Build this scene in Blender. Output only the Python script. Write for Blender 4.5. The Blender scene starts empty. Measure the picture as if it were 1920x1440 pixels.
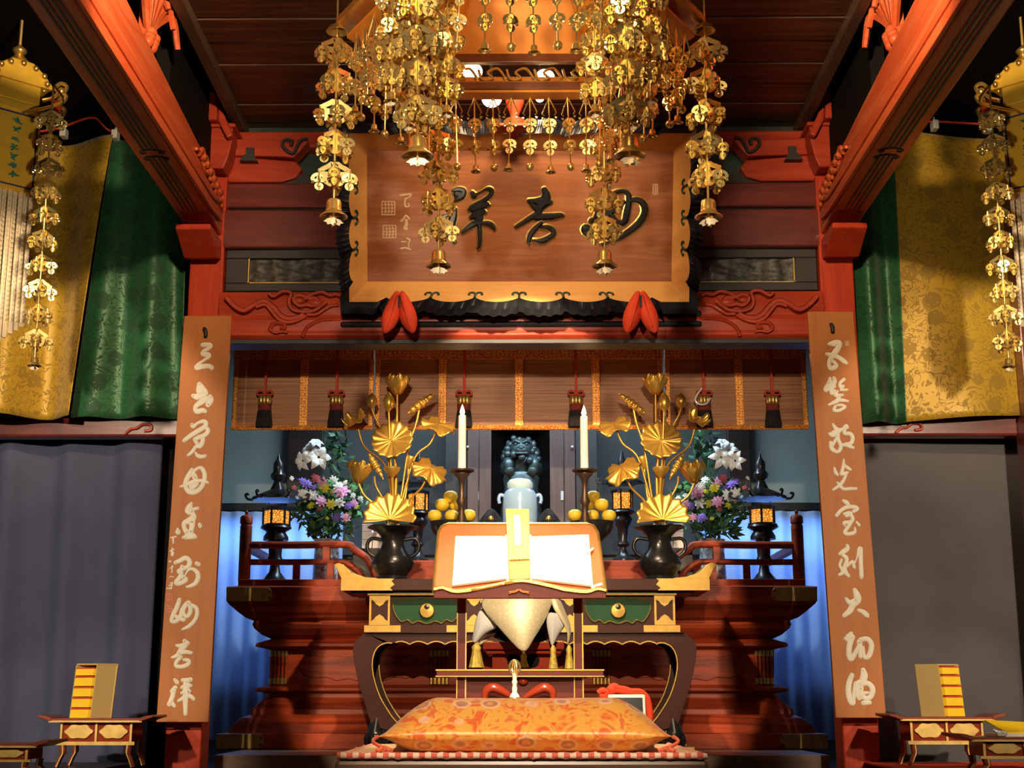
import bpy, bmesh, math, random
from mathutils import Vector, Matrix, Euler
SC = bpy.context.scene
COL = SC.collection
PI = math.pi
R = math.radians
random.seed(7)

# ------------------------------------------------------------------ camera
F = 2650.0
HC = 0.40
PITCH = R(12.55)
YAW = math.atan(18 * math.cos(PITCH) / F)
cam = bpy.data.cameras.new('camera')
cam.sensor_width = 36
cam.lens = 36 * F / 1920
cam.clip_start = 0.05
co = bpy.data.objects.new('camera', cam)
COL.objects.link(co)
co.location = (0, 0, HC)
co.rotation_euler = (PI / 2 + PITCH, 0, YAW)
SC.camera = co
CAMR = Euler((PI / 2 + PITCH, 0, YAW)).to_matrix()

def P(px, py, Y):
    d = CAMR @ Vector(((px - 960) / F, -(py - 720) / F, -1))
    return Vector((0, 0, HC)) + d * (Y / d.y)
def Z(py, Y, px=978):
    return P(px, py, Y).z
def X(px, py, Y):
    return P(px, py, Y).x

# ------------------------------------------------------------------ world, exposure, lights
w = bpy.data.worlds.new('world')
SC.world = w
w.use_nodes = True
w.node_tree.nodes['Background'].inputs[0].default_value = (0.5, 0.42, 0.36, 1)
w.node_tree.nodes['Background'].inputs[1].default_value = 0.045
SC.view_settings.view_transform = 'Standard'
SC.view_settings.look = 'None'
SC.view_settings.gamma = 1
SC.view_settings.exposure = 0.0
SC.view_settings.use_curve_mapping = False

def lamp(name, typ, loc, to, energy, color, size=0.1, spot=60, blend=0.3, size_y=None):
    l = bpy.data.lights.new(name, typ)
    l.energy = energy
    l.color = color
    if typ == 'AREA':
        l.size = size
        if size_y:
            l.shape = 'RECTANGLE'
            l.size_y = size_y
    else:
        l.shadow_soft_size = size
    if typ == 'SPOT':
        l.spot_size = R(spot)
        l.spot_blend = blend
    o = bpy.data.objects.new(name, l)
    COL.objects.link(o)
    o.location = loc
    if to is not None:
        o.rotation_euler = (Vector(to) - Vector(loc)).to_track_quat('-Z', 'Y').to_euler()
    return o

WARM = (1.0, 0.72, 0.42)
WARM2 = (1.0, 0.80, 0.56)
# hall lamps before the two side bays: pillars, inscribed boards, side curtains; added fills for desks and banners
for _s in (-1, 1):
    lamp('hall_lamp', 'SPOT', (_s * 2.75, 2.6, 2.15), (_s * 2.74, 7.2, 1.16), 660, WARM2, 0.06, 36.5, 0.2)
    lamp('desk_fill', 'SPOT', (_s * 3.0, 2.6, 1.6), (_s * 2.30, 6.6, 0.28), 190, WARM2, 0.05, 19, 0.5)  # added low fill, no such lamp before the desks
    lamp('banner_fill', 'SPOT', (_s * 1.30, 4.3, 1.95), (_s * 2.25, 6.2, 2.62), 70, WARM2, 0.05, 32, 0.5)  # added fill that brightens the banner's turned face
    # added unseen fills left and right above the canopy's front, grazing tie beams and ceiling
    lamp('canopy_side_fill', 'SPOT', (_s * 0.75, 3.9, 3.15), (_s * 1.6, 5.6, 3.02), 270, WARM, 0.06, 44, 0.6)
    lamp('canopy_near_fill', 'SPOT', (_s * 0.75, 3.6, 3.15), (_s * 1.6, 4.4, 3.0), 70, WARM, 0.06, 74, 0.6)
# added fill over the middle of the hall, out of view
lamp('hall_centre_fill', 'POINT', (0.0, 2.5, 3.2), None, 26, WARM, 0.10)
# spots on the lamp bar behind the canopy, onto the altar and onto the plaque
lamp('altar_spot', 'SPOT', (0.0, 5.45, 2.72), (0.0, 8.1, 1.02), 400, WARM, 0.03, 43, 0.10)
lamp('plaque_spot', 'SPOT', (0.0, 6.22, 3.46), (0.0, 6.95, 2.75), 30, WARM, 0.05, 125, 0.9)
lamp('plaque_wide_spot', 'SPOT', (0.0, 5.7, 3.42), (0.0, 7.0, 2.85), 55, WARM, 0.06, 80, 0.9)
# lamps inside the canopy, down onto the lectern
lamp('canopy_spot', 'SPOT', (0.0, 3.75, 2.9), (0.0, 4.3, 0.5), 330, WARM2, 0.06, 27, 0.5)
lamp('canopy_glow', 'POINT', (0.0, 4.65, 2.72), None, 3.6, WARM, 0.08)
# hall spot onto book rest and cloth; added fills onto cushion and blinds
lamp('hall_front_spot', 'SPOT', (0.0, 1.6, 3.25), (0.0, 4.9, 0.62), 1000, WARM2, 0.05, 21, 0.5)
lamp('cushion_fill', 'SPOT', (0.0, 1.5, 1.9), (0.0, 3.72, 0.33), 330, WARM2, 0.05, 24, 0.5)  # added fill to brighten the cushion's front
# long-throw spot from the back of the hall onto the middle of the altar
lamp('hall_altar_spot', 'SPOT', (0.0, -4.0, 2.9), (0.0, 8.2, 0.52), 2300, WARM, 0.04, 11.2, 0.08)
for _x in (-1.1, 0.0, 1.1):
    lamp('blind_fill', 'SPOT', (_x * 0.3, 0.6, 2.02), (_x, 8.0, 2.0), 800, WARM2, 0.05, 11, 0.8)  # added narrow fills spread across the blinds
lamp('canopy_front_fill', 'SPOT', (-0.55, 2.3, 1.95), (-0.25, 4.3, 2.55), 210, WARM2, 0.05, 44, 0.6)  # added unseen fill, brightens the front strands from below
# cool tube lamp over the altar behind the blinds
lamp('altar_tube', 'AREA', (0.0, 8.60, 2.75), (0.0, 8.75, 1.2), 62, (0.62, 0.84, 1.0), 2.2, size_y=0.12)
# daylight falling down the windows at the back
for _s in (-1, 1):
    lamp('back_daylight', 'AREA', (_s * 2.05, 9.55, Z(958, 9.55) - 0.02), (_s * 2.05, 9.68, 0.4), 9, (0.20, 0.40, 1.0), 1.5, size_y=0.25)

# ------------------------------------------------------------------ materials
def _set(n, inputs, nt):
    for k, v in inputs.items():
        s = n.inputs[k]
        if isinstance(v, bpy.types.NodeSocket):
            nt.links.new(v, s)
        else:
            if isinstance(v, tuple) and len(v) == 3 and s.type == 'RGBA':
                v = v + (1,)
            s.default_value = v
def nd(nt, typ, inp=None, **props):
    n = nt.nodes.new(typ)
    for k, v in props.items():
        setattr(n, k, v)
    if inp:
        _set(n, inp, nt)
    return n
def mk(name, base=(0.5, 0.5, 0.5), rough=0.5, metal=0.0, spec=0.5, **extra):
    m = bpy.data.materials.new(name)
    m.use_nodes = True
    nt = m.node_tree
    b = nt.nodes['Principled BSDF']
    _set(b, {'Base Color': base, 'Roughness': rough, 'Metallic': metal, 'Specular IOR Level': spec}, nt)
    if extra:
        _set(b, extra, nt)
    return m, nt, b
def coords(nt, scale=(1, 1, 1), rot=(0, 0, 0), kind='Object'):
    tc = nd(nt, 'ShaderNodeTexCoord')
    mp = nd(nt, 'ShaderNodeMapping', {'Vector': tc.outputs[kind], 'Scale': scale, 'Rotation': rot})
    return mp.outputs[0]
def ramp(nt, fac, stops, interp='LINEAR'):
    r = nd(nt, 'ShaderNodeValToRGB', {'Fac': fac})
    r.color_ramp.interpolation = interp
    e = r.color_ramp.elements
    while len(e) < len(stops):
        e.new(0.5)
    for i, (p, c) in enumerate(stops):
        e[i].position = p
        e[i].color = tuple(c) + (1,) if len(c) == 3 else c
    return r.outputs[0]
def bump(nt, b, h, strength=0.2, dist=0.01):
    bn = nd(nt, 'ShaderNodeBump', {'Height': h, 'Strength': strength, 'Distance': dist})
    nt.links.new(bn.outputs[0], b.inputs['Normal'])

def plain(name, base, rough=0.5, metal=0.0, spec=0.5, var=0.12, scale=14, bmp=0.0, **extra):
    m, nt, b = mk(name, base, rough, metal, spec, **extra)
    v = coords(nt)
    n = nd(nt, 'ShaderNodeTexNoise', {'Vector': v, 'Scale': scale, 'Detail': 4.0})
    lo = tuple(max(0, c * (1 - var)) for c in base)
    hi = tuple(min(1, c * (1 + var)) for c in base)
    nt.links.new(ramp(nt, n.outputs[0], [(0.3, lo), (0.7, hi)]), b.inputs['Base Color'])
    if bmp:
        bump(nt, b, n.outputs[0], bmp)
    return m
def wood(name, c1, c2, rough=0.4, along='x', scale=1.0, spec=0.5, coat=0.0, bmp=0.05, fig=6.0):
    m, nt, b = mk(name, c1, rough, 0, spec)
    s = {'x': (0.6, 7, 7), 'y': (7, 0.6, 7), 'z': (7, 7, 0.6)}[along]
    v = coords(nt, tuple(q * scale for q in s))
    n = nd(nt, 'ShaderNodeTexNoise', {'Vector': v, 'Scale': 2.2, 'Detail': 6.0, 'Roughness': 0.6, 'Distortion': 0.6})
    wv = nd(nt, 'ShaderNodeMath', {0: n.outputs[0], 1: fig}, operation='MULTIPLY')
    fr = nd(nt, 'ShaderNodeMath', {0: wv.outputs[0], 1: 1.0}, operation='PINGPONG')
    nt.links.new(ramp(nt, fr.outputs[0], [(0.0, c1), (0.55, tuple((p + q) / 2 for p, q in zip(c1, c2))), (1.0, c2)]), b.inputs['Base Color'])
    if coat:
        b.inputs['Coat Weight'].default_value = coat
        b.inputs['Coat Roughness'].default_value = 0.12
    if bmp:
        bump(nt, b, fr.outputs[0], bmp, 0.004)
    return m
def brocade(name, ground, fig, scale=30, rough=0.45, sheen=0.3, dia=(1, 1, 1), third=None, metal=0.25):
    m, nt, b = mk(name, ground, rough, metal, 0.5)
    v = coords(nt, tuple(scale * d for d in dia))
    n = nd(nt, 'ShaderNodeTexNoise', {'Vector': v, 'Scale': 0.7, 'Detail': 1.0, 'Distortion': 2.5})
    n2 = nd(nt, 'ShaderNodeTexVoronoi', {'Vector': v, 'Scale': 1.1, 'Randomness': 0.35})
    mx = nd(nt, 'ShaderNodeMath', {0: n.outputs[0], 1: n2.outputs[0]}, operation='MULTIPLY')
    st = [(0.0, fig), (0.16, fig), (0.19, ground), (0.27, ground), (0.30, fig), (0.36, fig), (0.40, third or ground)]
    nt.links.new(ramp(nt, mx.outputs[0], st), b.inputs['Base Color'])
    b.inputs['Sheen Weight'].default_value = sheen
    bump(nt, b, mx.outputs[0], 0.15, 0.003)
    return m
def damask(name, ground, fig, scale=5.0, rough=0.42):
    m, nt, b = mk(name, ground, rough, 0.15, 0.5)
    v = coords(nt, (scale, scale, scale))
    # big medallions
    vo = nd(nt, 'ShaderNodeTexVoronoi', {'Vector': v, 'Scale': 1.0, 'Randomness': 0.55})
    an = nd(nt, 'ShaderNodeTexNoise', {'Vector': v, 'Scale': 5.0, 'Detail': 0.0})
    ed = nd(nt, 'ShaderNodeMath', {0: an.outputs[0], 1: 0.16}, operation='MULTIPLY')
    dd = nd(nt, 'ShaderNodeMath', {0: vo.outputs[0], 1: ed.outputs[0]}, operation='ADD')
    disc = nd(nt, 'ShaderNodeMath', {0: dd.outputs[0], 1: 0.38}, operation='LESS_THAN')
    # vine scrolls: narrow iso-lines of a distorted noise
    n = nd(nt, 'ShaderNodeTexNoise', {'Vector': v, 'Scale': 2.2, 'Detail': 1.0, 'Distortion': 1.6})
    k = nd(nt, 'ShaderNodeMath', {0: n.outputs[0], 1: 9.0}, operation='MULTIPLY')
    pg = nd(nt, 'ShaderNodeMath', {0: k.outputs[0], 1: 1.0}, operation='PINGPONG')
    vine = nd(nt, 'ShaderNodeMath', {0: pg.outputs[0], 1: 0.30}, operation='LESS_THAN')
    mx = nd(nt, 'ShaderNodeMath', {0: disc.outputs[0], 1: vine.outputs[0]}, operation='MAXIMUM')
    # inner petals
    pv = nd(nt, 'ShaderNodeTexVoronoi', {'Vector': v, 'Scale': 7.0})
    pt = nd(nt, 'ShaderNodeMath', {0: pv.outputs[0], 1: 0.22}, operation='GREATER_THAN')
    mul = nd(nt, 'ShaderNodeMath', {0: mx.outputs[0], 1: pt.outputs[0]}, operation='MULTIPLY')
    sm = nd(nt, 'ShaderNodeMath', {0: mul.outputs[0], 1: 0.85}, operation='MULTIPLY')
    mixn = nd(nt, 'ShaderNodeMix', {'Factor': sm.outputs[0], 'A': ground + (1,), 'B': fig + (1,)}, data_type='RGBA') if False else None
    nt.links.new(ramp(nt, sm.outputs[0], [(0.0, ground), (1.0, fig)]), b.inputs['Base Color'])
    nt.links.new(ramp(nt, sm.outputs[0], [(0.0, (rough,) * 3), (1.0, (rough + 0.25,) * 3)]), b.inputs['Roughness'])
    b.inputs['Sheen Weight'].default_value = 0.25
    return m
def emit(name, col, strength, base=None):
    m, nt, b = mk(name, base or col, 0.5)
    b.inputs['Emission Color'].default_value = tuple(col) + (1,)
    b.inputs['Emission Strength'].default_value = strength
    return m

M = {}
M['gilt'] = plain('gilt', (0.86, 0.58, 0.17), 0.27, 0.85, var=0.1, scale=40, bmp=0.06)
M['gilt_thin'] = plain('gilt_thin', (0.90, 0.68, 0.27), 0.24, 0.9, var=0.2, scale=30)
M['lotus_gold'] = plain('lotus_gold', (0.88, 0.53, 0.10), 0.34, 0.7, var=0.12, scale=30, bmp=0.05)
M['brass'] = plain('brass', (0.62, 0.42, 0.13), 0.38, 0.8, var=0.15, scale=25)
M['dull_gold'] = plain('dull_gold', (0.44, 0.30, 0.10), 0.5, 0.6, var=0.2, scale=20)
M['canopy_gold'] = plain('canopy_gold', (0.78, 0.28, 0.025), 0.45, 0.2, var=0.12, scale=6)
M['bronze'] = plain('bronze', (0.045, 0.045, 0.05), 0.28, 0.75, var=0.3, scale=25, bmp=0.08)
M['bronze_green'] = plain('bronze_green', (0.085, 0.12, 0.125), 0.42, 0.55, var=0.4, scale=30, bmp=0.2)
M['candle_iron'] = plain('candle_iron', (0.085, 0.05, 0.035), 0.4, 0.5, var=0.3, scale=25)
M['red_lacquer'] = wood('red_lacquer', (0.58, 0.060, 0.018), (0.46, 0.040, 0.013), 0.42, 'z', 1.0, spec=0.25, coat=0.05, bmp=0.03)
M['red_beam'] = wood('red_beam', (0.50, 0.062, 0.022), (0.38, 0.040, 0.016), 0.42, 'x', 0.8, spec=0.25, coat=0.05, bmp=0.03)
M['red_tie'] = wood('red_tie', (0.66, 0.155, 0.055), (0.56, 0.085, 0.026), 0.42, 'y', 0.7, spec=0.3, coat=0.05, bmp=0.03)
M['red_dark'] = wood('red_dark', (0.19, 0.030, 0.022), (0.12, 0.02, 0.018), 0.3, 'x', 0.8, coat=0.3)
M['altar_wood'] = wood('altar_wood', (0.40, 0.058, 0.018), (0.17, 0.024, 0.010), 0.45, 'x', 0.55, spec=0.25, coat=0.03, bmp=0.04, fig=7)
M['table_lacquer'] = plain('table_lacquer', (0.060, 0.020, 0.019), 0.35, 0.0, 0.15, var=0.15, scale=5)
M['lectern_red'] = plain('lectern_red', (0.52, 0.125, 0.038), 0.4, 0, 0.3, var=0.1, scale=6)
M['lectern_dark'] = plain('lectern_dark', (0.11, 0.018, 0.017), 0.32, 0, 0.2, var=0.15, scale=6)
M['stand_red'] = plain('stand_red', (0.28, 0.034, 0.014), 0.18, 0, var=0.15, scale=6)
M['ceiling_wood'] = wood('ceiling_wood', (0.15, 0.060, 0.024), (0.050, 0.022, 0.012), 0.36, 'x', 0.8, bmp=0.12)
M['dark_wood'] = wood('dark_wood', (0.045, 0.022, 0.018), (0.022, 0.012, 0.010), 0.45, 'x', 0.8)
M['cabinet_wood'] = wood('cabinet_wood', (0.115, 0.065, 0.058), (0.075, 0.040, 0.036), 0.45, 'z', 0.8)
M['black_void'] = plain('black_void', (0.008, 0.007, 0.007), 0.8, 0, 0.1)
M['black_lacquer'] = plain('black_lacquer', (0.018, 0.019, 0.024), 0.25, 0, var=0.2)
M['black_paint'] = plain('black_paint', (0.022, 0.020, 0.022), 0.5, 0, var=0.2)
M['relief_grey'] = plain('relief_grey', (0.085, 0.085, 0.080), 0.55, 0.3, var=0.6, scale=22, bmp=0.9)
M['green_dark'] = plain('green_dark', (0.028, 0.050, 0.040), 0.6, 0, var=0.2)
M['floor_wood'] = wood('floor_wood', (0.060, 0.030, 0.018), (0.030, 0.016, 0.012), 0.28, 'x', 0.7)
M['dais_wood'] = wood('dais_wood', (0.16, 0.085, 0.045), (0.09, 0.045, 0.026), 0.35, 'x', 0.7)
M['board_wood'] = wood('board_wood', (0.50, 0.165, 0.030), (0.42, 0.120, 0.022), 0.6, 'z', 0.8, bmp=0.02, fig=4)
M['plaque_wood'] = wood('plaque_wood', (0.44, 0.160, 0.055), (0.33, 0.105, 0.035), 0.42, 'x', 1.2, bmp=0.03, fig=6)
M['frame_wood'] = wood('frame_wood', (0.72, 0.36, 0.10), (0.60, 0.27, 0.07), 0.45, 'x', 0.9, bmp=0.02, fig=4)
M['white_paint'] = plain('white_paint', (0.86, 0.80, 0.66), 0.6, var=0.05)
M['pale_tan'] = plain('pale_tan', (0.68, 0.46, 0.27), 0.6, var=0.1)
M['seal_red'] = plain('seal_red', (0.70, 0.22, 0.16), 0.6, var=0.2, scale=60)
M['wall_teal'] = plain('wall_teal', (0.34, 0.42, 0.41), 0.8, 0, var=0.12, scale=3)
M['curtain_grey'] = plain('curtain_grey', (0.080, 0.092, 0.160), 0.85, 0, 0.2, var=0.08, scale=4)
M['curtain_grey_plain'] = plain('curtain_grey_plain', (0.115, 0.108, 0.115), 0.85, 0, 0.2, var=0.10, scale=3)
M['curtain_white'] = plain('curtain_white', (0.40, 0.55, 0.85), 0.8, 0, 0.2, var=0.06, scale=4)  # blue of the daylight put into the colour of white sheers
M['damask_yellow'] = damask('damask_yellow', (0.45, 0.27, 0.014), (0.26, 0.15, 0.010), 6.5)
M['damask_green'] = damask('damask_green', (0.013, 0.120, 0.038), (0.007, 0.055, 0.020), 6.5)
M['brocade_orange'] = brocade('brocade_orange', (0.66, 0.075, 0.012), (0.95, 0.55, 0.07), 48, dia=(1, 1, 1.2))
M['brocade_red'] = brocade('brocade_red', (0.62, 0.060, 0.022), (0.90, 0.56, 0.12), 36, dia=(1, 1, 1.5))
M['red_cloth'] = plain('red_cloth', (0.72, 0.060, 0.018), 0.7, 0, 0.3, var=0.12, scale=12)
M['red_cord'] = plain('red_cord', (0.55, 0.050, 0.030), 0.7, 0, 0.3)
M['tassel_black'] = plain('tassel_black', (0.020, 0.015, 0.016), 0.8, 0, 0.2, var=0.4, scale=60)
M['tassel_red'] = plain('tassel_red', (0.20, 0.030, 0.025), 0.8, 0, 0.2, var=0.4, scale=60)
M['tassel_gold'] = plain('tassel_gold', (0.80, 0.56, 0.10), 0.55, 0.2, 0.4, var=0.3, scale=70)
M['white_cloth'] = plain('white_cloth', (0.80, 0.77, 0.72), 0.8, 0, 0.2, var=0.05)
M['paper'] = plain('paper', (0.90, 0.87, 0.78), 0.7, 0, 0.2, var=0.02)
M['book_gold'] = brocade('book_gold', (0.80, 0.42, 0.08), (0.92, 0.70, 0.22), 60, metal=0.1)
M['cloth_gold'] = brocade('cloth_gold', (0.84, 0.68, 0.36), (0.90, 0.78, 0.50), 40, metal=0.2)
M['cushion_seam'] = plain('cushion_seam', (0.80, 0.30, 0.06), 0.5)
M['mat_red'] = plain('mat_red', (0.62, 0.13, 0.07), 0.8, 0, 0.2, var=0.3, scale=60)
M['mat_tan'] = brocade('mat_tan', (0.72, 0.42, 0.17), (0.80, 0.52, 0.24), 50, metal=0.0)
M['book_yellow'] = plain('book_yellow', (0.95, 0.62, 0.01), 0.55, 0, var=0.06)
M['book_red'] = plain('book_red', (0.62, 0.05, 0.02), 0.6)
M['case_tan'] = brocade('case_tan', (0.52, 0.36, 0.13), (0.56, 0.40, 0.16), 90, metal=0.0, sheen=0.1)
M['candle_wax'] = plain('candle_wax', (0.90, 0.82, 0.76), 0.5, 0, var=0.03, **{'Subsurface Weight': 0.2})
M['flame'] = emit('flame', (1.0, 0.62, 0.22), 14)
M['porcelain'] = plain('porcelain', (0.30, 0.50, 0.82), 0.18, 0, var=0.03)
M['porcelain_lid'] = plain('porcelain_lid', (0.48, 0.68, 0.82), 0.18, 0, var=0.03)
M['fruit'] = plain('fruit', (0.66, 0.46, 0.035), 0.42, 0, var=0.15, scale=8, bmp=0.05)
M['leaf_green'] = plain('leaf_green', (0.035, 0.11, 0.045), 0.5, 0, var=0.5, scale=10)
M['leaf_bright'] = plain('leaf_bright', (0.10, 0.30, 0.10), 0.5, 0, var=0.3, scale=10)
M['lily_white'] = plain('lily_white', (0.85, 0.88, 0.86), 0.5, 0, var=0.05)
M['flower_pink'] = plain('flower_pink', (0.68, 0.32, 0.55), 0.6, 0, var=0.2, scale=30)
M['flower_violet'] = plain('flower_violet', (0.20, 0.11, 0.55), 0.6, 0, var=0.25, scale=30)
M['flower_yellow'] = plain('flower_yellow', (0.60, 0.58, 0.04), 0.6, 0, var=0.2, scale=30)
M['flower_red'] = plain('flower_red', (0.50, 0.09, 0.13), 0.6, 0, var=0.2, scale=30)
M['blue_white'] = plain('blue_white', (0.45, 0.50, 0.58), 0.2, 0, var=0.85, scale=38)
M['panel_green'] = plain('panel_green', (0.020, 0.095, 0.048), 0.5, 0, 0.2, var=0.1)
M['device_black'] = plain('device_black', (0.012, 0.013, 0.016), 0.2, 0)
M['device_white'] = plain('device_white', (0.80, 0.80, 0.72), 0.4, 0, var=0.03)
M['clip_white'] = plain('clip_white', (0.5, 0.5, 0.48), 0.5)
M['char_green'] = plain('char_green', (0.02, 0.16, 0.10), 0.4)
M['banner_blue'] = plain('banner_blue', (0.03, 0.04, 0.16), 0.4)
M['white_box'] = plain('white_box', (0.88, 0.88, 0.92), 0.7, 0, var=0.04)
M['crystal'] = plain('crystal', (0.92, 0.92, 0.90), 0.15, 0.3, var=0.05)
M['plaque_patina'] = plain('plaque_patina', (0.05, 0.10, 0.075), 0.45, 0.6, var=0.3)
M['lamp_face'] = emit('lamp_face', (1.0, 0.93, 0.78), 30)
M['lamp_housing'] = plain('lamp_housing', (0.55, 0.50, 0.44), 0.45)
M['frieze_wood'] = plain('frieze_wood', (0.17, 0.055, 0.020), 0.35, var=0.15)
M['desk_red'] = plain('desk_red', (0.26, 0.050, 0.020), 0.28, var=0.15)
M['banner_gold'] = plain('banner_gold', (0.78, 0.50, 0.05), 0.35, 0.35, var=0.1)
M['pale_gilt'] = plain('pale_gilt', (0.95, 0.84, 0.62), 0.25, 0.5, var=0.05)
M['table_gilt'] = plain('table_gilt', (0.48, 0.31, 0.075), 0.38, 0.55, var=0.12, scale=25)
# glowing fretwork of the lanterns: the paper behind the fret shines
def lantern_mat():
    m, nt, b = mk('lantern_fret', (0.3, 0.12, 0.02), 0.5)
    v = coords(nt, (1, 1, 1))
    vo = nd(nt, 'ShaderNodeTexVoronoi', {'Vector': v, 'Scale': 62.0}, feature='DISTANCE_TO_EDGE')
    k = ramp(nt, vo.outputs[0], [(0.04, (0.22, 0.05, 0.0)), (0.13, (1.0, 0.36, 0.04)), (0.4, (1.0, 0.52, 0.12))])
    nt.links.new(k, b.inputs['Emission Color'])
    b.inputs['Emission Strength'].default_value = 1.25
    return m
M['lantern_fret'] = lantern_mat()
def blind_mat():
    m, nt, b = mk('bamboo_blind', (0.4, 0.2, 0.1), 0.42)
    v = coords(nt, (1.5, 1.5, 130))
    n = nd(nt, 'ShaderNodeTexNoise', {'Vector': v, 'Scale': 1.0, 'Detail': 3.0})
    c = ramp(nt, n.outputs[0], [(0.3, (0.20, 0.075, 0.030)), (0.5, (0.40, 0.165, 0.065)), (0.7, (0.50, 0.23, 0.10))])
    nt.links.new(c, b.inputs['Base Color'])
    w_ = nd(nt, 'ShaderNodeTexWave', {'Vector': coords(nt), 'Scale': 45.0}, bands_direction='Z')
    bump(nt, b, w_.outputs[0], 0.35, 0.002)
    return m
M['bamboo_blind'] = blind_mat()
def cushion_mat():
    m, nt, b = mk('cushion_brocade', (0.85, 0.33, 0.05), 0.42, 0.05)
    v = coords(nt, (1, 1, 1))
    n = nd(nt, 'ShaderNodeTexNoise', {'Vector': v, 'Scale': 20.0, 'Detail': 2.0, 'Distortion': 1.5})
    g = ramp(nt, n.outputs[0], [(0.36, (0.74, 0.13, 0.025)), (0.46, (0.82, 0.34, 0.05)), (0.56, (0.80, 0.42, 0.07)), (0.66, (0.70, 0.16, 0.04))])
    vo = nd(nt, 'ShaderNodeTexVoronoi', {'Vector': coords(nt, (1, 1, 1)), 'Scale': 11.0, 'Randomness': 0.25})
    rings = ramp(nt, vo.outputs[0], [(0.0, (0.80, 0.30, 0.05)), (0.10, (0.80, 0.30, 0.05)), (0.12, (0.25, 0.13, 0.20)), (0.19, (0.45, 0.16, 0.16)), (0.22, (0.85, 0.60, 0.50)), (0.27, (0.85, 0.55, 0.30))], 'CONSTANT')
    mask = ramp(nt, vo.outputs[0], [(0.0, (1, 1, 1)), (0.30, (0, 0, 0))], 'CONSTANT')
    mx = nd(nt, 'ShaderNodeMixRGB', {'Fac': mask, 'Color1': g, 'Color2': rings})
    hs = nd(nt, 'ShaderNodeMixRGB', {'Fac': 0.45, 'Color1': mx.outputs[0], 'Color2': g})
    nt.links.new(hs.outputs[0], b.inputs['Base Color'])
    b.inputs['Sheen Weight'].default_value = 0.3
    bump(nt, b, n.outputs[0], 0.15, 0.004)
    return m
M['cushion_brocade'] = cushion_mat()

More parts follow.
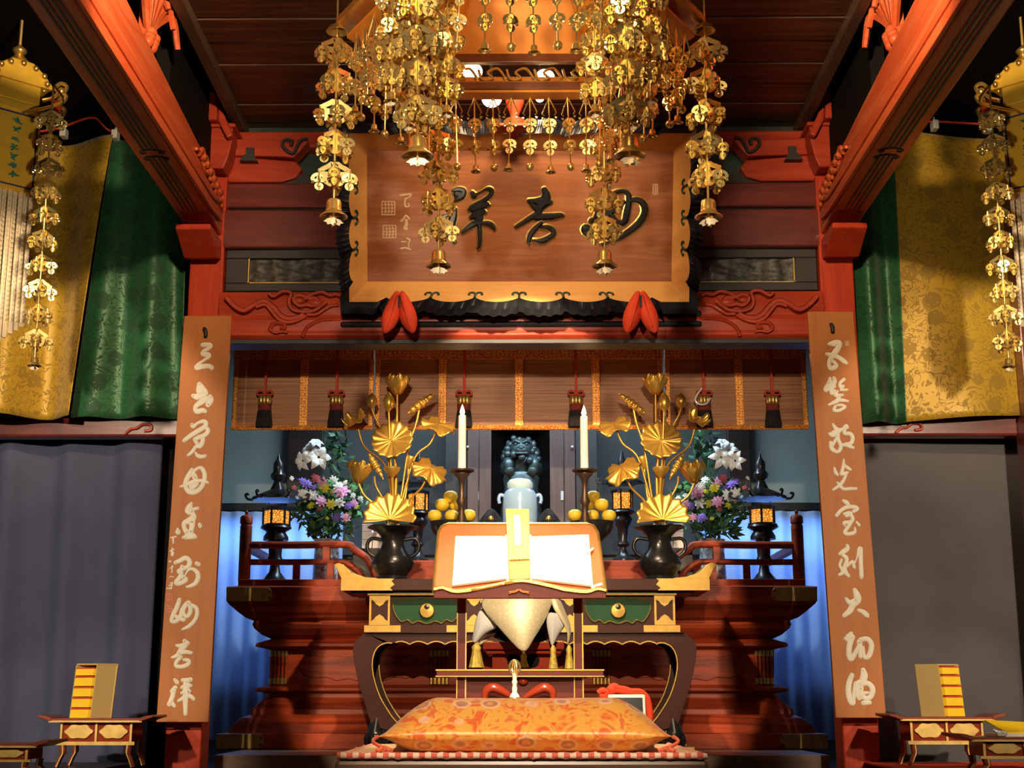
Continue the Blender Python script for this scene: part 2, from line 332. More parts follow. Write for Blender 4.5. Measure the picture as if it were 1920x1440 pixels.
# ------------------------------------------------------------------ mesh builder
class MB:
    def __init__(s):
        s.v = []
        s.f = []
    def add(s, vs, fs):
        k = len(s.v)
        s.v += [Vector(q) for q in vs]
        s.f += [tuple(i + k for i in f) for f in fs]
        return s
    def box(s, x0, x1, y0, y1, z0, z1):
        vs = [(x0, y0, z0), (x1, y0, z0), (x1, y1, z0), (x0, y1, z0), (x0, y0, z1), (x1, y0, z1), (x1, y1, z1), (x0, y1, z1)]
        return s.add(vs, [(0, 3, 2, 1), (4, 5, 6, 7), (0, 1, 5, 4), (1, 2, 6, 5), (2, 3, 7, 6), (3, 0, 4, 7)])
    def prism(s, poly, o, u, v, t):
        """poly 2D in axes u,v from o, extruded by vector t"""
        o, u, v, t = Vector(o), Vector(u), Vector(v), Vector(t)
        n = len(poly)
        a = [o + u * p[0] + v * p[1] for p in poly]
        b = [q + t for q in a]
        fs = [tuple(range(n)), tuple(range(2 * n - 1, n - 1, -1))]
        fs += [(i, i + n, (i + 1) % n + n, (i + 1) % n) for i in range(n)]
        return s.add(a + b, fs)
    def tube(s, pts, r, seg=6, cap=True, closed=False, flat=None):
        pts = [Vector(p) for p in pts]
        n = len(pts)
        rs = r if isinstance(r, (list, tuple)) else [r] * n
        up = None
        vs = []
        for i, p in enumerate(pts):
            if closed:
                t = pts[(i + 1) % n] - pts[i - 1]
            else:
                t = pts[min(i + 1, n - 1)] - pts[max(i - 1, 0)]
            if t.length < 1e-9:
                t = Vector((0, 0, 1))
            t.normalize()
            if up is None:
                up = Vector((0, 0, 1)) if abs(t.z) < 0.9 else Vector((0, 1, 0))
            if flat is not None:
                a = Vector(flat)
                b = t.cross(a)
                if b.length < 1e-6:
                    b = t.orthogonal()
                b.normalize()
                for k in range(seg):
                    th = 2 * PI * k / seg + PI / seg
                    vs.append(p + b * (math.cos(th) * rs[i]) + a * (math.sin(th) * rs[i] * 0.22))
                continue
            a = up - t * up.dot(t)
            if a.length < 1e-6:
                a = t.orthogonal()
            a.normalize()
            up = a
            b = t.cross(a)
            for k in range(seg):
                th = 2 * PI * k / seg
                vs.append(p + a * (math.cos(th) * rs[i]) + b * (math.sin(th) * rs[i]))
        fs = []
        m = n if closed else n - 1
        for i in range(m):
            j = (i + 1) % n
            for k in range(seg):
                l = (k + 1) % seg
                fs.append((i * seg + k, i * seg + l, j * seg + l, j * seg + k))
        if cap and not closed:
            fs.append(tuple(range(seg - 1, -1, -1)))
            fs.append(tuple((n - 1) * seg + k for k in range(seg)))
        return s.add(vs, fs)
    def lathe(s, prof, c=(0, 0, 0), seg=20, axis='z', sx=1, sy=1, cap=True, wob=None):
        c = Vector(c)
        vs = []
        for j, (r, h) in enumerate(prof):
            for k in range(seg):
                th = 2 * PI * k / seg
                rr = r * (wob(th, j) if wob else 1)
                p = (rr * math.cos(th) * sx, rr * math.sin(th) * sy, h)
                if axis == 'y':
                    p = (p[0], p[2], p[1])
                elif axis == 'x':
                    p = (p[2], p[0], p[1])
                vs.append(c + Vector(p))
        fs = []
        n = len(prof)
        for j in range(n - 1):
            for k in range(seg):
                l = (k + 1) % seg
                fs.append((j * seg + k, j * seg + l, (j + 1) * seg + l, (j + 1) * seg + k))
        if cap:
            if prof[0][0] > 1e-5:
                fs.append(tuple(range(seg - 1, -1, -1)))
            if prof[-1][0] > 1e-5:
                fs.append(tuple((n - 1) * seg + k for k in range(seg)))
        return s.add(vs, fs)
    def sph(s, c, r, seg=12, rings=8, rot=None):
        c = Vector(c)
        r = r if isinstance(r, (tuple, list)) else (r, r, r)
        vs = []
        for j in range(rings + 1):
            ph = PI * j / rings
            q = max(math.sin(ph), 1e-4)
            for k in range(seg):
                th = 2 * PI * k / seg
                p = Vector((r[0] * q * math.cos(th), r[1] * q * math.sin(th), -r[2] * math.cos(ph)))
                if rot:
                    p = rot @ p
                vs.append(c + p)
        fs = []
        for j in range(rings):
            for k in range(seg):
                l = (k + 1) % seg
                fs.append((j * seg + k, j * seg + l, (j + 1) * seg + l, (j + 1) * seg + k))
        return s.add(vs, fs)
    def grid(s, fn, nu, nv, wrap=False):
        vs = []
        for j in range(nv + 1):
            for i in range(nu if wrap else nu + 1):
                vs.append(Vector(fn(i / nu, j / nv)))
        w_ = nu if wrap else nu + 1
        fs = []
        for j in range(nv):
            for i in range(nu):
                l = (i + 1) % w_ if wrap else i + 1
                fs.append((j * w_ + i, j * w_ + l, (j + 1) * w_ + l, (j + 1) * w_ + i))
        return s.add(vs, fs)
    def xform(s, mat):
        s.v = [mat @ q for q in s.v]
        return s
    def merge(s, o):
        return s.add(o.v, o.f)
    def build(s, name, mat, parent=None, world=True, smooth=None, bevel=0, bseg=2, solid=0, sub=0, loc=None):
        me = bpy.data.meshes.new(name)
        off = Vector((0, 0, 0))
        if parent is not None and world:
            q = parent
            while q is not None:
                off += q.location
                q = q.parent
        if loc is not None:
            off += Vector(loc)
        me.from_pydata([tuple(q - off) for q in s.v], [], s.f)
        bm = bmesh.new()
        bm.from_mesh(me)
        bmesh.ops.recalc_face_normals(bm, faces=bm.faces)
        bm.to_mesh(me)
        bm.free()
        me.materials.append(M[mat] if isinstance(mat, str) else mat)
        if smooth is not None:
            for p in me.polygons:
                p.use_smooth = True
            me.set_sharp_from_angle(angle=R(smooth))
        ob = bpy.data.objects.new(name, me)
        COL.objects.link(ob)
        if loc is not None:
            ob.location = loc
        if parent is not None:
            ob.parent = parent
        if solid:
            q = ob.modifiers.new('solid', 'SOLIDIFY')
            q.thickness = solid
            q.offset = 0
        if bevel:
            q = ob.modifiers.new('bevel', 'BEVEL')
            q.width = bevel
            q.segments = bseg
            q.limit_method = 'ANGLE'
            q.angle_limit = R(40)
        if sub:
            q = ob.modifiers.new('sub', 'SUBSURF')
            q.levels = sub
            q.render_levels = sub
        return ob

def tag(o, label, cat, group=None):
    o['label'] = label
    o['category'] = cat
    if group:
        o['group'] = group
    return o
def thing(name, label, cat, loc=(0, 0, 0), rotz=0, group=None):
    o = bpy.data.objects.new(name, None)
    COL.objects.link(o)
    o.empty_display_size = 0.05
    o.location = loc
    o.rotation_euler = (0, 0, rotz)
    return tag(o, label, cat, group)
def struct(o):
    o['kind'] = 'structure'
    return o
def copy_tree(o, parent=None):
    c = o.copy()
    COL.objects.link(c)
    if parent is not None:
        c.parent = parent
    for ch in list(o.children):
        copy_tree(ch, c)
    return c
def spline(pts, n=6, closed=False):
    """Catmull-Rom through tuples of any length"""
    pts = [tuple(p) for p in pts]
    m = len(pts)
    if m < 3:
        if m == 2:
            return [tuple(a + (b - a) * t / n for a, b in zip(*pts)) for t in range(n + 1)]
        return pts
    out = []
    rng = range(m) if closed else range(m - 1)
    for i in rng:
        p0 = pts[i - 1] if (i > 0 or closed) else pts[0]
        p1 = pts[i]
        p2 = pts[(i + 1) % m]
        p3 = pts[(i + 2) % m] if (closed or i + 2 < m) else pts[-1]
        for k in range(n):
            t = k / n
            out.append(tuple(0.5 * ((2 * b) + (-a + c) * t + (2 * a - 5 * b + 4 * c - d) * t * t + (-a + 3 * b - 3 * c + d) * t ** 3)
                             for a, b, c, d in zip(p0, p1, p2, p3)))
    if not closed:
        out.append(pts[-1])
    return out
# ================================================================== the setting
YP = 7.2                       # front faces of the pillars
ZC = Z(240, 7.4)               # ceiling height
DZ = 0.12                      # dais
struct(MB().box(-5, 5, -1.5, 12, -0.1, 0).build('floor', 'floor_wood'))
struct(MB().box(-1.57, 1.57, 7.45, 10.2, 0.0, DZ).build('floor_dais', 'dais_wood', bevel=0.008))
struct(MB().box(1.95, 5, 6.0, 7.40, 0.0, 0.085).build('floor_side_platform_east', 'dark_wood', bevel=0.005))
struct(MB().box(-5, -1.95, 6.0, 7.40, 0.0, 0.085).build('floor_side_platform_west', 'dark_wood', bevel=0.005))

# ceiling of boards over the inner room
m = MB()
y = 1.2
k = 0
while y < 7.75:
    d = 0.245
    m.box(-1.55, 1.55, y, y + d - 0.010, ZC + 0.004 * (k % 2), ZC + 0.05)
    y += d
    k += 1
struct(m.build('ceiling', 'ceiling_wood', bevel=0.006))
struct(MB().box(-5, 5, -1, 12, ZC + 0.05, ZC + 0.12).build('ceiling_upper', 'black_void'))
for s, nm in ((-1, 'west'), (1, 'east')):
    struct(MB().box(s * 1.55 - 0.03, s * 1.55 + 0.03, 1.2, 7.6, ZC - 0.05, ZC + 0.03).build('trim_ceiling_' + nm, wood('ceiling_strip_' + nm, (0.13, 0.075, 0.045), (0.08, 0.045, 0.03), 0.5, 'y'), bevel=0.004))

# pillars
for s, nm in ((-1, 'west'), (1, 'east')):
    a, b = sorted((s * 1.585, s * 1.765))
    struct(MB().box(a, b, YP, YP + 0.18, 0, Z(330, YP)).build('pillar_' + nm, 'red_lacquer', bevel=0.008))
    # corbel under the tie beam
    pf = [(6.92, Z(418, 6.92)), (7.21, Z(418, 6.92)), (7.21, Z(486, 7.2)), (7.12, Z(482, 7.12)), (7.02, Z(455, 7.02)), (6.92, Z(428, 6.92))]
    a2, b2 = sorted((s * 1.60, s * 1.78))
    struct(MB().prism(pf, (a2, 0, 0), (0, 1, 0), (0, 0, 1), (b2 - a2, 0, 0)).build('beam_corbel_' + nm, 'red_lacquer', bevel=0.006))
    # tie beam towards the front hall, arched and tapering to the pillar
    zb = Z(420, 7.1)
    up = [(7.22, 0.17), (7.0, 0.215), (6.6, 0.250), (5.95, 0.290), (5.1, 0.345), (4.5, 0.385), (3.4, 0.42), (1.6, 0.43)]
    lo = [(1.6, 0.0), (3.4, 0.0), (4.6, 0.0), (5.6, 0.0), (6.4, 0.0), (7.0, -0.005), (7.22, -0.03)]
    poly = [(y_, zb + h) for y_, h in spline(up, 4)] + [(y_, zb + h) for y_, h in lo]
    struct(MB().prism(poly, (a2, 0, 0), (0, 1, 0), (0, 0, 1), (b2 - a2, 0, 0)).build('beam_tie_' + nm, 'red_tie', bevel=0.012))
    xi = s * 1.60                       # inner face
    # mouldings on the inner face: a lower bead and a shaped upper band
    t = MB()
    t.prism([(1.6, zb + 0.0), (6.9, zb + 0.0), (7.12, zb + 0.02), (6.9, zb + 0.052), (1.6, zb + 0.055)], (xi, 0, 0), (0, 1, 0), (0, 0, 1), (-s * 0.022, 0, 0))
    struct(t.build('trim_tie_bead_' + nm, 'red_tie', bevel=0.008))
    t = MB()
    t.prism([(1.6, zb + 0.075), (6.6, zb + 0.075), (6.95, zb + 0.085), (7.05, zb + 0.105), (6.8, zb + 0.125), (6.4, zb + 0.140), (1.6, zb + 0.17)], (xi, 0, 0), (0, 1, 0), (0, 0, 1), (-s * 0.014, 0, 0))
    struct(t.build('trim_tie_band_' + nm, 'red_tie', bevel=0.010))
    # carved vine on the inner face near the pillar
    t = MB()
    for j in range(7):
        y0 = 6.62 + 0.075 * j
        z0 = zb + 0.195 - 0.009 * j
        q = [(xi - s * 0.008, y0 - 0.06, z0 - 0.015 + 0.02 * math.sin(j)), (xi - s * 0.014, y0 - 0.02, z0 + 0.028), (xi - s * 0.014, y0 + 0.02, z0 + 0.018), (xi - s * 0.014, y0 + 0.015, z0 - 0.012), (xi - s * 0.010, y0 - 0.01, z0 - 0.008)]
        t.tube(spline(q, 4), 0.013, 6)
        t.sph((xi - s * 0.012, y0 + 0.045, z0 - 0.03), (0.012, 0.022, 0.014), 8, 6)
    t.tube(spline([(xi - s * 0.01, 6.5 + 0.1 * k2, zb + 0.185 - 0.010 * k2 + 0.022 * math.sin(k2 * 2.2)) for k2 in range(7)], 4), 0.009, 6)
    struct(t.build('trim_tie_carving_' + nm, 'red_tie', smooth=40))
    # inlaid black lines on the soffit with scrolled ends
    t = MB()
    for off in (-0.034, -0.012, 0.012, 0.034):
        xx = (a2 + b2) / 2 + off
        t.box(xx - 0.005, xx + 0.005, 1.6, 6.05, zb - 0.004, zb + 0.002)
        t.box(xx - 0.005, xx + 0.005, 6.13, 6.86, zb - 0.004, zb + 0.002)
    for yy in (6.05, 6.13, 6.87):
        for sg in (-1, 1):
            q = [((a2 + b2) / 2, yy, zb), ((a2 + b2) / 2 + sg * 0.03, yy + 0.01, zb), ((a2 + b2) / 2 + sg * 0.055, yy + 0.03, zb), ((a2 + b2) / 2 + sg * 0.045, yy + 0.05, zb), ((a2 + b2) / 2 + sg * 0.03, yy + 0.035, zb)]
            t.tube(spline(q, 4), 0.006, 6)
    struct(t.build('trim_tie_soffit_' + nm, 'black_paint'))
    # dark upper wall above the tie beam, towards the side bay
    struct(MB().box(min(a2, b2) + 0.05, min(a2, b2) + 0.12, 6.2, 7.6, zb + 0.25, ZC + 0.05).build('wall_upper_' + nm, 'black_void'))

# carved struts standing on the tie beams
def strut(s, yy, nm):
    zb = Z(420, 7.1) + 0.30
    xx = s * 1.66
    t = MB()
    t.box(xx - 0.035, xx + 0.035, yy - 0.05, yy + 0.05, zb + 0.50, zb + 0.58)
    t.box(xx - 0.022, xx + 0.022, yy - 0.03, yy + 0.03, zb, zb + 0.52)
    for k in range(-3, 4):
        q = [(xx - s * 0.01, yy, zb + 0.12), (xx - s * 0.03, yy + 0.05 * k, zb + 0.26), (xx - s * 0.05, yy + 0.085 * k, zb + 0.38 - 0.02 * abs(k)), (xx - s * 0.07, yy + 0.10 * k, zb + 0.34 - 0.05 * abs(k))]
        n = len(spline(q, 4))
        t.tube(spline(q, 4), [0.022 * (1 - 0.75 * abs(i / (n - 1) - 0.45)) for i in range(n)], 6)
    for k in range(6):
        t.sph((xx - s * 0.03, yy - 0.05 + 0.02 * k, zb + 0.06 + 0.03 * (k % 3)), 0.028, 8, 6)
    return struct(t.build('trim_strut_carving_' + nm, 'red_tie', smooth=50))
strut(-1, 5.75, 'west')
strut(1, 5.75, 'east')

# ---- crosswise beams over the altar opening
x0, x1 = -1.60, 1.60
zA, zB = Z(636, YP), Z(546, YP)
prof = [(7.34, zA), (7.205, zA), (7.18, zA + 0.02), (7.185, zA + 0.045), (7.175, zA + 0.10), (7.19, zA + 0.13), (7.18, zA + 0.17), (7.20, zB), (7.34, zB)]
struct(MB().prism(prof, (x0, 0, 0), (0, 1, 0), (0, 0, 1), (x1 - x0, 0, 0)).build('beam_lintel', 'red_beam', bevel=0.008))
struct(MB().box(-0.95, 0.95, 7.165, 7.2, zA + 0.06, zA + 0.092).build('trim_lintel_bead', 'black_lacquer', bevel=0.012))
struct(MB().box(-0.95, 0.95, 7.165, 7.2, zA + 0.115, zA + 0.150).build('trim_lintel_band', 'black_lacquer', bevel=0.014))
struct(MB().box(-1.58, 1.58, 7.19, 7.33, Z(645, 7.2), zA).build('trim_lintel_underside', 'black_paint', bevel=0.004))
# carved clouds at the lintel's ends
def cloud(mir, nm):
    def q(px, py, d=0.0):
        p = P(px, py, 7.172 - d)
        return (mir * (abs(p.x)) if mir > 0 else p.x, p.y, p.z)
    t = MB()
    L = [
        ([(424, 558), (440, 575), (458, 583), (478, 572), (496, 566), (512, 576), (524, 590), (538, 598), (556, 597), (570, 590)], 0.017),
        ([(480, 576), (498, 572), (510, 584), (522, 598), (540, 605), (560, 600), (574, 592)], 0.013),
        ([(505, 550), (513, 556), (530, 547), (546, 550), (542, 566), (548, 580), (566, 585), (588, 583), (604, 573), (612, 566)], 0.012),
        ([(552, 558), (562, 554), (580, 560), (592, 560), (598, 570), (586, 574), (574, 572), (562, 574), (552, 566), (552, 558)], 0.014),
        ([(570, 562), (586, 552), (604, 548), (618, 554), (630, 552), (640, 556)], 0.012),
        ([(576, 590), (592, 590), (606, 582), (620, 574), (634, 572)], 0.010),
        ([(506, 618), (512, 608), (524, 606), (534, 610), (532, 616), (526, 614)], 0.012),
        ([(506, 618), (516, 624), (530, 622), (540, 624)], 0.009),
        ([(567, 632), (574, 616), (588, 606), (606, 600), (640, 598)], 0.010),
    ]
    for pts, r in L:
        t.tube([q(*p) for p in spline(pts, 5)], r, 6)
    t.sph(q(590, 568), (0.045, 0.018, 0.022), 10, 8)
    t.sph(q(560, 564), (0.03, 0.016, 0.018), 10, 8)
    return struct(t.build('trim_lintel_cloud_' + nm, 'red_beam', smooth=60))
cloud(-1, 'west')
cloud(1, 'east')
# black transom panels left and right of the plaque
zA, zB = Z(546, 7.25), Z(464, 7.25)
for s, nm in ((-1, 'west'), (1, 'east')):
    a, b = sorted((s * 0.7, s * 1.58))
    ia, ib = sorted((s * 0.7, s * 1.465))
    t = MB()
    t.box(a, b, 7.24, 7.27, zB - 0.062, zB).box(a, b, 7.24, 7.27, zA, zA + 0.045)
    e0, e1 = sorted((s * 1.58, s * 1.465))
    t.box(e0, e1, 7.24, 7.27, zA + 0.045, zB - 0.062)
    struct(t.build('trim_transom_frame_' + nm, 'black_paint', bevel=0.004))
    def rel(u, v, ia=ia, ib=ib, zA=zA, zB=zB):
        xx = ia + (ib - ia) * u
        zz = zA + 0.04 + (zB - zA - 0.10) * v
        h = 0.008 * math.sin(xx * 31 + 3 * math.sin(zz * 50)) * math.cos(zz * 60 + xx * 9) + 0.004 * math.sin(xx * 70)
        return (xx, 7.262 - h, zz)
    struct(MB().grid(rel, 70, 14).build('trim_transom_relief_' + nm, 'relief_grey', smooth=60))
    t = MB()
    xs = s * 1.462
    zl, zh = zA + 0.045, zB - 0.062
    t.box(min(xs, xs - s * 0.008), max(xs, xs - s * 0.008), 7.243, 7.262, zl, zh)
    t.box(ia, ib, 7.243, 7.262, zl, zl + 0.006)
    struct(t.build('trim_transom_gilt_' + nm, 'dull_gold'))
struct(MB().box(-1.6, 1.6, 7.27, 7.34, Z(546, 7.2), Z(330, 7.3)).build('wall_transom', 'black_paint'))
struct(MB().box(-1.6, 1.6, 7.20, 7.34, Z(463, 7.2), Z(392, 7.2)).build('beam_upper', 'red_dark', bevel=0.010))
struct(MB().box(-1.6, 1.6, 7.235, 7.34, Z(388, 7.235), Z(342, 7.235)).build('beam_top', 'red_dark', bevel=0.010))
struct(MB().box(-1.6, 1.6, 7.40, 7.46, Z(350, 7.4), ZC + 0.05).build('wall_frieze', 'green_dark'))
struct(MB().box(-1.6, 1.6, 7.30, 7.42, Z(275, 7.3), Z(245, 7.3)).build('beam_wall_plate', 'red_beam', bevel=0.01))
# bracket sets on the pillars
for s, nm in ((-1, 'west'), (1, 'east')):
    def q(px, py, Y=7.12):
        p = P(px, py, Y)
        return (s * abs(p.x), p.z)
    t = MB()
    # boat-shaped arm
    arm = [q(*p) for p in [(400, 275), (548, 286), (560, 300), (548, 318), (520, 326), (400, 326)]]
    t.prism([(a, b) for a, b in arm], (0, 7.24, 0), (1, 0, 0), (0, 0, 1), (0, 0.12, 0))
    # carved nose of the arm above, ending in a scroll
    arm = [q(*p) for p in [(400, 246), (520, 248), (535, 254), (560, 246), (574, 250), (558, 268), (545, 282), (520, 280), (400, 278)]]
    t.prism([(a, b) for a, b in arm], (0, 7.22, 0), (1, 0, 0), (0, 0, 1), (0, 0.12, 0))
    struct(t.build('trim_bracket_arm_' + nm, 'red_beam', bevel=0.010))
    t = MB()
    sp = [(572, 248), (560, 250), (552, 262), (545, 275), (532, 270), (524, 258), (530, 249), (542, 252), (540, 262)]
    t.tube([(q(*p)[0], 7.215, q(*p)[1]) for p in spline(sp, 4)], 0.010, 6)
    t.box(*sorted((q(455, 280)[0], q(470, 280)[0])), 7.20, 7.24, q(455, 292)[1], q(455, 266)[1])
    t.prism([q(444, 292), (q(478, 292)[0], q(478, 292)[1]), q(470, 280), q(454, 280)], (0, 7.19, 0), (1, 0, 0), (0, 0, 1), (0, 0.05, 0))
    struct(t.build('trim_bracket_scroll_' + nm, 'black_paint', smooth=50))
    t = MB()
    blk = [q(*p) for p in [(376, 238), (438, 238), (438, 262), (428, 300), (420, 318), (392, 318), (384, 290), (376, 262)]]
    t.prism(blk, (0, 7.10, 0), (1, 0, 0), (0, 0, 1), (0, 0.2, 0))
    t.prism([q(*p) for p in [(370, 235), (444, 235), (444, 243), (370, 243)]], (0, 7.08, 0), (1, 0, 0), (0, 0, 1), (0, 0.24, 0))
    t.prism([q(*p) for p in [(388, 182), (410, 182), (414, 190), (408, 205), (414, 215), (414, 238), (388, 238)]], (0, 7.02, 0), (1, 0, 0), (0, 0, 1), (0, 0.2, 0))
    t.prism([q(*p) for p in [(414, 212), (424, 222), (442, 262), (430, 268), (414, 236)]], (0, 7.05, 0), (1, 0, 0), (0, 0, 1), (0, 0.06, 0))
    struct(t.build('trim_bracket_block_' + nm, 'red_beam', bevel=0.010))

# ---- side bays
for s, nm in ((-1, 'west'), (1, 'east')):
    a, b = sorted((s * 1.72, s * 4.2))
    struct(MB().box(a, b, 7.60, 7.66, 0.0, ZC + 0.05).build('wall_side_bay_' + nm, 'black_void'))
    zr0, zr1 = Z(818, 7.33), Z(782, 7.33)
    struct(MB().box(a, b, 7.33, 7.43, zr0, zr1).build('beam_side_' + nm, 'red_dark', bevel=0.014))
    t = MB()
    cx = s * 2.03
    t.tube(spline([(cx - 0.06, 7.325, zr0 + 0.015), (cx - 0.03, 7.322, zr0 + 0.04), (cx, 7.322, zr0 + 0.045), (cx + 0.03, 7.322, zr0 + 0.065), (cx + 0.07, 7.322, zr0 + 0.062), (cx + 0.075, 7.322, zr0 + 0.035), (cx + 0.04, 7.322, zr0 + 0.03)], 5), 0.008, 6)
    struct(t.build('trim_side_beam_scroll_' + nm, 'red_beam', smooth=50))

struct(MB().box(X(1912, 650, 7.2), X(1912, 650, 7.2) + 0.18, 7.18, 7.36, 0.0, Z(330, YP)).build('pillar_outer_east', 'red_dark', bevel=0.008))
# ---- room behind the altar
YB = 10.0
struct(MB().box(-3.6, 3.6, YB, YB + 0.08, 0, 3.6).build('wall_back', 'wall_teal'))
for s, nm in ((-1, 'west'), (1, 'east')):
    a, b = sorted((s * 3.0, s * 3.08))
    struct(MB().box(a, b, 7.6, YB, 0, 3.6).build('wall_back_side_' + nm, 'wall_teal'))
    # window with a sheer curtain, rail above
    zr = Z(958, 9.9)
    a, b = sorted((s * 1.22, s * 2.9))
    struct(MB().box(a, b, 9.88, 9.99, zr, zr + 0.055).build('trim_window_rail_' + nm, 'black_paint', bevel=0.004))
    # post
    pa, pb = sorted((X(541 if s < 0 else 1363, 850, 9.9), X(607 if s < 0 else 1405, 850, 9.9)))
    struct(MB().box(pa, pb, 9.86, 10.0, 0, 3.6).build('pillar_back_' + nm, 'dark_wood', bevel=0.006))
    a, b = sorted((s * 0.42, s * (abs(pa if s > 0 else pb))))
    struct(MB().box(a, b, 9.90, 9.99, Z(1040, 9.9), Z(780, 9.9)).build('wall_back_panel_' + nm, mk('panel_slate_' + nm, (0.075, 0.085, 0.09), 0.7)[0]))
def sheer(s, nm, tx, label):
    zr = Z(958, 9.85)
    def f(u, v):
        xx = s * (1.24 + 1.6 * u)
        return (xx, 9.80 + 0.016 * math.sin(xx * 55) + 0.010 * math.sin(xx * 23 + 1), 0.13 + (zr - 0.14) * v)
    o = MB().grid(f, 120, 4).build('window_curtain', 'curtain_white', smooth=70, solid=0.003)
    return tag(o, label, 'curtain', 'sheer curtains behind the altar')
sheer(-1, 'w', 0, 'white sheer curtain tinted daylight blue beside the pillar carrying the board with a red seal')
sheer(1, 'e', 0, 'white sheer curtain tinted daylight blue beside the pillar carrying the board without a seal')
# ================================================================== the altar and its front table
AX = 0.0
YA = 8.2
def aw(px, py, Y=YA):
    return abs(X(px, py, Y))
altar = thing('altar', 'wide tiered dark red wooden altar with gilt corner fittings and a railing', 'altar', (0, 8.9, DZ))
# profile of half widths from the photograph's left edge: (px, py)
PR = [(405, 1410), (405, 1376), (425, 1374), (436, 1358), (452, 1346), (468, 1340), (470, 1330), (485, 1318), (498, 1308), (500, 1300), (478, 1296), (478, 1290), (505, 1284),
      (505, 1218), (478, 1212), (480, 1206), (508, 1198), (490, 1190), (476, 1178), (472, 1170), (476, 1164), (460, 1158), (444, 1146), (428, 1132), (424, 1126), (424, 1100), (446, 1098), (446, 1086)]
def tier(pts, name, mat, yfront=YA, depth=1.4, bev=0.004):
    """stack of slabs following a list of (half width, z): front face steps with the width too"""
    t = MB()
    hw0 = max(p[0] for p in pts)
    vs, fs = [], []
    n = len(pts)
    for hw, z in pts:
        yf = yfront + (1.80 - hw) * 0.9
        vs += [(-hw, yf, z), (hw, yf, z), (hw, yfront + depth, z), (-hw, yfront + depth, z)]
    for i in range(n - 1):
        for k in range(4):
            l = (k + 1) % 4
            fs.append((i * 4 + k, i * 4 + l, i * 4 + 4 + l, i * 4 + 4 + k))
    fs.append((3, 2, 1, 0))
    fs.append(tuple((n - 1) * 4 + k for k in range(4)))
    t.add(vs, fs)
    return t.build(name, mat, altar, bevel=bev)
pts = []
for px, py in PR:
    hw = aw(px, py)
    Yf = YA
    for _ in range(3):
        hw = abs(X(px, py, Yf))
        Yf = YA + (1.80 - hw) * 0.9
    pts.append((hw, Z(py, Yf)))
pts[0] = (pts[0][0], DZ)
for i in range(1, len(pts)):
    if pts[i][1] <= pts[i - 1][1]:
        pts[i] = (pts[i][0], pts[i - 1][1] + 0.001)
ZD = pts[-1][1]
tier(pts[:11], 'base', 'altar_wood')
tier(pts[10:17], 'waist', 'altar_wood')
tier(pts[16:], 'deck', 'altar_wood')
def yfront(py, px):
    Yf = YA
    for _ in range(3):
        Yf = YA + (1.80 - abs(X(px, py, Yf))) * 0.9
    return Yf
# gilt corner fittings
for s in (-1, 1):
    for (pa, pb, ya, yb) in ((424, 510, 1101, 1127), (405, 494, 1376, 1404)):
        Yf = yfront(yb, pa) - 0.006
        xa, xb = aw(pa, yb, Yf), aw(pb, yb, Yf)
        zl, zh = Z(yb, Yf), Z(ya, Yf)
        zm = (zl + zh) / 2
        h = (zh - zl) / 2
        out = [(s * xa, zl), (s * (xb + h * 0.8), zl)] + [(s * (xb + h * 0.8 - h * 0.8 * math.sin(a)), zm - h * math.cos(a)) for a in [PI * k / 8 for k in range(1, 8)]] + [(s * (xb + h * 0.8), zh), (s * xa, zh)]
        t = MB().prism(out, (0, Yf, 0), (1, 0, 0), (0, 0, 1), (0, 0.008, 0))
        f = t.build('corner_fitting', 'dull_gold', altar, bevel=0.002)
        xm = (xa + xb) / 2 + 0.02
        MB().box(*sorted((s * xm, s * (xm + 0.02))), Yf - 0.005, Yf, zl, zh).build('fitting_band', 'dull_gold', f, bevel=0.001)
        t = MB()
        for dz in (-0.5, 0.5):
            t.sph((s * (xb + h * 0.4), Yf - 0.001, zm + h * dz), 0.007, 8, 6)
        t.build('fitting_rivet', 'black_paint', f)
# clusters of five rods with gilt ends on the waist
Yw = yfront(1250, 505) - 0.012
for (pa, pb) in ((505, 540), (805, 842), (1110, 1145), (1415, 1450)):
    xa, xb = X(pa, 1250, Yw), X(pb, 1250, Yw)
    zl, zh = Z(1283, Yw), Z(1219, Yw)
    t, g = MB(), (MB(), MB())
    for k in range(5):
        xx = xa + (xb - xa) * (k + 0.5) / 5
        r = (xb - xa) / 10.5
        t.lathe([(r * 0.8, zl), (r * 0.8, zh)], (xx, Yw, 0), 8)
        for gi, (z0, z1) in enumerate(((zl, zl + 0.036), (zh - 0.036, zh))):
            g[gi].lathe([(r, z0), (r, z1)], (xx, Yw, 0), 8)
    c = t.build('rod_cluster', 'altar_wood', altar, smooth=50)
    for gg in g:
        gg.build('rod_gilt_band', 'gilt', c, smooth=50)
# shaped raised panels on the waist
def cloudpanel(pa, pb):
    xa, xb = X(pa, 1250, Yw), X(pb, 1250, Yw)
    zl, zh = Z(1278, Yw + 0.01), Z(1228, Yw + 0.01)
    w2, h = (xb - xa), (zh - zl)
    out = []
    for u, v in [(0.0, 0.55), (0.02, 0.85), (0.10, 1.0), (0.20, 0.9), (0.26, 0.98), (0.38, 0.93), (0.5, 1.0), (0.62, 0.93), (0.74, 0.98), (0.80, 0.9), (0.90, 1.0), (0.98, 0.85), (1.0, 0.55), (0.97, 0.28), (0.88, 0.12), (0.78, 0.16), (0.70, 0.03), (0.6, 0.1), (0.5, 0.0), (0.4, 0.1), (0.30, 0.03), (0.22, 0.16), (0.12, 0.12), (0.03, 0.28)]:
        out.append((xa + w2 * u, zl + h * v))
    MB().prism(out, (0, Yw + 0.004, 0), (1, 0, 0), (0, 0, 1), (0, 0.03, 0)).build('waist_panel', 'altar_wood', altar, bevel=0.004)
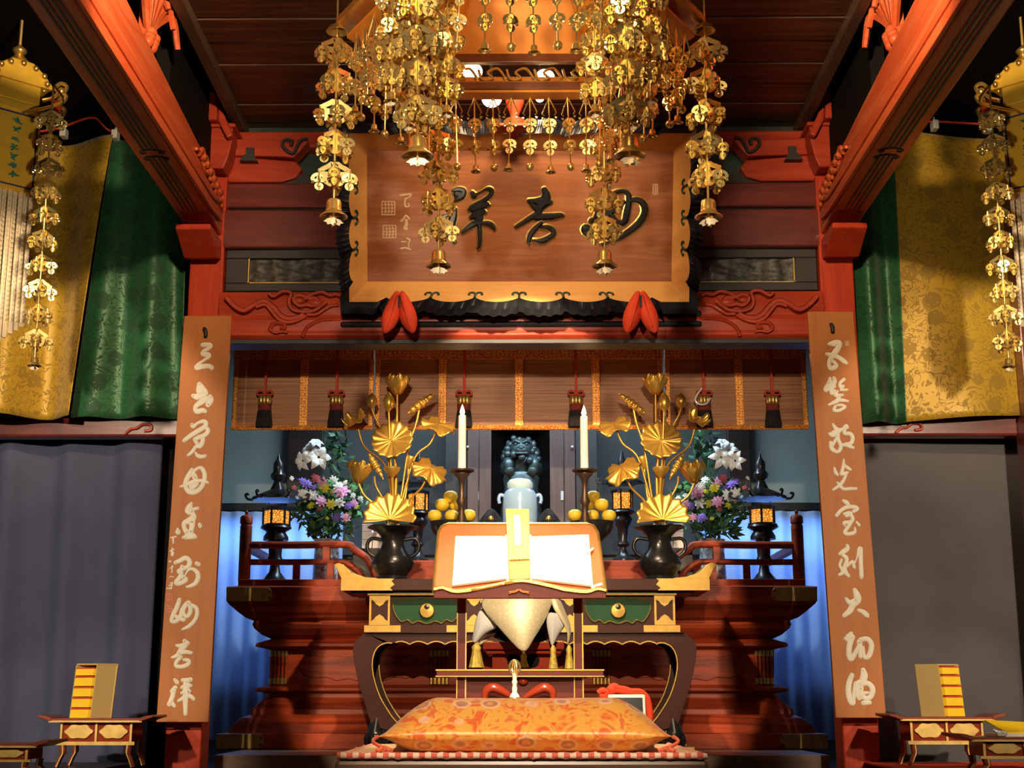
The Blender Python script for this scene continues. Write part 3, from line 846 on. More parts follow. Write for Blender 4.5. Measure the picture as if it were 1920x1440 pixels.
for pa, pb in ((562, 790), (868, 1085), (1165, 1395)):
    cloudpanel(pa, pb)
# railing on the deck
YR = yfront(1085, 446) + 0.06
def railbox(t, px0, px1, py0, py1, Y=None, d=0.03):
    Y = Y or YR
    xa, xb = sorted((X(px0, py0, Y), X(px1, py0, Y)))
    z0, z1 = sorted((Z(py0, Y), Z(py1, Y)))
    t.box(xa, xb, Y, Y + d, max(z0, ZD - 0.001), z1)
for s in (-1, 1):
    g = lambda px: px if s < 0 else 1956 - px
    # newel post
    xx = X(g(458), 1030, YR)
    t = MB()
    r = 0.036
    zt = Z(985, YR)
    t.lathe([(r, ZD - 0.001), (r, zt), (r * 0.9, zt + 0.004), (r * 0.9, zt + 0.012), (r * 1.05, zt + 0.016), (r * 1.05, zt + 0.05), (r * 0.8, zt + 0.062), (r * 0.25, zt + 0.068), (r * 0.3, zt + 0.085), (0.0, zt + 0.10)], (xx, YR + 0.03, 0), 16)
    t.build('newel_post', 'altar_wood', altar, smooth=40)
    for nm, pts_, rr in (('top_rail', [(462, 1022), (560, 1022), (648, 1021), (664, 1030), (690, 1050), (704, 1082)], 0.022),
                         ('middle_rail', [(462, 1054), (560, 1054), (630, 1053), (650, 1056), (668, 1068), (680, 1084)], 0.018)):
        q = [tuple(P(g(a), b, YR + 0.03)) for a, b in pts_]
        MB().tube(spline(q, 5), rr, 8).build(nm, 'altar_wood', altar, smooth=50)
    for pa in (548, 612):
        t = MB()
        railbox(t, g(pa), g(pa + 13), 1090, 1054, YR + 0.015)
        t.build('rail_post', 'altar_wood', altar, bevel=0.003)
    t = MB()
    railbox(t, g(604), g(618), 1054, 1018, YR + 0.015)
    t.build('rail_post', 'altar_wood', altar, bevel=0.003)
    # side rail going back
    t = MB()
    sx = s * abs(xx)
    t.box(sx - 0.02, sx + 0.02, YR, YR + 1.1, Z(1030, YR), Z(1015, YR))
    t.build('side_rail', 'altar_wood', altar, bevel=0.004)

# ---- inner step at the back of the deck
ZS = Z(1050, 8.85)
st = MB().box(-1.15, 1.15, 8.85, 9.85, ZD, ZS).build('altar_step', 'altar_wood', bevel=0.01)
tag(st, 'low dark red step at the back of the altar under the small lanterns', 'altar step')

# ================================================================== front table
YT = 7.6
ZT = Z(1085, YT)
tb = thing('offering_table', 'wide lacquered altar table with gilt upturned ends, green panels and curved legs', 'table', (0, 7.85, DZ))
XT0, XT1 = X(640, 1095, YT), X(1330, 1095, YT)
cxT = (XT0 + XT1) / 2
DT = 0.5
z0 = Z(1107, YT)
MB().box(XT0, XT1, YT, YT + DT, z0, ZT).build('tabletop', 'table_lacquer', tb, bevel=0.004)
for s in (-1, 1):
    xe = XT0 if s < 0 else XT1
    pr = [(0, 0), (s * 0.015, 0.03), (s * 0.030, 0.062), (s * 0.045, 0.075), (s * 0.02, 0.085), (-s * 0.01, 0.075), (-s * 0.05, 0.034), (-s * 0.12, 0.010), (-s * 0.19, 0.004), (-s * 0.19, -0.002), (0, -0.002)]
    e = MB().prism(pr, (xe, YT - 0.002, ZT), (1, 0, 0), (0, 0, 1), (0, DT + 0.004, 0)).build('upturned_end', 'table_gilt', tb, bevel=0.003)
    fx = [(xe, z0 - 0.001)]
    fx = [(0.002 * s, -0.001), (-s * 0.275, -0.001), (-s * 0.262, 0.014), (-s * 0.285, 0.03), (-s * 0.268, 0.05), (-s * 0.285, ZT - z0 + 0.001), (0.002 * s, ZT - z0 + 0.001)]
    MB().prism(fx, (xe, YT - 0.004, z0), (1, 0, 0), (0, 0, 1), (0, 0.012, 0)).build('end_fitting', 'table_gilt', tb, bevel=0.001)
# frieze
zf0, zf1 = Z(1172, YT + 0.06), Z(1116, YT + 0.06)
YF = YT + 0.08
xf0, xf1 = X(694, 1140, YF), X(1264, 1140, YF)
MB().box(xf0, xf1, YF + 0.02, YT + DT - 0.08, zf0, zf1).build('frieze', 'table_lacquer', tb, bevel=0.003)
MB().box(X(690, 1120, YF), X(1268, 1120, YF), YF - 0.02, YT + DT - 0.04, zf1, zf1 + 0.012).build('frieze_cap', 'dull_gold', tb)
MB().box(X(660, 1095, YF), X(1300, 1095, YF), YF - 0.03, YT + DT - 0.04, zf1 + 0.012, z0).build('frieze_neck', 'black_lacquer', tb)
for pa, pb in ((694, 730), (873, 905), (1052, 1085), (1228, 1264)):
    xa, xb = X(pa, 1140, YF), X(pb, 1140, YF)
    xm = (xa + xb) / 2
    p = MB().box(xa, xb, YF - 0.004, YF + 0.03, zf0, zf1).build('frieze_post', 'table_lacquer', tb, bevel=0.002)
    t = MB()
    t.box(xa - 0.004, xa + 0.007, YF - 0.008, YF + 0.03, zf0, zf1).box(xb - 0.007, xb + 0.004, YF - 0.008, YF + 0.03, zf0, zf1)
    hw = (xb - xa) / 2
    for sg, zb_ in ((1, zf0), (-1, zf1)):
        t.prism([(-hw, 0), (hw, 0), (hw, sg * 0.018), (hw * 0.6, sg * 0.03), (hw * 0.4, sg * 0.045), (0, sg * 0.058), (-hw * 0.4, sg * 0.045), (-hw * 0.6, sg * 0.03), (-hw, sg * 0.018)], (xm, YF - 0.007, zb_), (1, 0, 0), (0, 0, 1), (0, 0.006, 0))
    t.build('post_fitting', 'table_gilt', p)
for pa, pb in ((735, 866), (912, 1046), (1096, 1222)):
    xa, xb = X(pa, 1145, YF), X(pb, 1145, YF)
    hw, hh = (xb - xa) / 2, (zf1 - zf0) / 2 - 0.008
    xm, zm = (xa + xb) / 2, (zf0 + zf1) / 2
    out = [(u * hw, v * hh) for u, v in [(-0.98, 0.55), (-0.9, 0.95), (-0.78, 0.72), (-0.62, 0.92), (-0.45, 0.84), (-0.2, 0.98), (0, 0.92), (0.2, 0.98), (0.45, 0.84), (0.62, 0.92), (0.78, 0.72), (0.9, 0.95), (0.98, 0.55), (0.96, 0.0), (0.86, -0.5), (0.72, -0.85), (0.55, -0.7), (0.42, -0.98), (0.25, -0.8), (0, -1.0), (-0.25, -0.8), (-0.42, -0.98), (-0.55, -0.7), (-0.72, -0.85), (-0.86, -0.5), (-0.96, 0.0)]]
    p = MB().prism(out, (xm, YF + 0.012, zm), (1, 0, 0), (0, 0, 1), (0, 0.01, 0)).build('green_panel', 'panel_green', tb)
    sp = spline(out, 3, True)
    MB().tube([(xm + a, YF + 0.011, zm + b) for a, b in sp], 0.0042, 6, closed=True).build('panel_gilt_edge', 'table_gilt', p, smooth=60)
    c = MB().lathe([(0.0, YF - 0.012), (0.036, YF - 0.010), (0.042, YF + 0.0), (0.042, YF + 0.012)], (xm, 0, zm - 0.002), 24, axis='y').build('crest', 'table_gilt', p, smooth=40)
    c2 = MB().lathe([(0.0, YF - 0.017), (0.012, YF - 0.016), (0.015, YF - 0.010)], (xm, 0, zm + 0.018), 16, axis='y').build('crest_dot', 'black_lacquer', c, smooth=40)
# lower rail
zr0, zr1 = Z(1186, YT + 0.06), zf0
MB().box(X(686, 1178, YF), X(1272, 1178, YF), YF - 0.03, YT + DT - 0.04, zr0, zr1).build('lower_rail', 'table_lacquer', tb, bevel=0.003)
for pa, pb in ((684, 752), (838, 940), (1018, 1120), (1206, 1274)):
    MB().box(X(pa, 1178, YF), X(pb, 1178, YF), YF - 0.034, YF - 0.028, zr0 + 0.002, zr1 - 0.002).build('rail_fitting', 'table_gilt', tb)
# apron with scalloped gilt edge and cabriole legs
YL = YT + 0.03
def L(px, py):
    p = P(px, py, YL)
    return (p.x, p.z)
outer = [(685, 1187), (672, 1196), (664, 1206), (662, 1225), (668, 1262), (678, 1300), (688, 1332), (694, 1352)]
inner = [(760, 1366), (742, 1352), (726, 1330), (712, 1305), (702, 1275), (698, 1250), (700, 1230), (708, 1214), (722, 1206), (735, 1206)]
def scal(pa, pb, n):
    out = []
    for k in range(n):
        a0 = pa + (pb - pa) * k / n
        a1 = pa + (pb - pa) * (k + 1) / n
        for u in range(1, 5):
            out.append((a0 + (a1 - a0) * u / 5, 1208 - 5.5 * math.sin(PI * u / 5)))
        out.append((a1, 1208))
    return out
mirp = lambda pp: [(1968 - a, b) for a, b in pp][::-1]
half_in = spline(inner, 3)
edge = half_in + scal(735, 1233, 15) + mirp(half_in)
full = [L(*p) for p in spline(outer, 3)[:]] + [L(720, 1372)] + [L(*p) for p in edge] + [L(1968 - 720, 1372)] + [L(*p) for p in mirp(spline(outer, 3))]
# apron strip (between legs)
ap = [L(*p) for p in [(685, 1187), (1283, 1187)]] + [L(*p) for p in mirp([(722, 1206), (735, 1206)])] + [L(*p) for p in scal(735, 1233, 15)[::-1]] + [L(735, 1206), L(722, 1206)]
MB().prism(ap, (0, YL, 0), (1, 0, 0), (0, 0, 1), (0, 0.03, 0)).build('apron', 'table_lacquer', tb)
MB().tube([(a, YL - 0.002, b) for a, b in [L(*p) for p in scal(735, 1233, 15)]], 0.005, 6).build('apron_gilt_edge', 'table_gilt', tb, smooth=60)
MB().box(L(686, 1187)[0], L(1282, 1187)[0], YL - 0.02, YT + DT - 0.03, L(700, 1188)[1], zr0 + 0.001).build('shoulder', 'table_lacquer', tb, bevel=0.004)
for s in (-1, 1):
    mm = (lambda pp: pp) if s < 0 else (lambda pp: [(1968 - a, b) for a, b in pp])
    for yy, nm in ((YL, 'leg'), (YT + DT - 0.10, 'leg')):
        lp = spline(outer, 3) + [(700, 1362), (725, 1368), (760, 1368)] + half_in
        lg = MB().prism([L(*p) for p in mm(lp)], (0, yy, 0), (1, 0, 0), (0, 0, 1), (0, 0.06, 0)).build('leg', 'table_lacquer', tb, bevel=0.006)
        MB().tube([(L(*p)[0], yy - 0.001, L(*p)[1]) for p in mm(half_in)], 0.005, 6).build('leg_gilt_edge', 'table_gilt', lg, smooth=60)
        # clawed foot on a gilt plate
        xa = L(*mm([(702, 1370)])[0])[0]
        zz = DZ + 0.034
        t = MB()
        t.sph((xa, yy + 0.03, zz + 0.05), (0.052, 0.05, 0.05), 14, 10)
        for k in (-1, 0, 1):
            t.sph((xa + k * 0.03 + s * 0.008, yy - 0.014, zz + 0.034), (0.017, 0.03, 0.034), 8, 6)
        t.tube([(xa, yy + 0.03, zz + 0.07), L(*mm([(706, 1345)])[0])[0:1] + (yy + 0.03, L(*mm([(706, 1345)])[0])[1])], [0.045, 0.03], 10)
        ft = t.build('foot', 'black_lacquer', lg, smooth=60)
        MB().box(xa - 0.095 if s < 0 else xa - 0.07, xa + 0.07 if s < 0 else xa + 0.095, yy - 0.05, yy + 0.10, DZ, zz + 0.002).build('foot_plate', 'table_gilt', lg, bevel=0.002)
# ================================================================== plaque above the lintel
SB, ST = Z(528, 7.05), Z(283, 6.84)
def plane3(a, b, c):
    """pixel -> point on the plane through three points"""
    n = (b - a).cross(c - a).normalized()
    def f(px, py, lift=0.0):
        d = CAMR @ Vector(((px - 960) / F, -(py - 720) / F, -1))
        o = Vector((0, 0, HC))
        t = (a + n * lift * (-1 if n.dot(Vector((0, -1, 0))) < 0 else 1) - o).dot(n) / d.dot(n)
        return o + d * t
    nn = n if n.dot(Vector((0, -1, 0))) > 0 else -n
    return f, nn
def stroke_mesh(pts, f, thick, n=5, extra=0.0, lift=0.0):
    """brush stroke: pts (x, y, half width) in pixels, on plane f; a low rounded ridge"""
    q = spline(pts, n)
    m = MB()
    vs, fs = [], []
    k = len(q)
    for i, (x, y, w) in enumerate(q):
        x0, y0, _ = q[max(i - 1, 0)]
        x1, y1, _ = q[min(i + 1, k - 1)]
        dx, dy = x1 - x0, y1 - y0
        d = math.hypot(dx, dy) or 1
        nx, ny = -dy / d, dx / d
        w = max(w, 0.3) + extra
        vs += [f(x + nx * w, y + ny * w, lift), f(x + nx * w * 0.45, y + ny * w * 0.45, lift + thick), f(x - nx * w * 0.45, y - ny * w * 0.45, lift + thick), f(x - nx * w, y - ny * w, lift)]
    for i in range(k - 1):
        for j in range(3):
            fs.append((i * 4 + j, i * 4 + j + 1, i * 4 + 5 + j, i * 4 + 4 + j))
    m.add(vs, fs)
    # round ends
    for (x, y, w) in (q[0], q[-1]):
        w = max(w, 0.3) + extra
        c = [f(x + w * math.cos(a), y + w * math.sin(a), lift) for a in [2 * PI * j / 10 for j in range(10)]]
        t = [f(x + w * 0.5 * math.cos(a), y + w * 0.5 * math.sin(a), lift + thick) for a in [2 * PI * j / 10 for j in range(10)]]
        m.add(c + t, [(j, (j + 1) % 10, 10 + (j + 1) % 10, 10 + j) for j in range(10)] + [tuple(range(10, 20))])
    return m
def crop(ox, oy, sc, strokes):
    return [[(ox + x / sc, oy + y / sc, w / sc) for x, y, w in s] for s in strokes]
def glyph(strokes, f, name, mat, parent, thick=0.004, extra=0.0, lift=0.0005):
    m = MB()
    for i, s in enumerate(strokes):
        m.merge(stroke_mesh(s, f, thick, extra=extra, lift=lift + 0.0002 * i))
    return m.build(name, mat, parent)

pA, pB, pC = P(690, 528, 7.05), P(1260, 528, 7.05), P(975, 283, 6.86)
pf, pn = plane3(pA, pB, pC)
plq = thing('name_plaque', 'large framed wooden plaque with three carved black characters above the lintel', 'plaque', tuple((pA + pB) / 2))
I4 = [(688, 283), (1263, 283), (1259, 528), (689, 528)]
O4 = [(654, 250), (1296, 250), (1292, 566), (655, 566)]
i4 = [pf(*p) for p in I4]
LIFT = 0.11
# the outer rim of the splayed moulding lies nearer: intersect a lifted plane
pl0 = pA + pn * LIFT
lf, _ = plane3(pA + pn * LIFT, pB + pn * LIFT, pC + pn * LIFT)
o4 = [lf(*p) for p in O4]
bk = [q - pn * 0.03 for q in i4]
MB().add(i4 + bk, [(0, 1, 2, 3), (4, 7, 6, 5), (0, 4, 5, 1), (1, 5, 6, 2), (2, 6, 7, 3), (3, 7, 4, 0)]).build('inscribed_board', 'plaque_wood', plq)
# splayed inner moulding, outer edge cut in shallow waves
def lerp(a, b, t):
    return a + (b - a) * t
def wave(t, n):
    if t < 0.10 or t > 0.90:
        return 0.0
    u = (t - 0.10) / 0.8 * n
    return abs(math.sin(PI * u)) ** 0.7
NAMES = ['moulding_top', 'moulding_side', 'moulding_bottom', 'moulding_side']
mouldings = []
for k in range(4):
    ia, ib, oa, ob = i4[k], i4[(k + 1) % 4], o4[k], o4[(k + 1) % 4]
    N = 60
    inn = [lerp(ia, ib, j / N) for j in range(N + 1)]
    nw = 6 if k in (0, 2) else 4
    cen = sum(i4, Vector()) / 4
    outr = []
    for j in range(N + 1):
        t = j / N
        p = lerp(oa, ob, t)
        inward = lerp(ia, ib, t) - p
        outr.append(p + inward * (0.22 * (1 - wave(t, nw)) if 0.1 <= t <= 0.9 else 0))
    out_dir = [(outr[j] - inn[j]).normalized() for j in range(N + 1)]
    vs = inn + outr + [q + pn * -0.02 for q in outr] + [q - pn * 0.03 for q in inn]
    n1 = N + 1
    fs = []
    for j in range(N):
        for a in range(4):
            b = (a + 1) % 4
            fs.append((a * n1 + j, a * n1 + j + 1, b * n1 + j + 1, b * n1 + j))
    mo = MB().add(vs, fs).build(NAMES[k], 'frame_wood', plq)
    mouldings.append(mo)
    # black lacquer outer rim, fluted
    vs, fs = [], []
    NN = 160
    for j in range(NN + 1):
        t = j / NN
        p = lerp(oa, ob, t)
        inward = lerp(ia, ib, t) - p
        wv = wave(t, nw)
        p = p + inward * (0.22 * (1 - wv) if 0.1 <= t <= 0.9 else 0)
        od = (-inward).normalized()
        od = (od - pn * od.dot(pn)).normalized()
        fl = 0.005 * math.sin(t * NN * PI / 2.5) if 0.08 < t < 0.92 else 0
        wd = 0.074 + fl
        vs += [p - pn * 0.012, p + pn * 0.008, p + od * wd * 0.5 + pn * (0.004 + fl), p + od * wd - pn * 0.008, p + od * wd - pn * 0.09, p - pn * 0.09]
    for j in range(NN):
        for a in range(6):
            b = (a + 1) % 6
            fs.append((j * 6 + a, j * 6 + b, j * 6 + 6 + b, j * 6 + 6 + a))
    for c0 in (0, NN * 6):
        fs.append(tuple(range(c0, c0 + 6)))
    MB().add(vs, fs).build('outer_rim', 'black_lacquer', plq)
    # small patinated fittings at the wave tips
    if k in (1, 2, 3):
        cnt = 5 if k == 2 else 3
        ts = [0.1 + 0.8 * q / 6 for q in range(1, 6)] if k == 2 else [0.1 + 0.8 * q / 4 for q in range(1, 4)]
        for t in ts:
            p = lerp(oa, ob, t)
            inward = (lerp(ia, ib, t) - p)
            c = p + inward * 0.36
            ax = (ob - oa).normalized()
            iv = inward.normalized()
            nrm = ax.cross(iv).normalized()
            if nrm.dot(pn) < 0:
                nrm = -nrm
            c = c + nrm * 0.003
            g = MB()
            g.tube([c - iv * 0.028, c + iv * 0.004], 0.007, 6)
            for sg in (-1, 1):
                q = [c, c + ax * sg * 0.014 + iv * 0.012, c + ax * sg * 0.03 + iv * 0.008, c + ax * sg * 0.036 + iv * -0.002, c + ax * sg * 0.027 - iv * 0.002]
                g.tube([Vector(z) for z in spline([tuple(z) for z in q], 3)], 0.005, 6)
            g.build('rim_fitting', 'plaque_patina', mo, smooth=50)
# the three characters
S1 = crop(820, 330, 9.0, [
    [(280, 240, 28), (370, 225, 40), (440, 250, 48), (420, 330, 55), (340, 380, 50), (250, 430, 26), (170, 500, 22)],
    [(330, 300, 60), (400, 320, 60), (350, 380, 40)],
    [(300, 560, 36), (270, 680, 66), (235, 800, 72), (205, 900, 62), (190, 990, 40)],
    [(230, 930, 50), (270, 1040, 40), (300, 1110, 28)],
    [(175, 660, 24), (110, 680, 28), (140, 700, 20)],
    [(120, 990, 22), (95, 1050, 30)],
    [(590, 280, 34), (625, 335, 44), (650, 310, 30)],
    [(680, 290, 10), (760, 250, 12), (860, 215, 34), (920, 250, 38), (880, 340, 36), (760, 430, 40), (600, 520, 48), (545, 560, 30)],
    [(600, 560, 60), (720, 510, 80), (830, 480, 52), (870, 490, 22)],
    [(590, 690, 48), (680, 640, 100), (780, 600, 46), (820, 610, 16)],
    [(650, 560, 70), (690, 660, 88), (700, 760, 72)],
    [(435, 930, 28), (520, 870, 42), (640, 800, 52), (760, 790, 36), (880, 800, 40), (950, 850, 34), (975, 890, 14)],
    [(705, 740, 48), (715, 900, 40), (720, 1080, 38), (705, 1200, 30)]])
S2 = crop(955, 330, 9.0, [
    [(590, 230, 48), (620, 320, 72), (600, 420, 95), (520, 520, 75), (480, 620, 62)],
    [(330, 420, 36), (430, 425, 48), (560, 440, 90), (690, 440, 42)],
    [(370, 460, 40), (440, 530, 50), (500, 560, 55)],
    [(110, 850, 24), (230, 780, 34), (380, 690, 44), (500, 640, 60)],
    [(440, 700, 50), (560, 690, 58), (720, 680, 54), (860, 660, 42), (900, 660, 26)],
    [(540, 790, 30), (440, 880, 40), (360, 980, 44), (330, 1090, 36), (335, 1130, 16)],
    [(540, 860, 30), (640, 860, 36), (730, 910, 44), (740, 980, 40), (660, 1040, 40), (560, 1090, 46), (470, 1090, 30), (400, 1080, 20)]])
S3 = crop(1080, 330, 9.0, [
    [(180, 930, 84), (170, 900, 90)],
    [(260, 740, 40), (240, 760, 34)],
    [(300, 720, 24), (390, 560, 44), (450, 430, 40), (560, 330, 36), (680, 265, 30), (800, 255, 34), (880, 310, 46), (890, 430, 52), (860, 600, 56), (830, 740, 54), (770, 790, 44), (680, 760, 40), (620, 690, 44), (590, 650, 40)],
    [(470, 690, 44), (540, 640, 56), (620, 590, 44), (700, 500, 40), (800, 440, 36)],
    [(900, 420, 30), (1000, 400, 44), (1110, 440, 56), (1160, 540, 58), (1140, 660, 52), (1060, 790, 56), (950, 890, 52), (820, 980, 44), (700, 1055, 30), (560, 1100, 18), (420, 1140, 12)],
    [(300, 900, 30), (360, 840, 30), (430, 760, 36)]])
for S in (S1, S2, S3):
    o = glyph(S, pf, 'carved_character', 'black_lacquer', plq, 0.010, 0.0, 0.0035)
    glyph(S, pf, 'gilt_outline', 'gilt', o, 0.0018, 2.5, 0.0006)
# small signature and seals on the left, little seal at the right
sg = crop(700, 340, 9.6, [[(490, 255, 22), (580, 245, 20), (670, 240, 24), (640, 290, 16), (580, 320, 20), (560, 400, 20), (580, 460, 16), (640, 450, 14), (630, 400, 14)],
                          [(500, 720, 24), (540, 680, 20), (580, 620, 20), (640, 680, 22)], [(590, 700, 26), (590, 780, 30), (560, 850, 26), (600, 870, 18), (600, 820, 14)],
                          [(510, 1095, 18), (580, 1090, 18)], [(600, 1030, 18), (650, 1060, 22), (630, 1130, 16), (640, 1190, 16)], [(500, 1215, 24), (580, 1205, 20), (660, 1230, 20)]])
for i0, i1 in ((0, 1), (1, 3), (3, 6)):
    glyph(sg[i0:i1], pf, 'signature_character', 'pale_tan', plq, 0.002)
def seal(x0, y0, x1, y1, f, mat, parent, n=3, name='seal'):
    m = MB()
    for a in ([(x0, y0, 1.2), (x1, y0, 1.2)], [(x0, y1, 1.2), (x1, y1, 1.2)], [(x0, y0, 1.2), (x0, y1, 1.2)], [(x1, y0, 1.2), (x1, y1, 1.2)]):
        m.merge(stroke_mesh(a, f, 0.001))
    for k in range(1, n + 1):
        xx = x0 + (x1 - x0) * k / (n + 1)
        m.merge(stroke_mesh([(xx, y0 + 3, 1.5), (xx + 1, (y0 + y1) / 2, 1.2), (xx, y1 - 3, 1.5)], f, 0.001))
        yy = y0 + (y1 - y0) * k / (n + 1)
        m.merge(stroke_mesh([(x0 + 2, yy, 0.9), (x1 - 2, yy, 0.9)], f, 0.001))
    return m.build(name, mat, parent)
seal(716, 378, 740, 403, pf, 'pale_tan', plq)
seal(718, 423, 742, 446, pf, 'pale_tan', plq)
seal(1225, 346, 1233, 364, pf, 'pale_tan', plq, 1)

# padded red supports under the plaque
for s, px, lab in ((-1, 750, 'red padded pair of lobes under the plaque, at its signature end'), (1, 1200, 'red padded pair of lobes under the plaque, at the end away from the signature')):
    b = P(px, 590, 7.0)
    r_ = thing('padded_support', lab, 'cushion', tuple(b), 0, 'red pads under the plaque')
    k = 7.0 / F
    for sg in (-1, 1):
        q = []
        for u in range(9):
            t = u / 8
            cx = sg * (4 + 24 * t ** 1.2)
            q.append(tuple(b + Vector((cx * k, -0.045 + 0.012 * math.sin(PI * t), (44 - 86 * t) * k))))
        rs = [0.008, 0.024, 0.034, 0.041, 0.046, 0.047, 0.043, 0.030, 0.008]
        mm = MB().tube(q, rs, 12)
        mm.build('padded_lobe', 'red_cloth', r_, smooth=60, sub=1)
        c = [Vector(p) + Vector((-sg * 0.008, -0.030 - 0.012 * math.sin(PI * i / 8), 0)) for i, p in enumerate(q)][1:8]
        MB().tube(c, 0.004, 6).build('seam', 'red_cloth', r_, smooth=60)
    MB().box(b.x - 0.006, b.x + 0.006, b.y - 0.065, b.y - 0.055, b.z + 8 * k, b.z + 32 * k).build('strap', 'black_paint', r_, bevel=0.002)
    MB().box(b.x - 0.010, b.x + 0.010, b.y - 0.01, 7.185, b.z - 4 * k, b.z + 4 * k).build('peg', 'black_paint', r_, bevel=0.002)

# ================================================================== long inscribed boards on the pillars
def longboard(cor, yb, label, name='inscribed_pillar_board'):
    """cor: pixel corners tl, tr, br, bl; top rests on the pillar, foot stands off a little"""
    tl, tr, br, bl = cor
    a, b_, c, d = P(*tl, YP - 0.03), P(*tr, YP - 0.03), P(*br, YP - yb), P(*bl, YP - yb)
    f, n = plane3(a, c, d)
    pts = [f(*p) for p in (tl, tr, br, bl)]
    root = thing(name, label, 'signboard', tuple((pts[2] + pts[3]) / 2), 0, 'inscribed boards on the pillars')
    back = [p - n * 0.028 for p in pts]
    MB().add(pts + back, [(0, 1, 2, 3), (4, 7, 6, 5), (0, 4, 5, 1), (1, 5, 6, 2), (2, 6, 7, 3), (3, 7, 4, 0)]).build('board', 'board_wood', root, bevel=0.003)
    return root, f, n
lb, lf2, ln = longboard(((345, 592), (434, 592), (391, 1354), (293, 1354)), 0.10, 'tall wooden board with white brush characters and two small red seals on the pillar')
rb, rf2, rn = longboard(((1514, 584), (1600, 584), (1662, 1346), (1567, 1346)), 0.10, 'tall wooden board with cream brush characters and no red seal on the pillar')
GL = []
A = (340, 600, 8.0)
GL.append(crop(*A, [[(320, 375, 34), (400, 370, 34), (440, 385, 32), (400, 430, 30), (340, 460, 26), (320, 510, 34), (400, 520, 38), (410, 550, 30), (330, 610, 20), (260, 660, 26), (225, 715, 36), (300, 700, 38), (400, 690, 36), (455, 715, 34), (455, 735, 22)]]))
GL.append(crop(*A, [[(270, 960, 34), (260, 1060, 40), (300, 1100, 60), (240, 1150, 50), (175, 1135, 30)], [(280, 960, 30), (330, 1040, 40), (370, 1090, 34), (330, 1130, 40), (230, 1180, 24)],
                    [(430, 1150, 36), (440, 1200, 44), (400, 1270, 40)], [(440, 1160, 30), (330, 1210, 44), (230, 1280, 36), (205, 1340, 30), (240, 1370, 40), (320, 1355, 36), (360, 1370, 30)]]))
A = (320, 770, 8.0)
GL.append(crop(*A, [[(320, 205, 24), (335, 240, 30), (400, 190, 22), (480, 160, 30), (530, 180, 32), (510, 240, 34), (400, 310, 36), (290, 380, 34), (200, 450, 28)],
                    [(530, 240, 24), (560, 300, 34), (520, 360, 34), (420, 400, 34), (360, 430, 28)], [(480, 380, 34), (480, 460, 34), (440, 530, 36), (380, 540, 26), (320, 620, 28), (260, 670, 20)],
                    [(360, 430, 30), (400, 500, 30)], [(375, 630, 18), (400, 670, 28), (450, 690, 30), (520, 680, 26)]]))
GL.append(crop(*A, [[(320, 880, 26), (260, 990, 38), (220, 1090, 34), (240, 1180, 34), (290, 1220, 38), (380, 1215, 36), (460, 1150, 34), (500, 1050, 34), (510, 960, 34), (480, 880, 32), (430, 855, 26), (360, 900, 24), (320, 980, 20)],
                    [(150, 1140, 18), (230, 1110, 28), (360, 1060, 30), (480, 1050, 24), (560, 1080, 20)], [(350, 960, 36), (370, 1010, 40)], [(400, 1100, 26), (330, 1150, 40), (310, 1180, 34)], [(330, 1100, 30), (300, 1140, 30)]]))
A = (310, 930, 8.0)
GL.append(crop(*A, [[(390, 110, 24), (360, 170, 46), (320, 220, 30), (360, 250, 34), (410, 240, 30)], [(400, 200, 24), (490, 185, 26)], [(400, 230, 30), (420, 320, 48), (360, 370, 50), (280, 410, 34), (290, 490, 34), (330, 550, 40)],
                    [(400, 380, 50), (400, 460, 40), (380, 540, 40)], [(265, 625, 20), (340, 590, 36), (400, 590, 44), (450, 615, 30)], [(300, 625, 30), (420, 625, 24)], [(515, 425, 26), (525, 455, 30)], [(185, 490, 18), (190, 540, 42)]]))
GL.append(crop(*A, [[(150, 1000, 30), (220, 970, 34), (300, 930, 36), (360, 970, 36), (350, 1050, 36), (270, 1090, 32), (200, 1130, 34), (240, 1160, 34), (210, 1230, 34), (160, 1300, 36), (220, 1310, 34), (310, 1260, 34), (270, 1220, 36)],
                    [(250, 1060, 30), (230, 1170, 30)], [(300, 1190, 14), (340, 1120, 18), (410, 1095, 26), (480, 1150, 34), (490, 1230, 36), (450, 1310, 34), (380, 1350, 28), (320, 1365, 18)], [(470, 1010, 30), (500, 1025, 32)]]))
A = (300, 1100, 5.76)
GL.append(crop(*A, [[(210, 140, 22), (180, 230, 26), (140, 310, 24), (125, 370, 22), (170, 375, 22), (220, 320, 24), (240, 250, 22), (280, 190, 22), (310, 170, 22)],
                    [(150, 300, 14), (200, 340, 24), (260, 360, 20)], [(300, 175, 20), (260, 250, 16), (265, 310, 20), (300, 320, 22), (330, 260, 24), (320, 200, 22)], [(320, 190, 20), (390, 230, 22), (400, 300, 22), (370, 370, 22), (310, 430, 22), (240, 462, 12)]]))
GL.append(crop(*A, [[(265, 585, 22), (280, 620, 30), (230, 680, 30), (190, 740, 24), (130, 765, 14)], [(180, 635, 16), (240, 640, 28), (300, 610, 24)], [(200, 720, 24), (270, 705, 24), (340, 715, 18)],
                    [(230, 760, 20), (180, 810, 22), (175, 855, 22), (230, 865, 22), (300, 840, 24), (310, 800, 22), (260, 790, 18)]]))
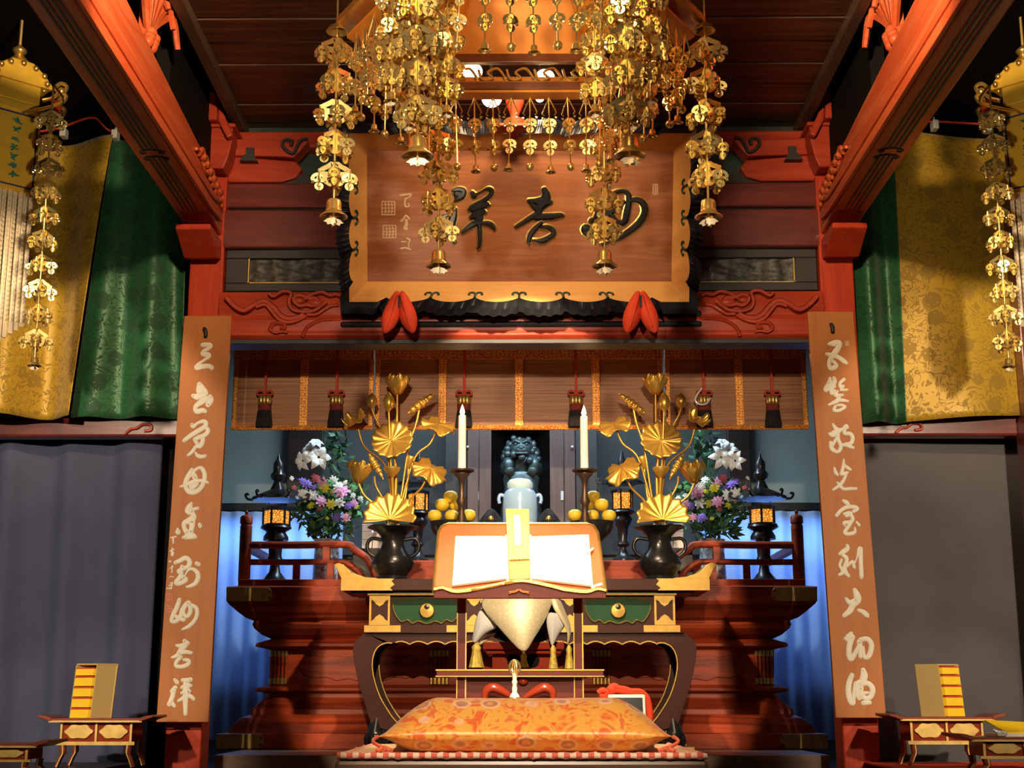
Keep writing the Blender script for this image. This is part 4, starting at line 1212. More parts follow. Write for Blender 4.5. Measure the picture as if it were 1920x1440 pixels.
GL.append(crop(*A, [[(160, 1005, 18), (185, 1035, 24)], [(165, 1090, 24), (130, 1130, 24)], [(150, 1120, 26), (130, 1200, 26), (100, 1270, 26)], [(120, 1240, 24), (155, 1290, 20)],
                    [(245, 1010, 22), (290, 1010, 24), (330, 1005, 26)], [(235, 1090, 18), (290, 1070, 34), (335, 1070, 18)], [(200, 1235, 16), (260, 1200, 24), (320, 1180, 24), (365, 1215, 20)], [(285, 1020, 30), (280, 1120, 36), (275, 1220, 30), (275, 1320, 24), (275, 1375, 22)], [(235, 1150, 18), (310, 1130, 28)]]))
for g in GL:
    glyph(g, lf2, 'brush_character', 'white_paint', lb, 0.003)
# signature column and seals
sgn = crop(310, 970, 7.58, [[(80, 290, 12), (155, 275, 12)], [(110, 285, 14), (112, 370, 12)], [(70, 480, 10), (120, 460, 12)], [(100, 440, 12), (95, 550, 16), (120, 500, 10)], [(60, 630, 14), (75, 625, 14)],
                            [(60, 730, 8), (115, 700, 10)], [(95, 690, 10), (95, 790, 10)], [(60, 860, 8), (80, 840, 8), (120, 850, 8)], [(70, 940, 10), (100, 930, 12), (85, 1000, 12)], [(25, 1010, 10), (90, 1010, 12)], [(55, 970, 10), (100, 965, 10)]])
for i0, i1 in ((0, 2), (2, 4), (4, 5), (5, 7), (7, 8), (8, 12)):
    glyph(sgn[i0:i1], lf2, 'signature_character', 'white_paint', lb, 0.002)
seal(312, 1114, 322, 1125, lf2, 'seal_red', lb, 1)
seal(311, 1136, 322, 1147, lf2, 'seal_red', lb, 1)
GR = []
A = (1525, 620, 8.0)
GR.append(crop(*A, [[(240, 200, 26), (310, 190, 46), (380, 180, 40), (400, 210, 34), (360, 280, 42), (310, 350, 44), (260, 420, 36), (235, 500, 30), (260, 560, 34), (320, 550, 36), (350, 520, 26), (310, 470, 26), (270, 440, 20)],
                    [(200, 350, 24), (300, 370, 34), (380, 400, 32), (450, 450, 34), (495, 485, 26)]]))
GR.append(crop(*A, [[(250, 715, 24), (240, 790, 36), (180, 870, 28), (190, 900, 24), (250, 850, 30), (300, 790, 36)], [(310, 710, 26), (320, 760, 34), (290, 830, 30), (270, 900, 30), (280, 945, 26), (320, 900, 24)], [(230, 780, 30), (320, 840, 24)],
                    [(460, 730, 26), (400, 790, 24), (420, 850, 30), (450, 830, 22)], [(410, 890, 20), (510, 885, 18)], [(360, 910, 22), (330, 970, 26), (380, 970, 24), (440, 965, 22)], [(380, 980, 30), (370, 1040, 36), (300, 1080, 26), (235, 1110, 18)], [(370, 1040, 26), (460, 1045, 24), (525, 1060, 14)],
                    [(330, 1130, 20), (310, 1190, 26), (370, 1200, 24), (440, 1170, 24), (480, 1140, 20), (420, 1115, 20), (360, 1120, 18)]]))
A = (1530, 780, 8.0)
GR.append(crop(*A, [[(250, 120, 16), (300, 190, 32), (350, 220, 34)], [(200, 265, 22), (250, 270, 46), (330, 225, 40), (400, 190, 20), (450, 150, 30), (470, 175, 24)], [(330, 240, 30), (330, 340, 30), (370, 440, 28), (355, 510, 30), (310, 535, 26), (240, 490, 34), (220, 400, 28)],
                    [(240, 440, 30), (280, 380, 24), (310, 310, 20)], [(430, 190, 30), (430, 260, 28), (510, 265, 30), (550, 320, 30), (530, 400, 30), (450, 430, 28), (380, 430, 24)], [(450, 420, 30), (510, 455, 30), (560, 475, 22)]]))
GR.append(crop(*A, [[(415, 660, 18), (410, 740, 26), (390, 830, 26), (380, 870, 26), (430, 860, 26), (470, 850, 22)], [(420, 730, 22), (480, 780, 26), (520, 805, 18)], [(275, 780, 18), (290, 840, 28), (320, 880, 24)], [(450, 880, 22), (410, 970, 24), (350, 1040, 28), (260, 1105, 20)],
                    [(320, 1000, 18), (370, 1060, 26), (420, 1095, 24), (500, 1090, 26), (600, 1090, 22)]]))
A = (1545, 930, 8.0)
GR.append(crop(*A, [[(290, 70, 24), (340, 100, 34), (370, 115, 20)], [(190, 290, 28), (260, 210, 28), (350, 165, 30), (460, 165, 30), (500, 195, 28), (440, 230, 26)], [(300, 270, 22), (380, 260, 34), (410, 290, 26), (430, 350, 28), (390, 390, 26), (300, 400, 26), (310, 440, 22)],
                    [(400, 280, 26), (330, 300, 22)], [(420, 370, 26), (370, 450, 28), (310, 540, 28), (350, 570, 28), (440, 555, 28), (465, 530, 24), (460, 480, 18)], [(490, 395, 20), (525, 435, 26)]]))
GR.append(crop(*A, [[(345, 740, 24), (350, 790, 36), (280, 840, 36), (230, 870, 22)], [(270, 880, 26), (330, 920, 32), (340, 980, 30), (310, 1060, 32), (320, 1140, 34), (370, 1200, 26)], [(260, 960, 24), (235, 1040, 22), (270, 1100, 26), (280, 1150, 30), (230, 1180, 22)],
                    [(340, 1060, 22), (390, 1010, 24), (430, 990, 28), (450, 1060, 26), (460, 1080, 18)], [(450, 1020, 14), (490, 930, 14), (520, 800, 24), (550, 790, 30), (550, 900, 32), (555, 1050, 32), (560, 1180, 34), (560, 1220, 30)]]))
A = (1560, 1090, 5.65)
GR.append(crop(*A, [[(240, 90, 22), (265, 150, 36), (270, 200, 38), (220, 250, 34), (190, 310, 32), (130, 360, 24)], [(150, 185, 18), (190, 225, 26), (260, 200, 30)], [(280, 305, 18), (330, 325, 26), (370, 360, 26), (380, 375, 16)]]))
GR.append(crop(*A, [[(200, 555, 24), (180, 600, 50), (140, 605, 20)], [(215, 590, 30), (185, 680, 30), (180, 780, 28), (205, 820, 28), (250, 750, 24), (290, 670, 22), (300, 620, 24)], [(290, 640, 30), (300, 720, 26), (300, 800, 20)], [(300, 620, 24), (370, 610, 26), (415, 660, 28), (410, 740, 28), (380, 800, 26), (340, 795, 22), (330, 700, 16)]]))
GR.append(crop(*A, [[(210, 995, 26), (180, 1080, 30), (175, 1180, 30), (195, 1270, 28), (225, 1290, 24), (230, 1200, 20), (250, 1080, 22)], [(330, 940, 26), (340, 1000, 40), (320, 1060, 36), (270, 1090, 30), (270, 1190, 30), (290, 1240, 24)],
                    [(300, 1090, 30), (380, 1080, 26), (430, 1140, 30), (410, 1220, 28), (350, 1240, 26), (330, 1190, 22), (380, 1180, 16)], [(330, 1290, 24), (400, 1285, 22)], [(310, 1130, 26), (300, 1230, 26)]]))
for g in GR:
    glyph(g, rf2, 'brush_character', 'white_paint', rb, 0.003)
seal(1586, 640, 1591, 648, rf2, 'pale_tan', rb, 1)
# iron hooks
for root, f, px, py in ((lb, lf2, 386, 624), (rb, rf2, 1561, 616)):
    m = MB()
    m.tube([f(px, py + 6, 0.0), f(px, py + 4, 0.02), f(px, py - 4, 0.024), f(px - 3, py - 8, 0.01)], 0.010, 8)
    m.build('hook', 'black_paint', root, smooth=50)

# ================================================================== bamboo blinds with brocade borders
YM = 8.08
blinds = [(438, 701, [571], 'bamboo blind with orange brocade hung behind the red-sealed pillar board', 438, 703),
          (704, 1243, [830, 973, 1117], 'wide bamboo blind with orange brocade strips hung at the centre over the altar', 704, 1241),
          (1247, 1512, [1385], 'bamboo blind with orange brocade hung behind the pillar board without seals', 1247, 1512)]
zt, zb2, zl = Z(630, YM), Z(674, YM), Z(797, YM)
zbot = Z(806, YM)
for pa, pb, mids, lab, ea, eb in blinds:
    xa, xb = X(pa, 720, YM), X(pb, 720, YM)
    root = thing('bamboo_blind', lab, 'blind', ((xa + xb) / 2, YM, zbot), 0, 'blinds over the altar')
    def f(u, v, xa=xa, xb=xb):
        return (xa + (xb - xa) * u, YM + 0.012 * math.sin(v * 2.5), zbot + (zt - zbot) * v)
    MB().grid(f, 2, 30).build('slat_panel', 'bamboo_blind', root, solid=0.004)
    MB().box(xa, xb, YM - 0.022, YM + 0.004, zb2, zt).build('top_border', 'brocade_red', root, bevel=0.003)
    MB().tube([(xa, YM - 0.010, zbot + 0.012), (xb, YM - 0.010, zbot + 0.012)], 0.015, 8).build('bottom_border', 'brocade_orange', root)
    MB().box(xa, xb, YM - 0.024, YM - 0.018, zb2 - 0.002, zb2 + 0.012).build('border_edge', 'brocade_orange', root)
    for px in mids:
        xx = X(px, 720, YM)
        MB().box(xx - 0.024, xx + 0.024, YM - 0.016, YM - 0.002, zbot + 0.01, zb2).build('brocade_strip', 'brocade_orange', root, bevel=0.003)
    for px in (pa, pb):
        xx = X(px, 720, YM)
        c = xx + (0.014 if px == pa else -0.014)
        MB().box(c - 0.014, c + 0.014, YM - 0.016, YM - 0.002, zbot + 0.01, zb2).build('side_border', 'brocade_orange', root, bevel=0.003)
# tassels in front of the blinds
tl = [(497, 'second-farthest'), (631, ''), (870, ''), (1080, ''), (1320, ''), (1448, '')]
labs = ['black and gold blind tassel nearest the red-sealed pillar board', 'black and gold blind tassel beside the plain strip next to the lotus stems with furled leaf',
        'dim blind tassel just behind the candle next to the red-sealed board side', 'dim blind tassel just behind the candle next to the bare-board side',
        'black blind tassel with a pale hooked ring across its head', 'black and gold blind tassel nearest the pillar board without seals']
labs[1] = 'black and gold blind tassel second from the red-sealed pillar board'
labs[2] = 'blind tassel third from the red-sealed pillar board, behind a lit candle'
labs[3] = 'blind tassel third from the unsealed pillar board, behind a lit candle'
YTS = YM - 0.05
for (px, _), lab in zip(tl, labs):
    c = P(px, 740, YTS)
    k = 8.0 / F
    dx = X(px, 740, YTS)
    z = lambda py: Z(py, YTS, px)
    root = thing('blind_tassel', lab, 'tassel', (c.x, YTS, z(800)), 0, 'tassels of the blinds')
    MB().tube([(c.x, YTS + 0.012, z(640)), (c.x, YTS, z(690)), (c.x, YTS, z(745))], 0.008, 6).build('cord', 'red_cord', root, smooth=60)
    m = MB()
    for sg in (-1, 1):
        q = [(c.x, YTS - 0.01, z(738)), (c.x + sg * 0.03, YTS - 0.012, z(733)), (c.x + sg * 0.045, YTS - 0.012, z(740)), (c.x + sg * 0.02, YTS - 0.012, z(741)), (c.x, YTS - 0.01, z(739))]
        m.tube(spline(q, 4), 0.006, 6)
    m.build('bow', 'red_cord', root, smooth=60)
    m = MB()
    for k2 in range(8):
        a = 2 * PI * k2 / 8
        m.sph((c.x + 0.028 * math.cos(a), YTS + 0.022 * math.sin(a), z(750)), (0.013, 0.011, 0.030), 8, 6)
    m.build('gilt_head', 'brass', root, smooth=60)
    m = MB()
    m.lathe([(0.034, z(772)), (0.038, z(760)), (0.03, z(756))], (c.x, YTS, 0), 20, sy=0.7, wob=lambda t, j: 1 + 0.05 * math.cos(t * 10))
    m.build('fringe_band', 'tassel_red', root, smooth=60)
    m = MB()
    m.lathe([(0.046, z(801)), (0.047, z(795)), (0.038, z(770)), (0.0, z(769))], (c.x, YTS, 0), 40, sy=0.7, wob=lambda t, j: 1 + 0.05 * math.cos(t * 20))
    m.build('fringe', 'tassel_black', root, smooth=60)
    if px == 1320:
        q = [tuple(P(a, b, YTS - 0.05)) for a, b in [(1316, 728), (1306, 742), (1304, 752), (1312, 758), (1324, 757), (1332, 746)]]
        MB().tube(spline(q, 5), 0.006, 8).build('hooked_ring', 'crystal', root, smooth=60)
# head rail the blinds hang from, behind the lintel
hr = MB().box(X(432, 640, YM + 0.03), X(1520, 640, YM + 0.03), YM + 0.01, YM + 0.06, Z(634, YM), Z(618, YM)).build('beam_blind_rail', 'dark_wood', bevel=0.004)
struct(hr)
# ================================================================== gilt lotus arrangements in bronze vases
LREF = 737.0
VX = {-1: 737.0, 1: 1237.0}
SIDE = {-1: 'nearer the red-sealed board', 1: 'nearer the unsealed board'}
YV = 7.80
def petal(m, c, r, ang, open_, h, w, rot=None, tip=0.35):
    """one cupped petal rising from c"""
    def f(u, v):
        a = ang + (u - 0.5) * w * math.sin(PI * min(0.98, 0.16 + 0.80 * v)) ** 0.8
        prof = math.sin(v * PI * 0.5) ** 0.8
        rr = r * (0.25 + prof * (0.75 + open_ * v * v))
        if v > 0.8:
            rr += r * tip * (v - 0.8) * 1.5 * (open_ - 0.1)
        cup = 1 - 0.16 * (1 - (2 * u - 1) ** 2) * v
        p = Vector((rr * cup * math.cos(a), rr * cup * math.sin(a), h * (v ** 0.9) * (1 - 0.10 * (2 * u - 1) ** 2 * v)))
        return c + (rot @ p if rot else p)
    m.grid(f, 6, 7)
def frame_to(n, up=Vector((0, 0, 1))):
    """rotation whose local z is n"""
    n = Vector(n).normalized()
    return n.to_track_quat('Z', 'Y').to_matrix()
def lotus_leaf(c, n, r, name, root, ruffle=0.10, cup=0.25, ribs=15, a0=0.0, a1=2 * PI, sq=1.0):
    rot = frame_to(n)
    def f(u, v):
        a = a0 + (a1 - a0) * u
        rad = r * v * (1 + 0.05 * math.cos(a * ribs) * v)
        z = r * (cup * v * v + ruffle * v * v * math.sin(a * 5 + 0.6) * 0.6 + 0.030 * math.cos(a * ribs) * v)
        return c + rot @ Vector((rad * math.cos(a), rad * math.sin(a) * sq, z))
    return MB().grid(f, 90, 9).build(name, 'lotus_gold', root, smooth=50, solid=0.003)
def lotus_blossom(c, r, h, root, rot=None, open_=0.25):
    m = MB()
    for layer, (cnt, k, hh, op) in enumerate(((6, 1.0, 0.88, open_), (6, 0.85, 1.0, open_ * 0.55), (5, 0.6, 0.98, 0.05))):
        for j in range(cnt):
            petal(m, c, r * k, 2 * PI * (j + 0.5 * layer) / cnt + 0.3, op, h * hh, 1.15, rot)
    b = m.build('lotus_blossom', 'lotus_gold', root, smooth=60, solid=0.003)
    return b
def lotus(sd):
    vx = VX[sd]
    mp = lambda px: vx + (px - LREF) * (1 if sd < 0 else -1)
    def q(px, py, d=0.0):
        return P(mp(px), py, YV + d)
    zvase = ZT
    cx = q(737, 1030).x
    # vase
    vr = thing('altar_vase', 'dark bronze vase with side handles holding gilt lotuses, ' + SIDE[sd], 'vase', (cx, YV, ZT), 0, 'bronze vases of the gilt lotuses')
    zz = lambda py: Z(py, YV)
    k = 7.6 / F
    prof = [(30 * k, ZT), (33 * k, ZT + 0.012), (30 * k, ZT + 0.022), (27 * k, ZT + 0.03), (38 * k, zz(1066)), (41 * k, zz(1056)), (36 * k, zz(1044)), (25 * k, zz(1032)), (21 * k, zz(1018)), (24 * k, zz(1005)), (34 * k, zz(996)), (48 * k, zz(990)), (47 * k, zz(987)), (30 * k, zz(995)), (18 * k, zz(1010))]
    body = MB().lathe(prof, (cx, YV, 0), 40, wob=lambda t, j: 1 + (0.05 * math.cos(t * 10) if j in (11, 12) else 0)).build('body', 'bronze', vr, smooth=50)
    for s in (-1, 1):
        pts = [(cx + s * 22 * k, YV, zz(1012)), (cx + s * 42 * k, YV, zz(1010)), (cx + s * 50 * k, YV, zz(1022)), (cx + s * 46 * k, YV, zz(1036)), (cx + s * 34 * k, YV, zz(1044))]
        MB().tube(spline(pts, 6), 0.010, 8).build('handle', 'bronze', vr, smooth=60)
    rt = thing('gilt_lotus_arrangement', 'gilt lotus blossoms and ribbed leaves in the bronze vase ' + SIDE[sd], 'altar flowers', (cx, YV, zz(1000)), 0, 'gilt lotus arrangements')
    def stem(pts, r=0.0065):
        p3 = []
        n = len(pts)
        for i, (a, b, d) in enumerate(pts):
            p3.append(tuple(q(a, b, d)))
        MB().tube(spline(p3, 6), r, 8).build('stem', 'lotus_gold', rt, smooth=60)
    B = (737, 1000, 0.0)
    Vz = Vector((0, 0, 1))
    front = Vector((0, -1, 0.25))
    # top blossom
    lotus_blossom(q(745, 740, 0.02), 0.066, 0.118, rt, open_=0.12)
    stem([(745, 736, 0.02), (744, 800, 0.02), (740, 900, 0.01), B])
    def bud(a, b, w, h, d=0.0):
        c = q(a, b, d)
        hh, ww = h * k, w * k
        m = MB().lathe([(0.2 * ww, -hh), (0.8 * ww, -0.55 * hh), (ww, -0.05 * hh), (0.85 * ww, 0.4 * hh), (0.4 * ww, 0.85 * hh), (0.0, hh * 1.1)], tuple(c), 20, wob=lambda t, j: 1 + 0.07 * abs(math.cos(t * 2.5)))
        m.build('lotus_bud', 'lotus_gold', rt, smooth=60)
    bud(697, 752, 10.5, 15, 0.03)
    stem([(697, 766, 0.03), (703, 782, 0.03), (714, 805, 0.03), (730, 880, 0.02), B])
    bud(729, 754, 11, 19, -0.03)
    stem([(729, 772, -0.03), (731, 830, -0.02), (735, 920, -0.01), B])
    # furled leaves: tight pleated spindles
    def furled(a, b, c, d, w, dd=0.0):
        p0, p1 = q(a, b, dd), q(c, d, dd - 0.01)
        N = 30
        m = MB()
        rs = []
        pts = []
        for i in range(N + 1):
            t = i / N
            pts.append(p0 + (p1 - p0) * t)
            rs.append(max(0.002, w * k * math.sin(PI * min(0.97, t + 0.03)) ** 0.7 * (1 + 0.22 * math.sin(t * 38))))
        m.tube(pts, rs, 10)
        m.build('furled_leaf', 'lotus_gold', rt, smooth=60)
    furled(762, 777, 815, 737, 8, 0.02)
    stem([(787, 762, 0.02), (780, 795, 0.02), (766, 840, 0.02), (752, 930, 0.01), B])
    furled(691, 850, 719, 899, 7, -0.04)
    stem([(702, 893, -0.04), (705, 912, -0.03), (722, 945, -0.02), B])
    # leaves
    lotus_leaf(q(735, 826, -0.03), (0.05 * sd, -1, 0.42), 0.116, 'lotus_leaf', rt, 0.06, 0.10)
    stem([(735, 826, -0.02), (742, 880, 0.0), (741, 940, 0.0), B], 0.009)
    lotus_leaf(q(822, 796, 0.0), (sd * -0.35, -0.65, 1.0), 0.098, 'lotus_leaf', rt, 0.30, -0.12)
    stem([(818, 806, 0.0), (806, 832, 0.0), (778, 858, 0.0), (756, 930, 0.0), B])
    lotus_leaf(q(808, 878, -0.05), (sd * -0.5, -0.75, 0.8), 0.105, 'lotus_leaf', rt, 0.30, -0.25)
    stem([(800, 893, -0.04), (790, 915, -0.04), (762, 945, -0.02), B])
    lotus_leaf(q(668, 792, 0.02), (sd * 0.35, -0.5, 0.7), 0.066, 'lotus_leaf', rt, 0.7, 0.55)
    stem([(672, 805, 0.02), (684, 838, 0.02), (722, 872, 0.01), (733, 930, 0.0), B])
    # left blossom
    lotus_blossom(q(671, 905, 0.0), 0.074, 0.125, rt, Matrix.Rotation(sd * -0.12, 3, 'Y'), open_=0.05)
    stem([(672, 905, 0.0), (684, 930, 0.0), (712, 955, 0.0), B])
    # seed pods
    def pod(a, b, w, h, d=0.0, tilt=0.0):
        c = q(a, b, d)
        m = MB().lathe([(0.003, -h * k), (w * k * 0.55, -h * k * 0.5), (w * k, h * k * 0.3), (w * k * 1.02, h * k * 0.5), (w * k * 0.9, h * k * 0.62), (0.0, h * k * 0.66)], (0, 0, 0), 20)
        m.xform(Matrix.Translation(c) @ Matrix.Rotation(tilt, 4, 'Y'))
        m.build('seed_pod', 'lotus_gold', rt, smooth=40)
    pod(735, 884, 16, 14, -0.06)
    stem([(735, 892, -0.06), (737, 950, -0.03), B], 0.010)
    pod(768, 866, 10, 18, 0.04, 0.25 * -sd)
    stem([(766, 880, 0.04), (758, 940, 0.02), B])
    # big fan leaf before the mouth of the vase
    lotus_leaf(q(731, 974, -0.07), (0.0, -1, 0.30), 0.142, 'fan_leaf', rt, 0.02, 0.16, 15, R(-12) , R(192), 1.0)
lotus(-1)
lotus(1)

# ================================================================== candles
for s, cxp, pyt, lab in ((-1, 866, 778, 'red-sealed board'), (1, 1096, 780, 'unsealed board')):
    YC = 7.72
    pb = P(cxp, 884, YC)
    zz = lambda py: Z(py, YC)
    k = 7.5 / F
    st = thing('candlestick', 'dark iron candlestick with wide drip pan, nearer the ' + lab, 'candlestick', (pb.x, YC, ZT), 0, 'candlesticks')
    MB().lathe([(0.0, zz(893)), (24 * k, zz(884)), (24.5 * k, zz(881)), (22 * k, zz(883)), (0, zz(888))], (pb.x, YC, 0), 28).build('drip_pan', 'candle_iron', st, smooth=50)
    MB().lathe([(0.075, ZT), (0.078, ZT + 0.012), (0.05, ZT + 0.025), (0.022, ZT + 0.045), (0.016, zz(1000)), (0.020, zz(990)), (0.030, zz(975)), (0.016, zz(960)), (0.020, zz(948)), (0.030, zz(940)), (0.018, zz(930)), (0.014, zz(910)), (0.022, zz(898)), (0.045, zz(890)), (0.045, zz(888))], (pb.x, YC, 0), 20).build('stem', 'candle_iron', st, smooth=50)
    cd = thing('candle', 'tall lit white candle standing on the candlestick nearer the ' + lab, 'candle', (pb.x, YC, zz(887)), 0, 'lit candles')
    MB().lathe([(8.0 * k, zz(887)), (7.8 * k, zz(800)), (7.4 * k, zz(pyt + 2)), (5.5 * k, zz(pyt)), (0, zz(pyt + 1))], (pb.x, YC, 0), 18).build('wax', 'candle_wax', cd, smooth=50)
    MB().tube([(pb.x, YC, zz(pyt + 1)), (pb.x, YC, zz(pyt - 4))], 0.0016, 6).build('wick', 'black_paint', cd)
    MB().lathe([(0.001, zz(pyt + 0)), (0.013, zz(pyt - 3)), (0.014, zz(pyt - 6)), (0.008, zz(pyt - 13)), (0.0, zz(pyt - 20))], (pb.x, YC, 0), 12).build('flame', 'flame', cd, smooth=60)
    lamp('candle_light', 'POINT', (pb.x, YC - 0.02, zz(pyt - 10)), None, 0.5, (1, 0.6, 0.25), 0.02)

# ================================================================== fruit on pedestal stands
FR = [(829, 985, 0), ]
frl = [(845, 932, 0.0, 'topmost'), (829, 947, -0.01, 'second tier, outer'), (855, 948, 0.02, 'second tier, inner'), (815, 968, -0.03, 'outermost in the bottom row'), (847, 968, -0.03, 'bottom row, behind the candlestick'), (879, 967, 0.0, 'innermost in the bottom row')]
for s in (-1, 1):
    mp = (lambda p: p) if s < 0 else (lambda p: 1957 - p)
    YFz = 7.95
    k = 7.75 / F
    side = 'red-sealed board' if s < 0 else 'unsealed board'
    c = P(mp(846), 985, YFz)
    zz = lambda py: Z(py, YFz)
    st = thing('offering_stand', 'black pedestal dish of yellow fruit, nearer the ' + side, 'stand', (c.x, YFz, ZT), 0, 'fruit stands')
    MB().lathe([(0.0, zz(984)), (0.125, zz(982)), (0.128, zz(979)), (0.125, zz(984)), (0.10, zz(1000)), (0.05, zz(1015)), (0.04, zz(1022))], (c.x, YFz, 0), 28).build('dish', 'black_lacquer', st, smooth=40)
    MB().lathe([(0.085, ZT), (0.085, ZT + 0.012), (0.05, ZT + 0.03), (0.035, zz(1030)), (0.045, zz(1015))], (c.x, YFz, 0), 24).build('pedestal', 'black_lacquer', st, smooth=40)
    for px, py, d, lb_ in frl:
        p = P(mp(px), py, YFz + d)
        fr = MB().lathe([(0.0, -0.036), (0.022, -0.033), (0.037, -0.014), (0.041, 0.004), (0.035, 0.024), (0.018, 0.034), (0.006, 0.032), (0.0, 0.030)], (0, 0, 0), 18)
        o = thing('yellow_fruit', 'round yellow fruit, ' + lb_ + ', stand nearer the ' + side, 'fruit', tuple(p), 0, 'fruit on the pedestal dishes')
        fr.build('flesh', 'fruit', o, world=False, smooth=60)
        MB().tube([(0, 0, 0.030), (0.003, 0, 0.038)], 0.003, 6).build('stalk', 'leaf_green', o, world=False)

# ================================================================== jar on its stand, boxes beside it
YJ = 7.98
cj = P(975, 950, YJ)
zz = lambda py: Z(py, YJ)
k = 7.8 / F
tag(MB().box(cj.x - 0.14, cj.x + 0.14, YJ - 0.13, YJ + 0.12, ZT, zz(992)).build('jar_stand', 'black_lacquer', bevel=0.006), 'low black lacquer stand under the pale blue jar', 'stand')
jr = thing('lidded_jar', 'pale blue porcelain jar with a white lid and two lugs, behind the book rest', 'jar', (cj.x, YJ, zz(992)))
MB().lathe([(28 * k, zz(992)), (33 * k, zz(988)), (33.5 * k, zz(950)), (32 * k, zz(928)), (27 * k, zz(920)), (23 * k, zz(918)), (22 * k, zz(916))], (cj.x, YJ, 0), 36).build('body', 'porcelain', jr, smooth=40)
MB().lathe([(23 * k, zz(918)), (25 * k, zz(915)), (25 * k, zz(906)), (20 * k, zz(900)), (10 * k, zz(898)), (0, zz(898))], (cj.x, YJ, 0), 36).build('lid', 'porcelain_lid', jr, smooth=40)
for s in (-1, 1):
    q = [(cj.x + s * 31 * k, YJ, zz(930)), (cj.x + s * 38 * k, YJ, zz(928)), (cj.x + s * 41 * k, YJ, zz(936)), (cj.x + s * 39 * k, YJ, zz(944))]
    MB().tube(spline(q, 5), 0.010, 8).build('lug', 'porcelain', jr, smooth=60)
for s, px, lab in ((-1, 921, 'black lacquer box with gilt boss beside the jar, nearer the red-sealed board'), (1, 1028, 'black lacquer box with gilt boss beside the jar, nearer the unsealed board')):
    c = P(px, 975, YJ)
    b = thing('offering_box', lab, 'box', (c.x, YJ, ZT), 0, 'black boxes beside the jar')
    t = MB().box(c.x - 0.065, c.x + 0.065, YJ - 0.06, YJ + 0.06, ZT, zz(985))
    t.lathe([(0.065, zz(985)), (0.07, zz(978)), (0.05, zz(968)), (0.02, zz(956)), (0, zz(953))], (c.x, YJ, 0), 8)
    t.build('body', 'black_lacquer', b, bevel=0.003)
    MB().sph((c.x, YJ - 0.062, zz(975)), (0.016, 0.012, 0.016), 10, 8).build('gilt_boss', 'gilt', b, smooth=60)

# ================================================================== lion in the open cabinet
YK = 9.35
kz = thing('altar_cabinet', 'tall brown wooden cabinet with folded doors standing open round the lion', 'cabinet', (0, YK + 0.25, ZS))
zc1 = Z(770, YK)
xA, xB = X(922, 900, YK), X(1030, 900, YK)
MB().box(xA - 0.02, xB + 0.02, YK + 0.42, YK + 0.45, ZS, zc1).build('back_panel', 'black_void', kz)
MB().box(xA - 0.02, xB + 0.02, YK + 0.02, YK + 0.45, zc1 - 0.03, zc1 + 0.05).build('canopy_board', 'dark_wood', kz)
for s, (pa, pb) in ((-1, (834, 875)), (1, (1080, 1121))):
    xa, xb = sorted((X(pa, 900, YK), X(pb, 900, YK)))
    MB().box(xa, xb, YK + 0.02, YK + 0.45, ZS, zc1).build('side_post', 'black_paint', kz, bevel=0.004)
for s, leaves in ((-1, ((876, 897), (898, 921))), (1, ((1031, 1057), (1058, 1079)))):
    for i, (pa, pb) in enumerate(leaves):
        xa, xb = X(pa, 900, YK), X(pb, 900, YK)
        dr = MB().box(xa, xb, YK + 0.012 * i, YK + 0.025 + 0.012 * i, ZS + 0.005, zc1 - 0.03).build('door', 'cabinet_wood', kz, bevel=0.004)
        if (s < 0) == (i == 0):
            pass
        if (s < 0 and i == 1) or (s > 0 and i == 0):
            xc = xa + 0.01 if s < 0 else xb - 0.012
            MB().box(X(895, 930, YK) - 0.009 if s < 0 else X(1054, 930, YK) - 0.009, X(895, 930, YK) + 0.009 if s < 0 else X(1054, 930, YK) + 0.009, YK - 0.006 + 0.012 * i, YK + 0.014 * i + 0.001, Z(938, YK), Z(921, YK)).build('finger_plate', 'clip_white', dr)
        else:
            px = 877 if s < 0 else 1073
            MB().sph(tuple(P(px, 838, YK - 0.006)), 0.010, 8, 6).build('knob', 'clip_white', dr, smooth=60)
YL2 = 9.5
ln_ = thing('lion_statue', 'dark bronze lion statue with curled mane seated in the open cabinet', 'statue', (X(977, 900, YL2), YL2, ZS))
k = 9.3 / F
cx = X(977, 870, YL2)
zz = lambda py: Z(py, YL2)
MB().lathe([(0.13, ZS), (0.14, zz(960)), (0.115, zz(915)), (0.125, zz(896)), (0.11, zz(888))], (cx, YL2, 0), 24, sy=0.8).build('pedestal', 'bronze_green', ln_, smooth=40)
m = MB()
m.sph((cx, YL2 + 0.02, zz(870)), (0.105, 0.10, 0.115), 18, 12)
for s in (-1, 1):
    m.tube(spline([(cx + s * 0.07, YL2 - 0.03, zz(862)), (cx + s * 0.085, YL2 - 0.075, zz(872)), (cx + s * 0.08, YL2 - 0.085, zz(884)), (cx + s * 0.075, YL2 - 0.11, zz(890))], 5), [0.05, 0.046, 0.043, 0.042, 0.041, 0.040, 0.038, 0.036, 0.034, 0.033, 0.032, 0.033, 0.034, 0.034, 0.032, 0.028], 10)
    m.sph((cx + s * 0.11, YL2 + 0.0, zz(878)), (0.035, 0.06, 0.05), 10, 8)
m.build('body', 'bronze_green', ln_, smooth=60)
m = MB()
hz = zz(843)
m.sph((cx, YL2 - 0.05, hz), (0.082, 0.075, 0.072), 18, 12)
m.sph((cx, YL2 - 0.115, hz - 0.025), (0.048, 0.04, 0.030), 14, 10)
m.sph((cx, YL2 - 0.145, hz - 0.012), (0.022, 0.016, 0.014), 10, 8)
